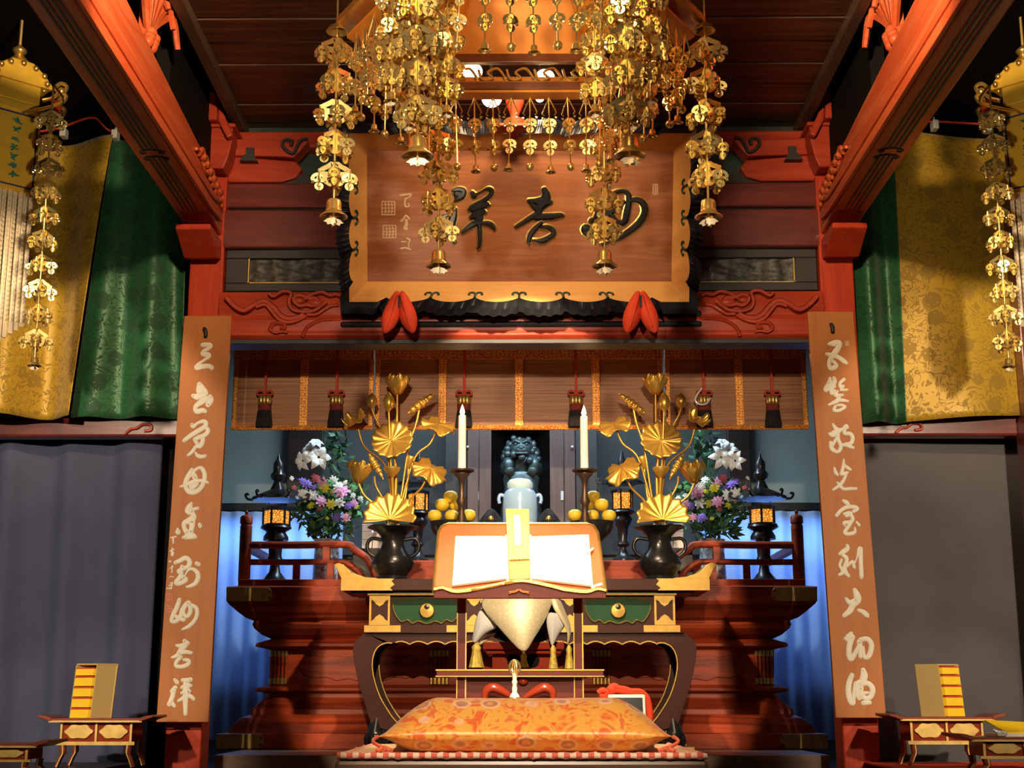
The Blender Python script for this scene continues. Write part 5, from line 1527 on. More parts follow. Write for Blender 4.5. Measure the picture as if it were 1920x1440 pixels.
for s in (-1, 1):
    m.sph((cx + s * 0.034, YL2 - 0.112, hz + 0.018), (0.017, 0.012, 0.013), 10, 8)
    m.tube([(cx + s * 0.008, YL2 - 0.125, hz + 0.026), (cx + s * 0.035, YL2 - 0.122, hz + 0.040), (cx + s * 0.06, YL2 - 0.10, hz + 0.032)], [0.008, 0.013, 0.006], 8)
    m.sph((cx + s * 0.085, YL2 - 0.04, hz + 0.03), (0.018, 0.018, 0.028), 8, 6)
    m.tube([(cx + s * 0.03, YL2 - 0.14, hz - 0.035), (cx + s * 0.045, YL2 - 0.12, hz - 0.045)], 0.006, 6)
m.tube([(cx - 0.04, YL2 - 0.13, hz - 0.046), (cx, YL2 - 0.148, hz - 0.050), (cx + 0.04, YL2 - 0.13, hz - 0.046)], 0.008, 6)
m.build('head', 'bronze_green', ln_, smooth=60)
m = MB()
for ring, (rr, cnt, dz, sz) in enumerate(((0.085, 12, 0.0, 0.024), (0.105, 13, -0.03, 0.027), (0.06, 8, 0.045, 0.022), (0.115, 13, -0.07, 0.027))):
    for j in range(cnt):
        a = 2 * PI * j / cnt + ring * 0.3
        if math.sin(a) < -0.55 and ring in (0, 1):
            continue
        m.sph((cx + rr * math.cos(a), YL2 - 0.03 + rr * 0.75 * math.sin(a), hz + dz + 0.025 * math.sin(a * 2)), sz, 8, 6)
m.build('mane', 'bronze_green', ln_, smooth=60)

# ================================================================== hanging-roof lanterns
def lantern(px, pys, YY, zfoot, sc, label, grp, name='bronze_lantern'):
    """pys: finial tip, roof top, roof rim, fire top, fire bottom, shaft top, base"""
    c = P(px, pys[5], YY)
    k = YY * 0.985 / F
    z = lambda py: Z(py, YY, px)
    r_ = thing(name, label, 'lantern', (c.x, YY, zfoot), 0, grp)
    cx, cy = c.x, YY
    W = lambda p: p * k * sc
    MB().lathe([(W(4), z(pys[1])), (W(13), z(pys[1]) + W(6)), (W(15), z(pys[1]) + W(14)), (W(9), z(pys[1]) + W(22)), (W(10), z(pys[1]) + W(28)), (W(9), z(pys[1]) + W(38)), (W(4), z(pys[0]) - W(14)), (0, z(pys[0]))], (cx, cy, 0), 16).build('finial', 'bronze', r_, smooth=50)
    def hexw(t, j, p=0.10):
        return 1 + p * math.cos(6 * t) * (1 if j < 3 else 0.4)
    rf = MB().lathe([(W(10), z(pys[2]) - W(2)), (W(46), z(pys[2]) - W(1)), (W(44), z(pys[2]) + W(5)), (W(26), z(pys[2]) + W(14)), (W(14), z(pys[1]) - W(14)), (W(7), z(pys[1]) + W(2))], (cx, cy, 0), 36, wob=hexw).build('roof', 'bronze', r_, smooth=40)
    for j in range(6):
        a = 2 * PI * j / 6
        q = [(W(46), W(0)), (W(56), W(1)), (W(60), W(5)), (W(61), W(10)), (W(57), W(11)), (W(56), W(8))]
        MB().tube(spline([(cx + d * math.cos(a), cy + d * math.sin(a), z(pys[2]) + h) for d, h in q], 4), W(2.4), 6).build('curled_eave', 'bronze', rf, smooth=60)
    zl, zh = z(pys[4]), z(pys[3])
    MB().lathe([(W(24), zl), (W(24), zh)], (0, 0, 0), 6).xform(Matrix.Translation((cx, cy, 0)) @ Matrix.Rotation(0.3, 4, 'Z')).build('fire_box', 'lantern_fret', r_)
    m = MB()
    for j in range(6):
        a = 2 * PI * j / 6 + 0.3
        m.tube([(cx + W(25) * math.cos(a), cy + W(25) * math.sin(a), zl), (cx + W(25) * math.cos(a), cy + W(25) * math.sin(a), zh)], W(2.3), 6)
    for zz_, hh in ((zl, W(4)), (zh, W(7))):
        m.lathe([(W(27), zz_ - hh), (W(28), zz_), (W(26), zz_ + W(1))], (cx, cy, 0), 6)
    m.build('frame', 'bronze', r_)
    zs = z(pys[5])
    H = zs - zfoot
    MB().lathe([(W(10), zl - W(2)), (W(28), zl - W(3)), (W(30), zl - W(7)), (W(18), zl - W(14)), (W(24), zl - W(24)), (W(24), zl - W(30)), (W(14), zs), (W(12), zfoot + H * 0.62), (W(16), zfoot + H * 0.5), (W(9), zfoot + H * 0.42), (W(11), zfoot + H * 0.25), (W(22), zfoot + H * 0.10), (W(28), zfoot + H * 0.05), (W(28), zfoot)][::-1], (cx, cy, 0), 24).build('pedestal', 'bronze', r_, smooth=45)
    return r_
YLN = YR + 0.22
lantern(517, (848, 905, 937, 952, 984, 1012), YLN, ZD, 1.0, 'tall glowing bronze lantern behind the railing, nearer the red-sealed board', 'tall bronze lanterns')
lantern(1431, (846, 903, 935, 950, 982, 1012), YLN, ZD, 1.0, 'tall glowing bronze lantern behind the railing, nearer the unsealed board', 'tall bronze lanterns')
lantern(783, (842, 896, 908, 922, 958, 990), 8.95, ZS, 0.80, 'smaller bronze lantern glowing behind the gilt lotuses nearer the red-sealed board', 'small bronze lanterns')
lantern(1168, (840, 894, 906, 920, 956, 990), 8.95, ZS, 0.80, 'smaller bronze lantern glowing behind the gilt lotuses nearer the unsealed board', 'small bronze lanterns')

# ================================================================== flower bouquets in porcelain vases
def lily(m, c, n, r):
    rot = frame_to(n)
    for j in range(6):
        a = 2 * PI * j / 6
        def f(u, v, a=a):
            w_ = 0.30 * r * math.sin(PI * min(0.97, v * 0.92 + 0.06))
            x = r * (0.10 + 0.95 * v)
            z = r * (0.55 * v - 0.75 * v * v * v + 0.08)
            y_ = (u - 0.5) * 2 * w_
            z += 0.06 * r * (1 - abs(2 * u - 1))
            return c + rot @ Vector((x * math.cos(a) - y_ * math.sin(a), x * math.sin(a) + y_ * math.cos(a), z))
        m.grid(f, 4, 6)
def bouquet(s):
    YQ = YR + 0.50
    mp = (lambda p: p) if s < 0 else (lambda p: 1948 - p)
    side = 'red-sealed board' if s < 0 else 'unsealed board'
    q = lambda px, py, d=0.0: P(mp(px), py, YQ + d)
    k = 8.4 / F
    cv = q(612, 1060)
    zz = lambda py: Z(py, YQ, mp(612))
    v = MB().lathe([(0.075, ZD), (0.085, ZD + 0.02), (0.082, zz(1060)), (0.075, zz(1020)), (0.085, zz(1012)), (0.07, zz(1014))], (cv.x, YQ, 0), 28).build('porcelain_vase', 'blue_white', smooth=40)
    tag(v, 'blue and white porcelain vase of fresh flowers behind the railing, nearer the ' + side, 'vase', 'porcelain vases')
    root = thing('flower_bouquet', 'fresh bouquet of white lilies, purple and yellow flowers in the vase nearer the ' + side, 'flowers', (cv.x, YQ, zz(1014)), 0, 'fresh bouquets')
    rnd = random.Random(11 + s)
    # dense foliage: many separate leaf blades
    for mat, nm, cnt, seed in (('leaf_green', 'foliage', 520, 3), ('leaf_bright', 'fresh_leaves', 110, 5)):
        rr = random.Random(seed)
        m = MB()
        for j in range(cnt):
            if nm == 'foliage' and j < 90:
                px, py = rr.gauss(628, 12), rr.uniform(812, 900)
            else:
                py = rr.uniform(905, 1005)
                wd = 62 if py < 975 else 40
                px = 612 + rr.uniform(-wd, wd) * (1 if py > 920 else 0.75)
                if nm != 'foliage':
                    px += 15
            c = q(px, py, rr.uniform(-0.14, 0.14))
            d = Vector((rr.gauss(0, 1), rr.gauss(-0.4, 0.7), rr.gauss(0.5, 0.7))).normalized()
            sd = d.cross(Vector((rr.gauss(0, 1), rr.gauss(0, 1), rr.gauss(0, 1)))).normalized()
            ln2, wd2 = rr.uniform(0.05, 0.10), rr.uniform(0.010, 0.020)
            m.add([c, c + d * ln2 * 0.5 + sd * wd2, c + d * ln2, c + d * ln2 * 0.5 - sd * wd2], [(0, 1, 2, 3)])
        o = m.build(nm, mat, root)
        o['kind'] = 'stuff'
    m = MB()
    for j in range(14):
        e = q(612 + rnd.uniform(-40, 40), rnd.uniform(900, 960), rnd.uniform(-0.08, 0.08))
        m.tube([(cv.x + rnd.uniform(-.03, .03), YQ + rnd.uniform(-.03, .03), zz(1016)), tuple(e)], 0.004, 5)
    for j in range(3):
        m.tube([tuple(q(612, 960)), tuple(q(620, 900)), tuple(q(585 + 22 * j, 862))], 0.004, 5)
    o = m.build('stems', 'leaf_green', root)
    o['kind'] = 'stuff'
    for px, py, n, r in ((582, 845, (-0.3, -1, 0.5), 0.062), (597, 858, (0.35, -1, 0.1), 0.080), (569, 864, (-0.5, -0.9, -0.1), 0.066), (592, 832, (0.2, -0.8, 0.9), 0.05)):
        m = MB()
        lily(m, q(px, py, -0.14), n, r)
        m.build('lily', 'lily_white', root, smooth=60)
    def pom(px, py, mat, r, nm, d):
        m = MB()
        c = q(px, py, d)
        n = Vector((rnd.uniform(-0.6, 0.6), -1, rnd.uniform(-0.2, 0.7)))
        rot = frame_to(n) @ Matrix.Rotation(rnd.uniform(0, 6), 3, 'Z')
        small = r < 0.021
        for ring, (cnt, rr, zz_, ww) in enumerate(((8, 1.25, 0.0, 0.34), (7, 0.95, 0.22, 0.30), (5, 0.55, 0.42, 0.22))[(1 if small else 0):]):
            for j in range(cnt):
                a = 2 * PI * (j + 0.5 * ring) / cnt + rnd.uniform(-0.15, 0.15)
                L_ = r * rr * rnd.uniform(0.85, 1.15)
                ca, sa = math.cos(a), math.sin(a)
                def pt3(u, v, h):
                    return c + rot @ Vector((u * ca - v * sa, u * sa + v * ca, h))
                m.add([pt3(0, 0, r * zz_), pt3(L_ * 0.55, -r * ww, r * (zz_ + 0.16)), pt3(L_, -r * ww * 0.5, r * (zz_ + 0.10)), pt3(L_ * 1.06, 0, r * (zz_ + 0.05)), pt3(L_, r * ww * 0.5, r * (zz_ + 0.10)), pt3(L_ * 0.55, r * ww, r * (zz_ + 0.16))], [(0, 1, 2, 3, 4, 5)])
        m.sph(c + rot @ Vector((0, 0, r * 0.35)), r * 0.26, 6, 4)
        m.build(nm, mat, root)
    pts = [(570, 928, 'lily_white', 0.036, 'chrysanthemum'), (585, 929, 'lily_white', 0.03, 'chrysanthemum'), (605, 905, 'flower_pink', 0.030, 'carnation'), (592, 897, 'flower_red', 0.024, 'carnation'),
           (576, 908, 'flower_violet', 0.026, 'statice'), (568, 903, 'flower_violet', 0.022, 'statice'), (588, 915, 'flower_violet', 0.02, 'statice'), (609, 915, 'flower_yellow', 0.028, 'chrysanthemum'),
           (620, 905, 'leaf_bright', 0.022, 'chrysanthemum'), (626, 900, 'lily_white', 0.022, 'gypsophila'), (634, 912, 'lily_white', 0.026, 'gypsophila'), (640, 922, 'flower_pink', 0.040, 'carnation'),
           (603, 940, 'flower_pink', 0.030, 'carnation'), (620, 945, 'flower_yellow', 0.026, 'chrysanthemum'), (583, 948, 'flower_yellow', 0.022, 'chrysanthemum'), (636, 943, 'lily_white', 0.030, 'gypsophila'),
           (654, 948, 'flower_violet', 0.026, 'statice'), (664, 944, 'flower_pink', 0.022, 'carnation'), (668, 950, 'flower_yellow', 0.018, 'chrysanthemum'), (632, 971, 'flower_violet', 0.026, 'statice'),
           (649, 970, 'flower_pink', 0.024, 'carnation'), (613, 973, 'flower_yellow', 0.016, 'chrysanthemum'), (600, 955, 'flower_red', 0.02, 'carnation'), (663, 930, 'lily_white', 0.02, 'gypsophila'),
           (660, 915, 'leaf_bright', 0.022, 'chrysanthemum'), (676, 935, 'lily_white', 0.018, 'gypsophila'), (552, 915, 'flower_red', 0.018, 'carnation'), (547, 897, 'lily_white', 0.016, 'gypsophila'), (625, 922, 'flower_yellow', 0.02, 'chrysanthemum'), (648, 905, 'lily_white', 0.018, 'gypsophila')]
    for px, py, mat, r, nm in pts:
        pom(px, py, mat, r, nm, -0.16 + rnd.uniform(-0.02, 0.03))
bouquet(-1)
bouquet(1)

# white boxes stacked behind the lotus vases
for s, cxp in ((-1, 698), (1, 1262)):
    side = 'red-sealed board' if s < 0 else 'unsealed board'
    YW = 8.6
    for lab, dx, pa, pb in (('lower inner', 10, 1028, 1012), ('lower outer', -10, 1028, 1012), ('middle inner', 10, 1011, 997), ('middle outer', -10, 1011, 997), ('topmost', -10, 996, 982)):
        c = X(cxp + dx * (1 if s < 0 else -1), 1010, YW)
        b = thing('paper_box', 'small white box, ' + lab + ' of the stack nearer the ' + side, 'box', (c, YW + 0.04, Z(pa, YW)), 0, 'white boxes on the altar')
        MB().box(c - 0.030, c + 0.030, YW, YW + 0.09, Z(pa, YW), Z(pb, YW) - 0.006).build('carton', 'white_box', b, bevel=0.002)
        MB().box(c - 0.031, c + 0.031, YW - 0.001, YW + 0.091, Z(pb, YW) - 0.008, Z(pb, YW)).build('lid', 'white_box', b, bevel=0.002)
    xa, xb = sorted((X(cxp - 36, 1030, YW), X(cxp + 36, 1030, YW)))
    tag(MB().box(xa, xb, YW - 0.02, YW + 0.14, ZD, Z(1028, YW)).build('box_stand', 'dark_wood', bevel=0.004), 'low dark stand under the white boxes nearer the ' + side, 'stand')
# ================================================================== hexagonal canopy over the dais
CY, CXc = 4.65, 0.0
RB = 0.56
zr0 = Z(172, CY + RB * 0.866)
zr1 = Z(106, CY + RB * 0.866)
ZE = Z(176, CY + 0.60)
cn = thing('hexagonal_canopy', 'hexagonal gilt canopy with openwork frieze hanging over the cushion', 'canopy', (CXc, CY, zr0))
def hx(r, z, k, ph=0.0):
    a = R(60 * k) + ph
    return Vector((CXc + r * math.cos(a), CY + r * math.sin(a), z))
# six frieze panels, each with a cut-through
for k in range(6):
    a, b = hx(RB, zr0, k), hx(RB, zr0, k + 1)
    ux = (b - a).normalized()
    L = (b - a).length
    H = zr1 - zr0
    out = Vector(((a + b).x / 2 - CXc, (a + b).y / 2 - CY, 0)).normalized()
    m = MB()
    def bar(u0, u1, v0, v1, t=0.02):
        m.prism([(u0, v0), (u1, v0), (u1, v1), (u0, v1)], a, ux, (0, 0, 1), -out * t)
    bar(0, L, 0, 0.030, 0.028)
    bar(0, L, H - 0.036, H, 0.028)
    bar(0, 0.022, 0.030, H - 0.036, 0.026)
    bar(L - 0.022, L, 0.030, H - 0.036, 0.026)
    fr = m.build('frieze_frame', 'frieze_wood', cn, bevel=0.003)
    g = MB()
    y0 = 0.030
    hh = H - 0.066
    for j in range(5):
        u = 0.06 + (L - 0.12) * j / 4
        pts = [(u - 0.05, y0 + hh * 0.25), (u - 0.02, y0 + hh * 0.75), (u + 0.02, y0 + hh * 0.55), (u, y0 + hh * 0.25), (u + 0.04, y0 + hh * 0.2), (u + 0.055, y0 + hh * 0.7)]
        p3 = [tuple(a + ux * max(0.022, min(L - 0.022, p)) + Vector((0, 0, q)) - out * 0.012) for p, q in spline(pts, 4)]
        g.tube(p3, 0.006, 6)
    g.tube([a + ux * 0.02 + Vector((0, 0, y0 + 0.004)) - out * 0.012, b - ux * 0.02 + Vector((0, 0, y0 + 0.004)) - out * 0.012], 0.006, 6)
    g.build('openwork', 'brass', fr, smooth=60)
    # corner rib and sloping inner ceiling panel
    i0, i1 = hx(RB - 0.03, zr1, k), hx(RB - 0.03, zr1, k + 1)
    t0, t1 = hx(0.20, zr1 + 0.46, k), hx(0.20, zr1 + 0.46, k + 1)
    MB().add([i0, i1, t1, t0], [(0, 1, 2, 3)]).build('inner_ceiling_panel', 'canopy_gold', cn, solid=0.01)
    MB().tube([i0, t0], 0.014, 6).build('inner_rib', 'canopy_gold', cn, smooth=60)
    # eave board and its gilt edge
    e0, e1 = hx(0.66, ZE, k), hx(0.66, ZE, k + 1)
    MB().add([hx(RB, ZE - 0.005, k), hx(RB, ZE - 0.005, k + 1), e1, e0, hx(RB, ZE + 0.02, k), hx(RB, ZE + 0.02, k + 1), e1 + Vector((0, 0, 0.025)), e0 + Vector((0, 0, 0.025))],
             [(0, 1, 2, 3), (7, 6, 5, 4), (3, 2, 6, 7), (0, 4, 5, 1), (0, 3, 7, 4), (1, 5, 6, 2)]).build('eave_board', 'gilt', cn)
    s0, s1 = hx(0.62, zr0 - 0.004, k), hx(0.62, zr0 - 0.004, k + 1)
    MB().add([hx(RB - 0.02, zr0 - 0.004, k), hx(RB - 0.02, zr0 - 0.004, k + 1), s1, s0], [(0, 1, 2, 3)]).build('lower_ledge', 'canopy_gold', cn, solid=0.012)
    n = int(L / 0.05)
    u0, u1 = hx(RB, zr1 + 0.0, k), hx(RB, zr1 + 0.0, k + 1)
    v0, v1 = hx(0.44, zr1 + 0.40, k), hx(0.44, zr1 + 0.40, k + 1)
    MB().add([u0, u1, v1, v0], [(0, 1, 2, 3)]).build('roof_panel', 'gilt', cn, solid=0.008)
MB().lathe([(0.20, zr1 + 0.455), (0.20, zr1 + 0.475), (0.0, zr1 + 0.48)], (CXc, CY, 0), 6).build('crown_plate', 'canopy_gold', cn)
MB().tube([(CXc, CY, zr1 + 0.47), (CXc, CY, ZC)], 0.012, 8).build('hanging_rod', 'brass', cn)

# ================================================================== pendants: openwork gilt
def loop(m, pts, w, nrm, t=None):
    m.tube(spline([tuple(p) for p in pts], 3, True), w, 4, closed=True, flat=nrm)
def vane(m, a, sc, z):
    """one openwork vane leaving the axis in direction a"""
    d = Vector((math.cos(a), math.sin(a), 0))
    nrm = Vector((-math.sin(a), math.cos(a), 0))
    p = lambda u, v: d * (u * sc) + Vector((0, 0, z + v * sc))
    loop(m, [p(0.10, -0.10), p(0.42, -0.30), p(0.84, -0.55), p(0.74, -0.74), p(0.40, -0.80), p(0.12, -0.70)], 0.21 * sc, nrm)
    loop(m, [p(0.12, -0.92), p(0.44, -0.90), p(0.66, -1.06), p(0.52, -1.30), p(0.24, -1.48), p(0.12, -1.3)], 0.18 * sc, nrm)
    m.tube([p(0.72, -0.58), p(1.02, -0.50)], 0.10 * sc, 4, flat=nrm)
    m.tube([p(0.40, -0.78), p(0.44, -0.92)], 0.12 * sc, 4, flat=nrm)
def plate_mesh(sc):
    m = MB()
    for k in range(4):
        vane(m, PI / 2 * k, sc, 0)
    return m
def drop_mesh(sc):
    m = MB()
    V = Vector
    m.tube([V((0, 0, 0)), V((0, 0, -0.5 * sc))], 0.06 * sc, 5)
    for rot in (0, PI / 2):
        d = V((math.cos(rot), math.sin(rot), 0))
        nrm = V((-math.sin(rot), math.cos(rot), 0))
        p = lambda u, v: d * (u * sc) + V((0, 0, v * sc))
        for s in (-1, 1):
            loop(m, [p(0.04 * s, -0.40), p(0.34 * s, -0.48), p(0.48 * s, -0.74), p(0.30 * s, -0.86), p(0.06 * s, -0.78)], 0.17 * sc, nrm)
            m.sph(p(0.46 * s, -0.98), 0.14 * sc, 6, 4)
        loop(m, [p(-0.20, -1.2), p(-0.2, -1.4), p(0, -1.52), p(0.2, -1.4), p(0.2, -1.2), p(0, -1.1)], 0.14 * sc, nrm)
    m.tube([V((0, 0, -0.7 * sc)), V((0, 0, -1.5 * sc))], 0.07 * sc, 5)
    return m
def bell_mesh(sc):
    return MB().lathe([(0.0, 0.0), (0.10 * sc, -0.01 * sc), (0.34 * sc, -0.06 * sc), (0.42 * sc, -0.2 * sc), (0.44 * sc, -0.62 * sc), (0.50 * sc, -0.8 * sc), (0.78 * sc, -1.0 * sc), (0.80 * sc, -1.06 * sc), (0.72 * sc, -1.04 * sc), (0.46 * sc, -0.86 * sc), (0.38 * sc, -0.6 * sc), (0.36 * sc, -0.2 * sc)], (0, 0, 0), 22)
def clapper_mesh(sc):
    m = MB()
    m.tube([(0, 0, -0.7 * sc), (0, 0, -1.15 * sc)], 0.05 * sc, 5)
    for rot in (0.3, 0.3 + PI / 2):
        d = Vector((math.cos(rot), math.sin(rot), 0))
        nrm = Vector((-math.sin(rot), math.cos(rot), 0))
        out = [(0, -0.98), (0.3, -1.06), (0.5, -1.25), (0.34, -1.3), (0.3, -1.42), (0.14, -1.36), (0, -1.46), (-0.14, -1.36), (-0.3, -1.42), (-0.34, -1.3), (-0.5, -1.25), (-0.3, -1.06)]
        m.prism([(a * sc * 1.15, (b - 0.12) * sc) for a, b in out], -nrm * 0.03 * sc, d, (0, 0, 1), nrm * 0.06 * sc)
    return m
def strand_proto(H, tiers, sc, cap=True, mat='gilt_thin', bell=0.062, name='gilt_pendant_strand'):
    """a hanging strand of height H below its origin"""
    r_ = thing(name, '', 'pendant')
    MB().tube([(0, 0, 0.10), (0, 0, -H + bell * 0.9)], 0.0045, 6).build('rod', mat, r_, world=False, smooth=60)
    if cap:
        MB().lathe([(0.0, 0.004), (0.012, 0.0), (0.03, -0.012), (0.040, -0.030), (0.036, -0.030), (0.026, -0.016), (0.0, -0.004)], (0, 0, 0), 22).build('cap', 'gilt', r_, world=False, smooth=50)
    pl, dr = None, None
    z0 = -0.055 if cap else -0.02
    step = (H - bell * 1.6 + z0) / tiers
    for t in range(tiers):
        z = z0 - step * t
        if pl is None:
            pl = plate_mesh(sc).build('openwork_plate', mat, r_, world=False, loc=(0, 0, 0))
            p = pl
        else:
            p = pl.copy()
            COL.objects.link(p)
        p.parent = r_
        p.location = (0, 0, z)
        p.rotation_euler = (0, 0, 0.35 + 0.7 * t)
        for k in range(4):
            a = 0.35 + 0.7 * t + PI / 2 * k
            if dr is None:
                dr = drop_mesh(sc * 0.85).build('drop', mat, p, world=False)
                d = dr
            else:
                d = dr.copy()
                COL.objects.link(d)
            d.parent = p
            d.location = (0.98 * sc * math.cos(PI / 2 * k), 0.98 * sc * math.sin(PI / 2 * k), -0.5 * sc)
            d.rotation_euler = (0.05 * math.sin(t * 3 + k), 0.06 * math.cos(t * 2 + k * 2), 0.8 * k + t)
    b = bell_mesh(bell).build('bell', 'gilt', r_, world=False, smooth=45)
    b.location = (0, 0, -H + bell * 1.3)
    c = clapper_mesh(bell).build('clapper', 'pale_gilt', b, world=False)
    return r_
HS = ZE - Z(425, CY, 613)
proto = strand_proto(HS - 0.02, 5, 0.056)
SPOT = {0: 'gilt pendant strand with disc cap hanging clear of the canopy, nearest the unsealed board', 3: 'gilt pendant strand with disc cap hanging clear of the canopy, nearest the red-sealed board',
        1: 'gilt pendant strand at the back corner of the canopy, hanging before the rounded carved character', 2: 'gilt pendant strand at the back corner of the canopy, hanging before the small signature',
        4: 'brightly lit gilt pendant strand at the front canopy corner, nearer the red-sealed board', 5: 'brightly lit gilt pendant strand at the front canopy corner, nearer the unsealed board'}
first = True
rs = random.Random(4)
for k in range(6):
    o = proto if first else copy_tree(proto)
    first = False
    p = hx(0.655, ZE, k)
    o.location = p
    o.rotation_euler = (rs.uniform(-0.015, 0.015), rs.uniform(-0.02, 0.02), rs.uniform(0, 6))
    o['label'] = SPOT[k]
    o['group'] = 'pendant strands of the canopy corners'
# short pendants along the eaves and below the frieze
def pend_proto(ball, H=0.30, sc=0.046):
    r_ = thing('eave_pendant', '', 'pendant')
    MB().tube([(0, 0, 0), (0, 0, -H + 0.01)], 0.003, 5).build('rod', 'gilt_thin', r_, world=False)
    m = MB()
    for s in (-1, 1):
        m.tube([(0, 0, -0.01), (s * 0.020, 0, -0.055), (s * 0.028, 0, -0.075), (s * 0.020, 0, -0.085)], 0.0028, 4)
        m.sph((s * 0.026, 0, -0.095), 0.006, 6, 4)
    m.build('swag', 'gilt_thin', r_, world=False)
    a = drop_mesh(sc).build('openwork_plate', 'gilt_thin', r_, world=False)
    a.location = (0, 0, -0.085)
    b = drop_mesh(sc * 1.0).build('openwork_plate', 'gilt_thin', r_, world=False)
    b.location = (0, 0, -0.175)
    if ball:
        c = MB().sph((0, 0, 0), 0.0155, 10, 8).build('ball_bell', 'gilt', r_, world=False, smooth=60)
        c.location = (0, 0, -H)
    else:
        c = bell_mesh(0.026).build('bell', 'gilt', r_, world=False, smooth=45)
        c.location = (0, 0, -H + 0.01)
    return r_
pA_, pB_ = pend_proto(True), pend_proto(False)
EDGE = {0: 'back edge beside the unsealed board side', 1: 'back edge facing the plaque', 2: 'back edge beside the red-sealed board side', 3: 'front edge on the red-sealed board side', 4: 'front edge nearest the viewer', 5: 'front edge on the unsealed board side'}
ORD = ['first', 'second', 'third', 'fourth', 'fifth', 'sixth', 'seventh', 'eighth']
used = {True: False, False: False}
NP = 8
for k in range(6):
    for j in range(NP):
        ball = j % 2 == 1
        src = pA_ if ball else pB_
        o = copy_tree(src) if used[ball] else src
        used[ball] = True
        rr, zt_ = (0.585, zr0 - 0.004)
        if k in (3, 4, 5):
            rr, zt_ = 0.60, zr0 + 0.0
        e0, e1 = hx(rr, zt_, k), hx(rr, zt_, k + 1)
        o.location = e0 + (e1 - e0) * ((j + 0.5) / NP)
        o.rotation_euler = (rs.uniform(-0.05, 0.05), rs.uniform(-0.05, 0.05), R(60 * k + 120) + rs.uniform(-0.5, 0.5))
        o['label'] = 'small gilt ' + ('ball' if ball else 'bell') + ' pendant, ' + ORD[j] + ' along the canopy\'s ' + EDGE[k]
        o['group'] = 'small pendants of the canopy edges'
# a second bundle of strands near each front corner and side
proto2 = strand_proto(0.50, 5, 0.044, cap=False, bell=0.03, name='gilt_pendant_chain')
ex = []
for k in (4, 5):
    c = hx(0.62, ZE - 0.02, k)
    sg = -1 if k == 4 else 1
    for (dx, dy, lab) in ((-0.10, 0.05, 'outermost'), (0.07, 0.15, 'innermost'), (-0.06, 0.25, 'rearmost')):
        ex.append((c + Vector((sg * -dx, dy, 0)), 'short gilt pendant chain, ' + lab + ' in the cluster at the front canopy corner, ' + ('red-sealed' if k == 4 else 'unsealed') + ' board side'))
for i, (p, lab) in enumerate(ex):
    o = proto2 if i == 0 else copy_tree(proto2)
    o.location = p
    o.rotation_euler = (0, 0, rs.uniform(0, 6))
    o['label'] = lab
    o['group'] = 'short chains at the front canopy corners'

# ---- lamp bar with two spotlights behind the canopy, red lamp-bracket vase shape
YB2 = 5.5
for (pa, py), lab in (((886, 134), 'bright white spotlight behind the canopy openwork, nearer the signature end of the plaque'), ((1022, 146), 'bright white spotlight behind the canopy openwork, nearer the rounded character'), ((922, 184), 'bright white lamp just below the canopy rim at the signature side'), ((1012, 184), 'small bright lamp just below the canopy rim, beside the red post')):
    c = P(pa, py, YB2)
    r_ = thing('spot_lamp', lab, 'lamp', tuple(c), 0, 'spot lamps behind the canopy')
    big = py < 140 or pa == 922
    rr = 0.038 if pa != 1012 else 0.016
    d = (Vector((0, 3.6, 0.8)) - c).normalized()
    rot = frame_to(d)
    m = MB().lathe([(0.0, 0.0), (rr, 0.0)], (0, 0, 0), 18).xform(Matrix.Translation(c + d * 0.002) @ rot.to_4x4())
    m.build('lamp_face', 'lamp_face', r_)
    m = MB().lathe([(rr * 1.1, 0.004), (rr * 1.15, -0.01), (rr * 0.9, -0.07), (rr * 0.4, -0.1), (0, -0.1)], (0, 0, 0), 18, cap=False).xform(Matrix.Translation(c) @ rot.to_4x4())
    m.build('housing', 'lamp_housing', r_, smooth=40)
    b = c - d * 0.1
    MB().tube([tuple(b), (b.x, b.y + 0.02, ZC)], 0.008, 6).build('hanger', 'lamp_housing', r_)

# red pedestal ornament on the plaque's upper edge
c = P(965, 232, 6.62)
k = 6.6 / F
ro = thing('pedestal_ornament', 'small red pedestal ornament above the plaque, seen under the canopy rim', 'ornament', (c.x, 6.62, c.z))
zz = lambda py: Z(py, 6.62, 965)
MB().lathe([(20 * k, zz(238)), (22 * k, zz(232)), (20 * k, zz(226)), (9 * k, zz(222)), (8 * k, zz(216)), (14 * k, zz(206)), (19 * k, zz(194)), (19 * k, zz(186)), (12 * k, zz(180)), (0, zz(179))], (c.x, 6.62, 0), 24).build('knob', 'red_cloth', ro, smooth=50)
MB().box(c.x - 0.10, c.x + 0.10, 6.57, 6.67, zz(243), zz(237)).build('base', 'red_beam', ro, bevel=0.004)
MB().box(c.x - 0.02, c.x + 0.02, 6.62, 7.41, zz(239), zz(237)).build('bracket', 'red_beam', ro)
# ================================================================== five-colour curtains in the side bays
def drape(name, tl, tr, br, bl, Yt, Yb, mat, folds, amp, label, group=None, n=90, phase=0.0, slack=0.05, thick=0.004):
    """hanging cloth between pixel corners, top at depth Yt and hem at Yb"""
    A, B, C_, D = P(*tl, Yt), P(*tr, Yt), P(*br, Yb), P(*bl, Yb)
    def f(u, v):
        top = A.lerp(B, u)
        bot = D.lerp(C_, u)
        p = bot.lerp(top, v)
        w_ = amp * (0.35 + 0.65 * (1 - v) ** 0.6)
        y = w_ * math.sin(u * folds * 2 * PI + phase + 1.1 * v) + 0.4 * w_ * math.sin(u * folds * 4.7 + 2 * phase + v * 2)
        z = -slack * math.sin(PI * u) * v ** 4
        return (p.x, p.y + y, p.z + z)
    o = MB().grid(f, n, 40).build(name, mat, smooth=80, solid=thick)
    return tag(o, label, 'curtain', group)
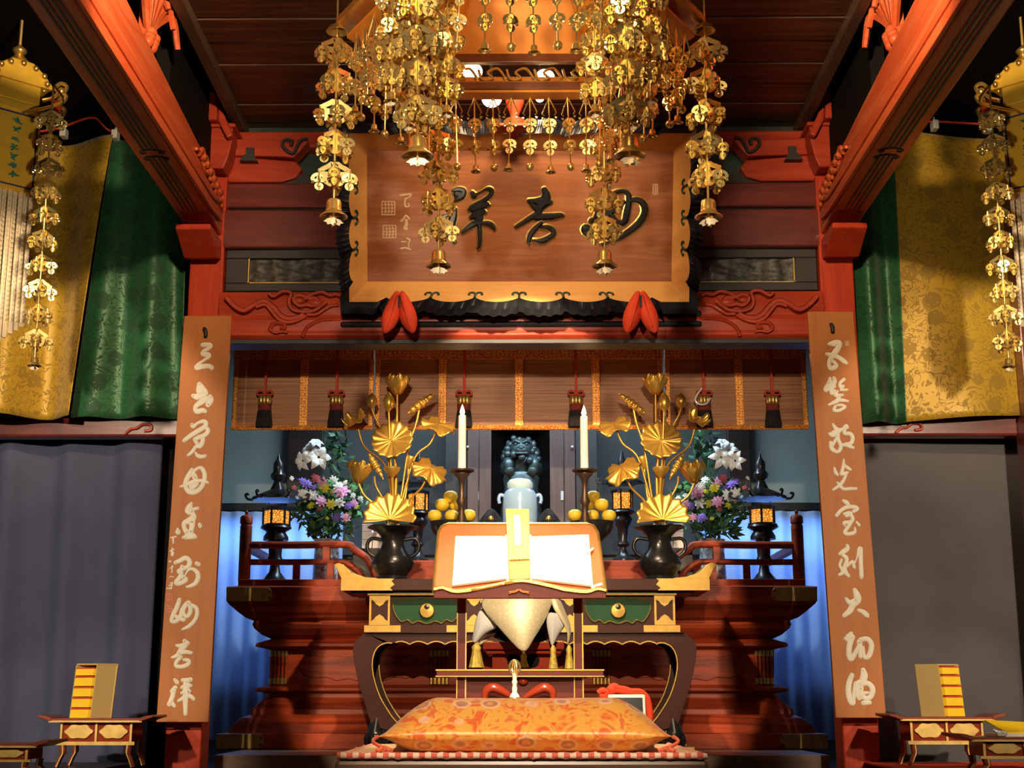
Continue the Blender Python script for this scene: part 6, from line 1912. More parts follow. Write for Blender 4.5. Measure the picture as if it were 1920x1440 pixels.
drape('brocade_curtain', (-30, 250), (215, 256), (134, 782), (-90, 780), 7.25, 7.18, 'damask_yellow', 1.6, 0.075, 'yellow brocade temple curtain hanging next to the gilt banner, creased in long slanting folds', 'brocade curtains', phase=0.6)
drape('brocade_curtain', (212, 258), (356, 256), (334, 783), (131, 783), 7.29, 7.255, 'damask_green', 2.0, 0.030, 'green brocade temple curtain next to the pillar carrying the red-sealed board', 'brocade curtains', phase=2.2)
drape('brocade_curtain', (1580, 250), (1673, 250), (1700, 792), (1592, 794), 7.285, 7.26, 'damask_green', 1.5, 0.035, 'narrow green brocade temple curtain next to the pillar carrying the unsealed board', 'brocade curtains', phase=0.3)
drape('brocade_curtain', (1668, 240), (1990, 246), (2010, 772), (1699, 790), 7.285, 7.25, 'damask_yellow', 1.1, 0.030, 'wide yellow brocade temple curtain next to the narrow green one', 'brocade curtains', phase=1.9)
def rope(pts, Y, label):
    o = MB().tube(spline([tuple(P(a, b, Y)) for a, b in pts], 6), 0.007, 6).build('curtain_rope', 'red_cord', smooth=60)
    tag(o, label, 'cord', 'cords holding the brocade curtains')
rope([(-40, 230), (60, 246), (112, 240), (150, 226), (180, 222), (214, 248), (300, 240), (356, 236)], 7.33, 'dark red cord along the top of the yellow and green curtains by the red-sealed board')
rope([(1570, 236), (1680, 232), (1752, 228), (1830, 232), (1960, 236)], 7.30, 'dark red cord along the top of the curtains by the unsealed board')
for px, py, lab in ((118, 246, 'white clip at the upper edge of the yellow curtain beside the gilt banner'), (215, 250, 'white clip where the yellow and green curtains meet at the top'), (1754, 232, 'white clip on the wide yellow curtain, nearer the tie beam'), (1855, 236, 'white clip on the wide yellow curtain, nearer the gilt banner')):
    c = P(px, py, 7.24)
    r_ = thing('curtain_clip', lab, 'clip', tuple(c), 0, 'curtain clips')
    MB().box(c.x - 0.016, c.x + 0.016, c.y - 0.012, c.y + 0.05, c.z - 0.03, c.z + 0.02).build('jaw', 'clip_white', r_, bevel=0.004)
    MB().tube([(c.x, c.y, c.z + 0.02), (c.x, c.y + 0.02, c.z + 0.045), (c.x, c.y + 0.05, c.z + 0.02)], 0.004, 6).build('loop', 'clip_white', r_)
# grey curtains below the rail
def plaincurtain(x0, x1, mat, wav, amp, label, Y=7.50):
    zt_ = Z(816, 7.40)
    def f(u, v):
        xx = x0 + (x1 - x0) * u
        y = Y + amp * (math.sin(xx * wav) + 0.5 * math.sin(xx * wav * 0.43 + 2 + 0.8 * v) + 0.25 * math.sin(xx * wav * 2.1 + v * 1.5)) * (0.75 + 0.25 * (1 - v))
        return (xx, y, 0.02 + (zt_ - 0.02) * v)
    o = MB().grid(f, 160, 24).build('grey_curtain', mat, smooth=80, solid=0.004)
    return tag(o, label, 'curtain', 'grey curtains')
plaincurtain(-4.0, X(288, 1000, 7.42), 'curtain_grey', 19, 0.035, 'dark blue-grey gathered curtain under the rail behind the desk on the red-sealed board side')
plaincurtain(X(1618, 1000, 7.42), 4.0, 'curtain_grey_plain', 5.5, 0.022, 'plain grey curtain under the rail behind the desk on the unsealed board side')
# curtain rod at the rail
for s in (-1, 1):
    a, b = sorted((s * 1.80, s * 4.0))
    o = MB().tube([(a, 7.44, Z(820, 7.44)), (b, 7.44, Z(820, 7.44))], 0.010, 8).build('curtain_rail', 'clip_white', smooth=60)
    tag(o, 'thin pale curtain rail above the ' + ('blue-grey gathered curtain' if s < 0 else 'plain grey curtain'), 'curtain rail', 'curtain rails')

# ================================================================== gilt banners hanging in the side bays
YBN = 6.2
def banner(s):
    mp = (lambda p: p) if s < 0 else (lambda p: 1956 - p)
    q = lambda px, py, d=0.0: P(mp(px), py, YBN + d)
    side = 'red-sealed board' if s < 0 else 'unsealed board'
    c = q(20, 300)
    root = thing('gilt_banner', 'tall gilt hanging banner with green characters beside the yellow curtain, ' + side + ' side', 'banner', (c.x, YBN, q(20, 690).z), 0, 'gilt banners')
    # square lantern-shaped body turned towards the hall
    ang = -s * R(42)
    def turned(m):
        return m.xform(Matrix.Translation(Vector((c.x, YBN, 0))) @ Matrix.Rotation(ang, 4, 'Z'))
    zz = lambda py: q(20, py).z
    w_ = 0.115
    def bx(x0, x1, y0, y1, pa, pb):
        return turned(MB().box(x0, x1, y0, y1, zz(pb), zz(pa)))
    bx(-w_, w_, -0.04, 0.04, 205, 360).build('plaque', 'banner_gold', root, bevel=0.004)
    turned(MB().box(-w_ - 0.012, w_ + 0.012, -0.05, 0.05, zz(212), zz(196))).build('shoulder', 'banner_gold', root, bevel=0.004)
    bx(-w_ * 0.86, w_ * 0.86, -0.05, 0.05, 160, 196).build('neck', 'banner_gold', root, bevel=0.006)
    m = MB()
    h0, h1 = zz(160), zz(120)
    pr = [(-0.15, h0), (0.15, h0), (0.15, h0 + 0.02), (0.11, h0 + (h1 - h0) * 0.6), (0.05, h1), (-0.05, h1), (-0.11, h0 + (h1 - h0) * 0.6), (-0.15, h0 + 0.02)]
    m.prism(pr, (0, -0.06, 0), (1, 0, 0), (0, 0, 1), (0, 0.12, 0))
    turned(m).build('roof', 'banner_gold', root, bevel=0.008)
    for k in range(7):
        a = PI * k / 6
        turned(MB().sph((0.12 * math.cos(a), -0.062, h0 + 0.02 + 0.07 * math.sin(a)), 0.016, 8, 6)).build('roof_boss', 'gilt', root, smooth=60)
    m = MB()
    m.lathe([(0.035, zz(122)), (0.05, zz(116)), (0.03, zz(108)), (0.02, zz(104)), (0.034, zz(98)), (0.034, zz(94)), (0.015, zz(88)), (0.0, zz(82))], (0, 0, 0), 14)
    turned(m).build('finial', 'gilt', root, smooth=50)
    for sx in (-1, 1):
        for pa in (205, 178, 160):
            m = MB()
            pts = [(sx * 0.12, -0.02, zz(pa)), (sx * 0.16, -0.03, zz(pa) + 0.02), (sx * 0.20, -0.03, zz(pa) + 0.06), (sx * 0.23, -0.03, zz(pa) + 0.05), (sx * 0.22, -0.03, zz(pa) + 0.02)]
            m.tube(spline(pts, 4), 0.011, 6)
            m.sph((sx * 0.205, -0.03, zz(pa) + 0.02), 0.02, 8, 6)
            turned(m).build('side_scroll', 'gilt', root, smooth=60)
    for sx in (-1, 1):
        m = MB().tube(spline([(sx * 0.15, -0.05, zz(176)), (sx * 0.18, -0.06, zz(186)), (sx * 0.17, -0.06, zz(200))], 4), [0.012] * 4 + [0.018] * 4 + [0.01], 8)
        turned(m).build('red_tuft', 'red_cloth', root, smooth=60)
    # dark blue line round the inscription
    m = MB()
    a, b = zz(352), zz(216)
    for x0, x1, z0_, z1_ in ((-w_ + 0.014, w_ - 0.014, a, a + 0.007), (-w_ + 0.014, w_ - 0.014, b - 0.007, b), (-w_ + 0.014, -w_ + 0.021, a, b), (w_ - 0.021, w_ - 0.014, a, b)):
        m.box(x0, x1, -0.044, -0.039, z0_, z1_)
    turned(m).build('border_line', 'banner_blue', root)
    rr = random.Random(5)
    for k in range(7):
        m = MB()
        zc = zz(232 + 16.5 * k)
        for st in range(5):
            aa = rr.uniform(0, PI)
            L_ = rr.uniform(0.010, 0.020)
            ox, oz = rr.uniform(-0.010, 0.010), rr.uniform(-0.009, 0.009)
            m.tube([(ox - L_ * math.cos(aa), -0.042, zc + oz - L_ * 0.7 * math.sin(aa)), (ox + L_ * math.cos(aa), -0.042, zc + oz + L_ * 0.7 * math.sin(aa))], 0.0042, 5)
        turned(m).build('character', 'char_green', root)
    # hanging gilt strips below, studded with beads
    for k in range(9):
        x = -0.10 + 0.2 * k / 8
        m = MB().box(x - 0.010, x + 0.010, -0.03 + 0.006 * (k % 2), -0.022 + 0.006 * (k % 2), zz(640 - 8 * abs(k - 4)), zz(360))
        for j in range(26):
            m.sph((x, -0.030 - 0.004 * (k % 2), zz(372 + 9 * j)), (0.008, 0.008, 0.010), 6, 4)
        turned(m).build('hanging_strip', 'pale_gilt', root)
    MB().tube([(c.x, YBN, zz(88)), (c.x, YBN, ZC + 0.05)], 0.008, 6).build('hanging_rod', 'brass', root)
    # its two pendant strands
    return q
first2 = True
for s in (-1, 1):
    q = banner(s)
    side = 'red-sealed board' if s < 0 else 'unsealed board'
    for (pt, pb, dd, lab) in ((98, 56, -0.16, 'long gilt pendant strand hanging from the banner before the yellow curtain'),):
        top = q(pt, 200, dd)
        bot = q(pt, 690, dd)
        H = top.z - bot.z
        if first2:
            p2 = strand_proto(H, 10, 0.050, cap=False, bell=0.038, name='banner_pendant_strand')
            o = p2
            first2 = False
        else:
            o = copy_tree(p2)
        o.location = top
        o['label'] = lab + ', ' + side + ' side'
        o['group'] = 'pendant strands of the banners'
        lean = (q(pb + 8, 690, dd).x - top.x) / H
        o.rotation_euler = (0, -math.atan(lean) if False else math.atan(-lean), 0)
        arm = MB().tube(spline([(q(20, 200).x, YBN, top.z + 0.03), (top.x, YBN - 0.06, top.z + 0.06), tuple(top + Vector((0, 0, 0.10)))], 5), 0.009, 6)
        arm.build('bracket_arm', 'gilt', bpy.data.objects['gilt_banner' if s < 0 else 'gilt_banner.001'], smooth=60)

# ================================================================== sutra desks
def desk(px0, px1, pyt, Y, pyb, label, flip=1, full=True, name='sutra_desk', zf=0.085):
    xa, xb = X(px0, pyt, Y), X(px1, pyt, Y)
    zt_ = Z(pyt, Y)
    cx = (xa + xb) / 2
    W_ = xb - xa
    dp = 0.26
    root = thing(name, label, 'desk', (cx, Y + dp / 2, zf), 0, 'low sutra desks')
    MB().box(xa + 0.035, xb - 0.035, Y, Y + dp, zt_ - 0.016, zt_).build('desktop', 'desk_red', root, bevel=0.003)
    MB().box(xa + 0.03, xb - 0.03, Y - 0.003, Y, zt_ - 0.018, zt_ - 0.010).build('desktop_gilt_line', 'brass', root)
    for s in (-1, 1):
        xe = xa + 0.04 if s < 0 else xb - 0.04
        pr = [(0, -0.016), (s * 0.035, -0.004), (s * 0.062, 0.004), (s * 0.062, 0.016), (s * 0.03, 0.012), (s * 0.0, 0.002)]
        MB().prism(pr, (xe, Y - 0.004, zt_), (1, 0, 0), (0, 0, 1), (0, dp + 0.008, 0)).build('upturned_end', 'desk_red', root, bevel=0.003)
    zr = zt_ - 0.016
    hz = (zt_ - zf)
    ins = W_ * 0.17
    MB().box(xa + ins, xb - ins, Y + 0.03, Y + dp - 0.03, zr - hz * 0.40, zr).build('frieze', 'stand_red', root)
    m = MB()
    for u in (0.0, 0.5, 1.0):
        x = xa + ins + (W_ - 2 * ins) * u
        m.box(x - 0.005, x + 0.005, Y + 0.022, Y + 0.032, zr - hz * 0.40, zr)
    m.box(xa + ins - 0.02, xb - ins + 0.02, Y + 0.018, Y + 0.03, zr - hz * 0.47, zr - hz * 0.40)
    m.build('frieze_rails', 'brass', root)
    for u in (0.25, 0.75):
        x = xa + ins + (W_ - 2 * ins) * u
        hw, hh = (W_ - 2 * ins) * 0.20, hz * 0.145
        out = [(hw * math.cos(a) * (1 + 0.06 * math.cos(6 * a)), hh * math.sin(a) * (1 + 0.10 * math.cos(6 * a))) for a in [2 * PI * j / 36 for j in range(36)]]
        MB().prism(out, (x, Y + 0.022, zr - hz * 0.20), (1, 0, 0), (0, 0, 1), (0, 0.012, 0)).build('gilt_panel', 'brass', root, bevel=0.002)
    for sx in (-1, 1):
        for yy in (Y + 0.035, Y + dp - 0.035):
            x0_ = cx + sx * (W_ / 2 - ins - 0.006)
            x1_ = cx + sx * (W_ / 2 - ins + 0.016)
            pts = [(x0_, yy, zr - hz * 0.40), (x0_ - sx * 0.004, yy, zr - hz * 0.62), (x0_ + sx * 0.008, yy, zf + hz * 0.18), (x1_, yy, zf + 0.004)]
            lg = MB().tube(spline(pts, 5), [0.016] * 6 + [0.011] * 10, 8).build('leg', 'desk_red', root, smooth=60)
            MB().tube([(p[0] - sx * 0.004, p[1] - 0.014, p[2]) for p in spline(pts, 5)], 0.0045, 5).build('leg_gilt_line', 'brass', lg, smooth=60)
    return zt_
ztl = desk(80, 278, 1347, 6.75, 1440, 'low red lacquer desk with gilt panels and a sutra case, by the blue-grey curtain')
ztr = desk(1676, 1877, 1344, 6.75, 1440, 'low red lacquer desk with gilt panels and a sutra case, by the plain grey curtain')
desk(-120, 82, 1394, 6.15, 1440, 'low red lacquer desk without any case, by the blue-grey curtain', zf=0.085)
zr2 = desk(1808, 2040, 1382, 6.15, 1440, 'low red lacquer desk carrying a yellow open book, by the plain grey curtain', zf=0.085)
mt = MB().box(X(1690, 1436, 6.5), X(1690, 1436, 6.5) + 1.2, 6.35, 7.2, 0.085, 0.097).build('red_mat', 'red_cloth', bevel=0.004)
tag(mt, 'flat red mat under the desks by the plain grey curtain', 'mat')

def sutra(s, px0, pxm, px1, pyt, pyb, ztop, side):
    """case seen at an angle: open side shows the stacked volumes"""
    Y = 6.80
    k = 6.7 / F
    H = Z(pyt, Y) - ztop
    wv = (pxm - px0) * k if s < 0 else (px1 - pxm) * k
    wc = (px1 - pxm) * k if s < 0 else (pxm - px0) * k
    # local frame: corner edge between the two faces at origin
    xc = X(pxm, (pyt + pyb) / 2, Y)
    sg = -1 if s < 0 else 1
    th = R(24)
    dv = Vector((sg * math.cos(th), math.sin(th) * 0.6, 0)).normalized()        # along the volumes' spines
    dc = Vector((-sg * math.cos(R(35)), math.sin(R(35)), 0)).normalized()
    lean = Vector((0.0 - sg * 0.07, 0, 1))
    root = thing('sutra_case', 'tan cloth sutra case standing on the low desk by the ' + side, 'book case', (xc, Y, ztop), 0, 'sutra cases')
    o = Vector((xc, Y, ztop))
    wv2, wc2 = wv / abs(dv.x), wc / abs(dc.x)
    t = 0.008
    def wall(a, b, c, d, th_):
        m = MB()
        n = (b - a).cross(d - a).normalized()
        vs = [a, b, c, d] + [q - n * th_ for q in (a, b, c, d)]
        return m.add(vs, [(0, 1, 2, 3), (7, 6, 5, 4), (0, 4, 5, 1), (1, 5, 6, 2), (2, 6, 7, 3), (3, 7, 4, 0)])
    up = lean * H
    m = MB()
    m.merge(wall(o, o + dc * wc2, o + dc * wc2 + up, o + up, t))                                   # visible side
    p = o + dv * wv2
    m.merge(wall(p, p + dc * wc2, p + dc * wc2 + up, p + up, t))                                   # far side
    m.merge(wall(o + up, p + up, p + dc * wc2 + up, o + dc * wc2 + up, t))                         # top
    m.merge(wall(o + dc * wc2, p + dc * wc2, p + dc * wc2 + up, o + dc * wc2 + up, t))             # back
    m.build('case', 'case_tan', root, bevel=0.002)
    N = 5
    for j in range(N):
        a = o + dv * t - dc * 0.003 + lean * (H * (j + 0.0) / N + 0.001)
        h = H / N - 0.003 if j < N - 1 else H / N - 0.012
        e = dv * (wv2 - 2 * t)
        g = dc * (wc2 - 0.03)
        vo = ['lowest', 'second from the bottom', 'middle', 'second from the top', 'topmost'][j]
        bk = thing('sutra_volume', 'yellow sutra volume, ' + vo + ' in the case by the ' + side, 'book', tuple(a), 0, 'yellow sutra volumes')
        def slab(z0_, z1_, ext=0.0):
            b0 = a + lean * z0_ - dc * ext
            b1 = a + lean * z1_ - dc * ext
            vs = [b0, b0 + e, b0 + e + g, b0 + g, b1, b1 + e, b1 + e + g, b1 + g]
            return MB().add(vs, [(0, 3, 2, 1), (4, 5, 6, 7), (0, 1, 5, 4), (1, 2, 6, 5), (2, 3, 7, 6), (3, 0, 4, 7)])
        slab(0, h * 0.84, 0.003).build('spine', 'book_yellow', bk, bevel=0.0015)
        slab(h * 0.84, h, 0.004).build('cover', 'book_red', bk, bevel=0.001)
sutra(-1, 130, 172, 206, 1247, 1348, ztl, 'blue-grey gathered curtain')
sutra(1, 1733, 1770, 1810, 1245, 1346, ztr, 'plain grey curtain')
# open yellow book and white cloth on the cut desk
yb = thing('open_book', 'yellow-covered open book on the desk cut by the frame', 'book', (X(1890, 1375, 6.2), 6.22, zr2))
xa = X(1868, 1375, 6.2)
MB().add([(xa, 6.19, zr2 + 0.014), (xa + 0.30, 6.19, zr2 + 0.014), (xa + 0.30, 6.36, zr2 + 0.014), (xa, 6.36, zr2 + 0.014), (xa, 6.19, zr2), (xa + 0.30, 6.19, zr2), (xa + 0.30, 6.36, zr2), (xa, 6.36, zr2)],
         [(0, 1, 2, 3), (7, 6, 5, 4), (0, 4, 5, 1), (1, 5, 6, 2), (2, 6, 7, 3), (3, 7, 4, 0)]).build('pages', 'paper', yb, bevel=0.002)
MB().add([(xa + 0.01, 6.38, zr2 + 0.065), (xa + 0.31, 6.38, zr2 + 0.05), (xa + 0.31, 6.22, zr2 + 0.016), (xa + 0.05, 6.22, zr2 + 0.016)], [(0, 1, 2, 3)]).build('cover', 'book_yellow', yb, solid=0.006)
m = MB()
for j in range(4):
    m.tube(spline([(xa - 0.02 + 0.012 * j, 6.175, zr2 + 0.03 - 0.008 * j), (xa - 0.005 + 0.012 * j, 6.172, zr2 + 0.022), (xa + 0.01 * j, 6.175, zr2 + 0.008), (xa + 0.02, 6.18, zr2 + 0.007)], 4), 0.006, 6)
tag(m.build('twisted_cord', 'crystal', smooth=60), 'small white twisted cord on the edge of the desk with the yellow book', 'cord')
# ================================================================== officiant's dais, mat and cushion
YD0, YD1 = 3.45, 4.32
ZR = Z(1417, YD0)
xr0, xr1 = X(631, 1417, YD0), X(1326, 1417, YD0)
rd = thing('seat_platform', 'low dark wooden platform under the cushion and brocade mat', 'platform', ((xr0 + xr1) / 2, 3.9, 0))
MB().box(xr0 - 0.004, xr1 + 0.004, YD0 + 0.004, YD1, ZR - 0.075, ZR - 0.0105).build('top_slab', 'dais_wood', rd, bevel=0.010)
MB().box(xr0 + 0.03, xr1 - 0.03, YD0 + 0.03, YD1 - 0.03, 0.0, ZR - 0.075).build('body', 'dark_wood', rd)
mt = thing('brocade_mat', 'tan brocade mat with red checked fringe on the low platform', 'mat', ((xr0 + xr1) / 2, 3.9, ZR - 0.006))
MB().box(xr0 + 0.008, xr1 - 0.008, YD0 + 0.012, YD1 - 0.02, ZR - 0.0103, ZR + 0.001).build('cloth', 'mat_tan', mt)
m = MB()
pts = [(xr0 + (xr1 - xr0) * i / 60, YD0 + 0.008 + 0.002 * math.sin(i * 1.7), ZR - 0.001 + 0.0012 * math.sin(i * 2.3)) for i in range(61)]
m.tube(pts, [0.0085 + 0.0015 * math.sin(i * 2.6) for i in range(61)], 8)
for xx in (xr0 + 0.006, xr1 - 0.006):
    m.tube([(xx, YD0 + 0.01, ZR - 0.001), (xx, YD1 - 0.02, ZR - 0.001)], 0.007, 8)
def checked():
    mt_, nt, b = mk('mat_checked_edge', (0.6, 0.1, 0.06), 0.8)
    c = nd(nt, 'ShaderNodeTexChecker', {'Vector': coords(nt), 'Scale': 70.0, 'Color1': (0.62, 0.10, 0.06, 1), 'Color2': (0.80, 0.52, 0.40, 1)})
    nt.links.new(c.outputs[0], b.inputs['Base Color'])
    return mt_
m.build('checked_edge', checked(), mt, smooth=60)
# cushion
xc0, xc1 = X(722, 1380, 3.80), X(1248, 1380, 3.80)
cx = (xc0 + xc1) / 2
hw = (xc1 - xc0) / 2
cyq, hd = 3.86, 0.30
zc_top = Z(1309, 3.86)
ZB = ZR + 0.002
Hc = zc_top - ZB
cu = thing('floor_cushion', 'plump orange brocade floor cushion with coloured roundels on the mat', 'cushion', (cx, cyq, ZB))
def ss(t):
    t = max(0.0, min(1.0, t))
    return math.sin(t * PI / 2) ** 0.9
def cush(top):
    def f(u, v):
        a, b = 2 * u - 1, 2 * v - 1
        # corners pulled out a little, sides drawn in
        sx = a * hw * (1 - 0.055 * (1 - b * b)) if True else 0
        sy = b * hd * (1 - 0.07 * (1 - a * a))
        h = ss((1 - abs(a)) / 0.36) * ss((1 - abs(b)) / 0.55)
        zm = 0.30
        if top:
            z = Hc * (zm + (1 - zm) * h)
            z += 0.004 * math.sin(a * 16 + b * 3) * (abs(a) ** 2) * h
        else:
            z = Hc * (zm - zm * min(1, h * 1.7))
        return (cx + sx, cyq + sy, ZB + z)
    return f
m = MB().grid(cush(True), 64, 44)
m.merge(MB().grid(cush(False), 64, 44))
cov = m.build('cover', 'cushion_brocade', cu, smooth=60)
bm = bmesh.new(); bm.from_mesh(cov.data); bmesh.ops.remove_doubles(bm, verts=bm.verts, dist=1e-4); bmesh.ops.recalc_face_normals(bm, faces=bm.faces); bm.to_mesh(cov.data); bm.free()
for sx in (-1, 1):
    for sy in (-1, 1):
        bx, by = cx + sx * hw * 0.985, cyq + sy * hd * 0.985
        z0_ = ZB + Hc * 0.30
        m = MB()
        m.tube(spline([(bx, by, z0_), (bx + sx * 0.012, by + sy * 0.012, z0_ - 0.012), (bx + sx * 0.004 - sx * 0.02, by + sy * 0.016, ZB + 0.012)], 4), 0.005, 6)
        for j in range(8):
            a = 2 * PI * j / 8
            m.tube([(bx - sx * 0.016, by + sy * 0.016, ZB + 0.014), (bx - sx * 0.016 + 0.022 * math.cos(a), by + sy * 0.016 + 0.016 * math.sin(a), ZB + 0.005)], 0.005, 5)
        m.build('corner_tassel', 'mat_red', cu, smooth=60)

# ================================================================== book rest (lectern)
YL0, YL1 = 4.42, 4.64
pbl, pbr = P(812, 1112, YL0), P(1137, 1112, YL0)
ptl, ptr = P(822, 988, YL1), P(1118, 986, YL1)
lc = thing('lectern', 'red lacquer book rest with gilt edges on two posts behind the cushion', 'lectern', ((pbl.x + pbr.x) / 2, 4.55, 0))
fL, nL = plane3(pbl, pbr, (ptl + ptr) / 2)
cor = [fL(813, 1110), fL(1136, 1110), fL(1121, 1000), fL(1113, 987), fL(1100, 983), fL(840, 983), fL(828, 988), fL(822, 1000)]
th = nL * 0.022
slab = MB().prism([(i, 0) for i in range(3)], (0, 0, 0), (1, 0, 0), (0, 0, 1), (0, 1, 0))
m = MB()
n = len(cor)
m.add(cor + [c - th for c in cor], [tuple(range(n)), tuple(range(2 * n - 1, n - 1, -1))] + [(i, i + n, (i + 1) % n + n, (i + 1) % n) for i in range(n)])
top = m.build('slanted_top', 'lectern_red', lc, bevel=0.002)
MB().tube([c + nL * 0.002 for c in [cor[0]] + cor[:0:-1] + []] , 0.0055, 6).build('gilt_edge', 'gilt', top, smooth=60)
# lower lip, cut in a shallow arch
lo = [(813, 1122), (1137, 1122), (1136, 1106), (1100, 1110), (1060, 1106), (1010, 1095), (978, 1090), (945, 1094), (890, 1105), (850, 1109), (814, 1104)]
lipf, lipn = plane3(P(812, 1122, YL0 - 0.02), P(1137, 1122, YL0 - 0.02), P(978, 1080, YL0 - 0.02))
lp = [lipf(*p) for p in lo]
m = MB()
n = len(lp)
m.add(lp + [c - lipn * 0.022 for c in lp], [tuple(range(n)), tuple(range(2 * n - 1, n - 1, -1))] + [(i, i + n, (i + 1) % n + n, (i + 1) % n) for i in range(n)])
lip = m.build('ledge', 'lectern_dark', lc, bevel=0.002)
MB().tube([lipf(*p, 0.002) for p in spline([(814, 1105), (830, 1102), (850, 1109), (875, 1108), (900, 1103), (935, 1096), (950, 1093), (978, 1089), (1010, 1094), (1040, 1101), (1060, 1106), (1100, 1110), (1120, 1104), (1136, 1107)], 3)], 0.007, 6).build('ledge_gilt_edge', 'gilt', lip, smooth=60)
m = MB()
for sx in (-1, 1):
    m.tube([lipf(*p, 0.004) for p in spline([(973 , 1106), (973 + sx * 8, 1110), (973 + sx * 18, 1111), (973 + sx * 16, 1113)], 3)], 0.0045, 6)
m.build('ledge_ornament', 'lectern_red', lip, smooth=60)
for px in (866, 1084):
    x = X(px, 1200, 4.56)
    pst = MB().box(x - 0.014, x + 0.014, 4.545, 4.58, 0.05, Z(1112, 4.56)).build('post', 'lectern_dark', lc, bevel=0.002)
    MB().box(x + 0.0115 , x + 0.0155, 4.540, 4.546, 0.06, Z(1120, 4.56)).build('post_gilt_line', 'table_gilt', pst)
    MB().box(x - 0.0155, x - 0.0125, 4.540, 4.546, 0.06, Z(1120, 4.56)).build('post_gilt_line', 'table_gilt', pst)
    MB().box(x - 0.022, x + 0.022, 4.42, 4.70, 0.0, 0.05).build('foot', 'lectern_dark', lc, bevel=0.006)
xa, xb = X(819, 1262, 4.53), X(1131, 1262, 4.53)
sh = MB().box(xa, xb, 4.51, 4.60, Z(1267, 4.53), Z(1256, 4.53)).build('cross_shelf', 'lectern_dark', lc, bevel=0.002)
m = MB()
m.box(xa - 0.002, xb + 0.002, 4.507, 4.512, Z(1257.5, 4.51), Z(1255, 4.51)).box(xa - 0.002, xb + 0.002, 4.507, 4.512, Z(1269, 4.51), Z(1267, 4.51))
m.build('shelf_gilt_line', 'table_gilt', sh)
MB().box(X(873, 1290, 4.57), X(1077, 1290, 4.57), 4.558, 4.572, 0.10, Z(1268, 4.57)).build('back_board', 'lectern_dark', lc)
# open folded book on the slope
ob = thing('open_sutra', 'open folded sutra with bare white pages lying on the book rest', 'book', tuple(fL(975, 1100)))
for pts_, nm in (([(848, 1101), (953, 1088), (950, 1009), (854, 1009)], 'pages'), ([(994, 1088), (1112, 1102), (1104, 1006), (992, 1010)], 'pages')):
    q = [fL(a, b, 0.004) for a, b in pts_]
    m = MB()
    m.add(q + [c + nL * 0.010 for c in q], [(3, 2, 1, 0), (4, 5, 6, 7), (0, 1, 5, 4), (1, 2, 6, 5), (2, 3, 7, 6), (3, 0, 4, 7)])
    m.build(nm, 'paper', ob, bevel=0.002)
q = [fL(a, b, 0.002) for a, b in [(950, 1093), (997, 1093), (996, 1006), (948, 1006)]]
m = MB()
m.add(q + [c + nL * 0.008 for c in q], [(3, 2, 1, 0), (4, 5, 6, 7), (0, 1, 5, 4), (1, 2, 6, 5), (2, 3, 7, 6), (3, 0, 4, 7)])
m.build('middle_fold', 'paper', ob)
bk = thing('brocade_book', 'narrow gold brocade folding book with white title slip over the open sutra', 'book', tuple(fL(973, 1090, 0.02)))
q = [fL(a, b, 0.016) for a, b in [(953, 1058), (994, 1056), (992, 963), (948, 962)]]
m = MB()
m.add(q + [c + nL * 0.020 for c in q], [(3, 2, 1, 0), (4, 5, 6, 7), (0, 1, 5, 4), (1, 2, 6, 5), (2, 3, 7, 6), (3, 0, 4, 7)])
m.build('cover', 'book_gold', bk, bevel=0.002)
q = [fL(a, b, 0.0365) for a, b in [(966, 1022), (977, 1022), (975, 966), (963, 966)]]
MB().add(q + [c + nL * 0.001 for c in q], [(3, 2, 1, 0), (4, 5, 6, 7), (0, 1, 5, 4), (1, 2, 6, 5), (2, 3, 7, 6), (3, 0, 4, 7)]).build('title_slip', 'paper', bk)
q = [fL(a, b, 0.016) for a, b in [(955, 1094), (994, 1092), (994, 1058), (953, 1060)]]
m = MB()
m.add(q + [c + nL * 0.017 for c in q], [(3, 2, 1, 0), (4, 5, 6, 7), (0, 1, 5, 4), (1, 2, 6, 5), (2, 3, 7, 6), (3, 0, 4, 7)])
m.build('lower_block', plain('book_tan', (0.55, 0.27, 0.08), 0.5), bk, bevel=0.002)
# page holder at the slope's corner
m = MB().tube(spline([tuple(fL(1128, 1096, 0.012)), tuple(fL(1118, 1099, 0.016)), tuple(fL(1109, 1103, 0.012))], 4), 0.006, 8)
tag(m.build('page_weight', 'crystal', smooth=60), 'small pale page weight at the corner of the open sutra', 'page weight')
m = MB().tube(spline([tuple(fL(1112, 1028, 0.01)), tuple(fL(1106, 1034, 0.012)), tuple(fL(1100, 1036, 0.02))], 4), 0.004, 8)
tag(m.build('page_clip', 'crystal', smooth=60), 'small pale clip on the edge of the open sutra', 'clip')

# ================================================================== incense table with gold cloth
YI = 5.35
tx0, tx1 = X(905, 1215, YI), X(1058, 1215, YI)
tcx = (tx0 + tx1) / 2
zi1, zi0 = Z(1203, YI), Z(1218, YI)
it = thing('incense_table', 'small red lacquer table with pierced frieze and scrolled legs behind the book rest', 'table', (tcx, YI + 0.18, 0))
MB().box(tx0, tx1, YI, YI + 0.36, zi0, zi1).build('tabletop', 'stand_red', it, bevel=0.004)
MB().box(tx0 + 0.012, tx1 - 0.012, YI + 0.01, YI + 0.35, Z(1226, YI), zi0).build('moulding', 'stand_red', it, bevel=0.004)
zb_ = Z(1262, YI)
MB().box(tx0 + 0.035, tx1 - 0.035, YI + 0.03, YI + 0.33, zb_, Z(1226, YI)).build('frieze', 'stand_red', it, bevel=0.003)
for px in (963, 999):
    c = P(px, 1238, YI + 0.02)
    MB().lathe([(0.0, YI + 0.026), (0.024, YI + 0.026), (0.026, YI + 0.034)], (c.x, 0, c.z), 20, axis='y', sy=1).build('pierced_opening', 'black_void', it)
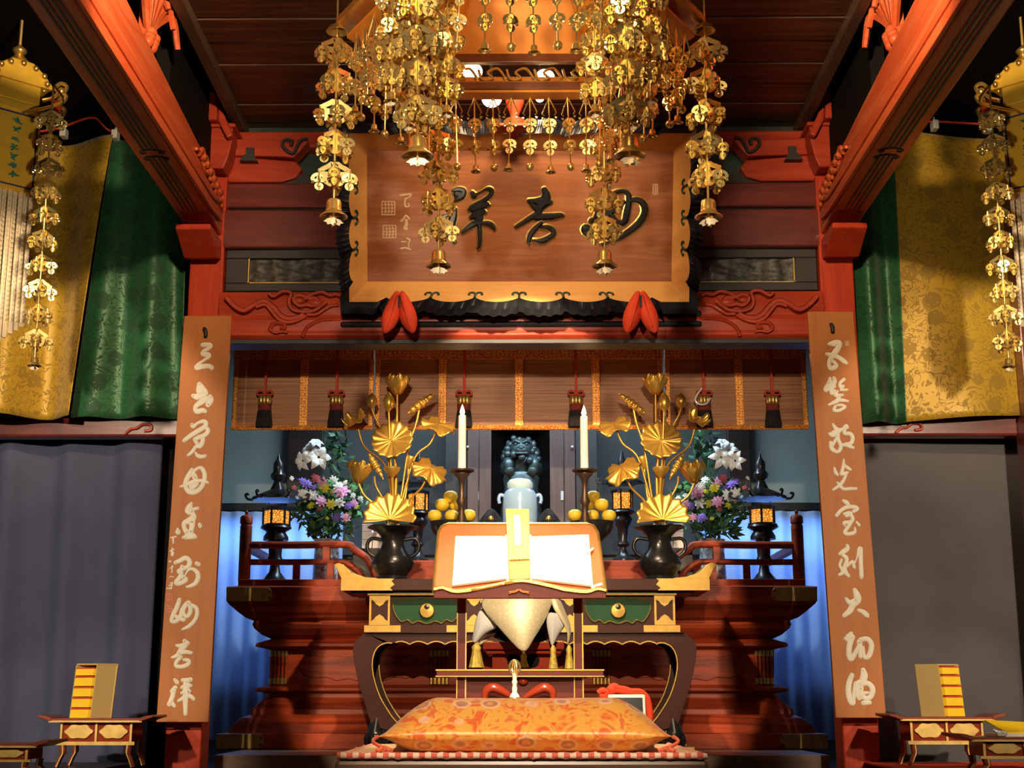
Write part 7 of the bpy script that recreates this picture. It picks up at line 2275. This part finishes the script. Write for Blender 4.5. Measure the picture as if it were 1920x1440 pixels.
for sx in (-1, 1):
    for yy in (YI + 0.05, YI + 0.30):
        x = tcx + sx * ((tx1 - tx0) / 2 - 0.03)
        pts = [(x, yy, zb_ + 0.02), (x + sx * 0.012, yy, zb_ - 0.06), (x - sx * 0.01, yy, 0.14), (x + sx * 0.02, yy, 0.05), (x + sx * 0.035, yy, 0.0)]
        MB().tube(spline(pts, 5), [0.03 - 0.0006 * i for i in range(21)], 10).build('leg', 'stand_red', it, smooth=60)
# scrolled base pieces of the book rest
for sx, px in ((-1, 920), (1, 1028)):
    m = MB()
    pts = [P(973 + sx * a, b, 4.51) for a, b in ((10, 1308), (22, 1301), (34, 1294), (48, 1289), (60, 1294), (64, 1306), (62, 1320))]
    m.tube(spline([tuple(p) for p in pts], 4), [0.006 + 0.009 * math.sin(PI * i / 24) for i in range(25)], 10)
    m.build('base_scroll', 'stand_red', lc, smooth=60)
MB().sph(tuple(P(981, 1277, 4.545)), (0.016, 0.012, 0.012), 12, 8).build('base_highlight', 'stand_red', lc, smooth=60)  # added blob standing in for a glossy highlight
MB().box(X(905, 1310, 4.98), X(1040, 1310, 4.98), 4.98, 5.36, Z(1325, 4.98), Z(1314, 4.98)).build('low_stretcher', 'stand_red', it, bevel=0.004)
# black incense burner under the cloth
ZI = zi1
cb = thing('incense_burner', 'black round censer standing half hidden under the gold cloth', 'censer', (tcx, YI + 0.17, ZI))
MB().lathe([(0.06, ZI), (0.11, ZI + 0.02), (0.155, ZI + 0.06), (0.165, ZI + 0.12), (0.15, ZI + 0.165), (0.0, ZI + 0.17)], (tcx, YI + 0.17, 0), 28).build('bowl', 'black_lacquer', cb, smooth=45)
# the cloth: flat top, corner points hanging down
YCf = YI - 0.02
zct = Z(1128, YI)
q = lambda px, py, d=0.0: P(px, py, YCf + d)
gc = thing('altar_cloth', 'gold brocade cloth with white lining and four tassels draped behind the book rest', 'cloth', (tcx, YI + 0.17, zct - 0.05))
def panel(name, mat, rows, n=10):
    """rows of pixel polylines [(px,py,d)...] lofted"""
    m = MB()
    rr = [[Vector(q(*p)) for p in r] for r in rows]
    L_ = len(rr[0])
    vs = [p for r in rr for p in r]
    fs = []
    for i in range(len(rr) - 1):
        for j in range(L_ - 1):
            fs.append((i * L_ + j, i * L_ + j + 1, (i + 1) * L_ + j + 1, (i + 1) * L_ + j))
    return m.add(vs, fs).build(name, mat, gc, smooth=70, solid=0.004, sub=1)
panel('front_point', 'cloth_gold', [[(905, 1118, 0.02), (935, 1116, -0.03), (978, 1116, -0.05), (1020, 1116, -0.03), (1045, 1116, 0.02)], [(895, 1137, 0.0), (930, 1140, -0.05), (978, 1142, -0.06), (1018, 1140, -0.05), (1034, 1137, -0.01)], [(918, 1158, -0.03), (945, 1165, -0.065), (980, 1168, -0.075), (1008, 1165, -0.065), (1026, 1158, -0.02)], [(942, 1186, -0.055), (960, 1192, -0.075), (981, 1195, -0.08), (1000, 1190, -0.075), (1010, 1184, -0.05)], [(976, 1222, -0.075), (979, 1223, -0.08), (982, 1224, -0.08), (985, 1223, -0.08), (988, 1221, -0.075)]])
panel('left_fold', 'white_cloth', [[(898, 1140, 0.02), (908, 1146, 0.0), (918, 1156, -0.01), (930, 1168, -0.01)], [(892, 1160, 0.01), (905, 1166, -0.03), (920, 1172, -0.02), (934, 1180, -0.01)], [(887, 1185, 0.01), (894, 1186, -0.03), (905, 1188, -0.02), (916, 1182, 0.0)], [(884, 1206, 0.01), (888, 1207, -0.01), (892, 1207, -0.01), (896, 1204, 0.0)]])
panel('left_fold', 'cloth_gold', [[(897, 1205, 0.0), (915, 1190, 0.03), (932, 1184, 0.05)], [(899, 1212, 0.0), (914, 1200, 0.03), (930, 1190, 0.05)]])
panel('right_fold', 'white_cloth', [[(1026, 1146, -0.01), (1038, 1148, -0.03), (1052, 1150, -0.01)], [(1022, 1166, -0.01), (1036, 1170, -0.035), (1066, 1172, 0.0)], [(1027, 1186, -0.01), (1036, 1192, -0.03), (1050, 1184, 0.0)], [(1033, 1212, -0.01), (1036, 1214, -0.02), (1040, 1204, -0.01)]])
panel('right_fold', 'cloth_gold', [[(1032, 1118, 0.0), (1040, 1120, -0.01), (1052, 1122, 0.02)], [(1034, 1140, -0.02), (1048, 1142, -0.03), (1062, 1150, 0.02)], [(1050, 1160, -0.02), (1062, 1166, -0.02), (1071, 1172, 0.02)], [(1066, 1184, -0.01), (1070, 1186, -0.02), (1072, 1188, 0.02)], [(1062, 1210, 0.0), (1064, 1212, 0.0), (1066, 1212, 0.01)]])
m = MB().box(X(900, 1120, YI), X(1050, 1120, YI), YI, YI + 0.34, zct - 0.006, zct + 0.004)
m.build('cloth_top', 'cloth_gold', gc, bevel=0.003)
for px, pt, pb, mat in ((893, 1206, 1252, 'tassel_gold'), (982, 1224, 1252, 'tassel_gold'), (1037, 1210, 1254, 'tassel_gold'), (1067, 1210, 1254, 'tassel_gold')):
    c = q(px, (pt + pb) / 2, -0.03 if px != 982 else -0.08)
    zz = lambda py: q(px, py).z
    m = MB()
    wd = 1.6 if px == 893 else 1.0
    m.lathe([(0.004, zz(pt)), (0.011 * wd, zz(pt + 8)), (0.009 * wd, zz(pt + 14)), (0.016 * wd, zz(pb - 4)), (0.017 * wd, zz(pb)), (0.0, zz(pb))], (c.x, c.y, 0), 24, wob=lambda t, j: 1 + 0.08 * math.cos(t * 9))
    m.build('tassel', mat, gc, smooth=60)

# ================================================================== vajra bell, black panel and red cord beside the cushion
YVJ = 4.24
c = P(965, 1300, YVJ)
vb = thing('vajra_bell', 'gilt hand bell with five-pronged vajra handle standing behind the cushion', 'hand bell', (c.x, YVJ, ZR + 0.002))
zz = lambda py: Z(py, YVJ, 965)
k = 4.1 / F
MB().lathe([(0.052, ZR + 0.002), (0.050, ZR + 0.012), (0.040, ZR + 0.05), (0.034, ZR + 0.085), (0.020, zz(1309)), (0.010, zz(1305))], (c.x, YVJ, 0), 24).build('bell', 'gilt', vb, smooth=45)
MB().lathe([(0.016, zz(1308)), (0.012, zz(1302)), (0.007, zz(1298)), (0.0085, zz(1290)), (0.006, zz(1284)), (0.009, zz(1278)), (0.006, zz(1274)), (0.008, zz(1266)), (0.011, zz(1262))], (c.x, YVJ, 0), 16).build('handle', 'crystal', vb, smooth=50)
m = MB()
for j in range(4):
    a = 2 * PI * j / 4 + 0.4
    pts = [(0.004, 1264), (0.015, 1258), (0.016, 1248), (0.010, 1241), (0.002, 1238)]
    m.tube(spline([(c.x + r_ * math.cos(a), YVJ + r_ * math.sin(a), zz(py)) for r_, py in pts], 4), 0.0036, 6)
m.tube([(c.x, YVJ, zz(1262)), (c.x, YVJ, zz(1237))], 0.003, 6)
m.build('vajra_prongs', 'gilt_thin', vb, smooth=60)

YDv = 4.12
c0, c1 = P(1141, 1303, YDv), P(1212, 1303, YDv)
zt_ = Z(1302, YDv)
zb_ = ZR + 0.002
dvr = thing('framed_panel', 'small black panel in a pale frame propped up behind the cushion', 'panel', ((c0.x + c1.x) / 2, YDv, zb_))
lean = 0.03
m = MB()
m.add([(c0.x, YDv, zb_), (c1.x, YDv, zb_), (c1.x, YDv + lean, zt_), (c0.x, YDv + lean, zt_), (c0.x, YDv + 0.02, zb_), (c1.x, YDv + 0.02, zb_), (c1.x, YDv + 0.02 + lean, zt_), (c0.x, YDv + 0.02 + lean, zt_)],
      [(0, 1, 2, 3), (7, 6, 5, 4), (0, 4, 5, 1), (1, 5, 6, 2), (2, 6, 7, 3), (3, 7, 4, 0)])
m.build('frame', 'device_white', dvr, bevel=0.006)
b = 0.009
m = MB()
s_ = lean / (zt_ - zb_)
m.add([(c0.x + b, YDv - 0.0015 + s_ * 0.012, zb_ + 0.012), (c1.x - b, YDv - 0.0015 + s_ * 0.012, zb_ + 0.012), (c1.x - b, YDv + lean - 0.0015 - s_ * b, zt_ - b), (c0.x + b, YDv + lean - 0.0015 - s_ * b, zt_ - b)], [(0, 1, 2, 3)])
m.build('screen', 'device_black', dvr, solid=0.001)
m = MB()
for pts in ([(1122, 1300), (1130, 1294), (1140, 1300), (1134, 1306), (1124, 1304)], [(1128, 1322), (1134, 1308), (1144, 1290), (1152, 1286), (1160, 1290), (1172, 1292), (1184, 1296), (1196, 1296), (1206, 1300), (1214, 1310), (1218, 1325), (1220, 1345), (1216, 1352)], [(1140, 1298), (1156, 1294), (1176, 1297), (1200, 1300), (1213, 1315), (1216, 1345)]):
    p3 = [tuple(P(a, b_, YDv + 0.05)) for a, b_ in pts]
    p3 = [(x, y, max(z, ZR + 0.012)) for x, y, z in p3]
    m.tube(spline(p3, 5), 0.0085, 8)
m.sph(tuple(P(1147, 1293, YDv + 0.05)), (0.016, 0.012, 0.014), 10, 8)
tag(m.build('silk_rope', 'red_cloth', smooth=60), 'knotted red cord looped over the black panel in a pale frame', 'cord')
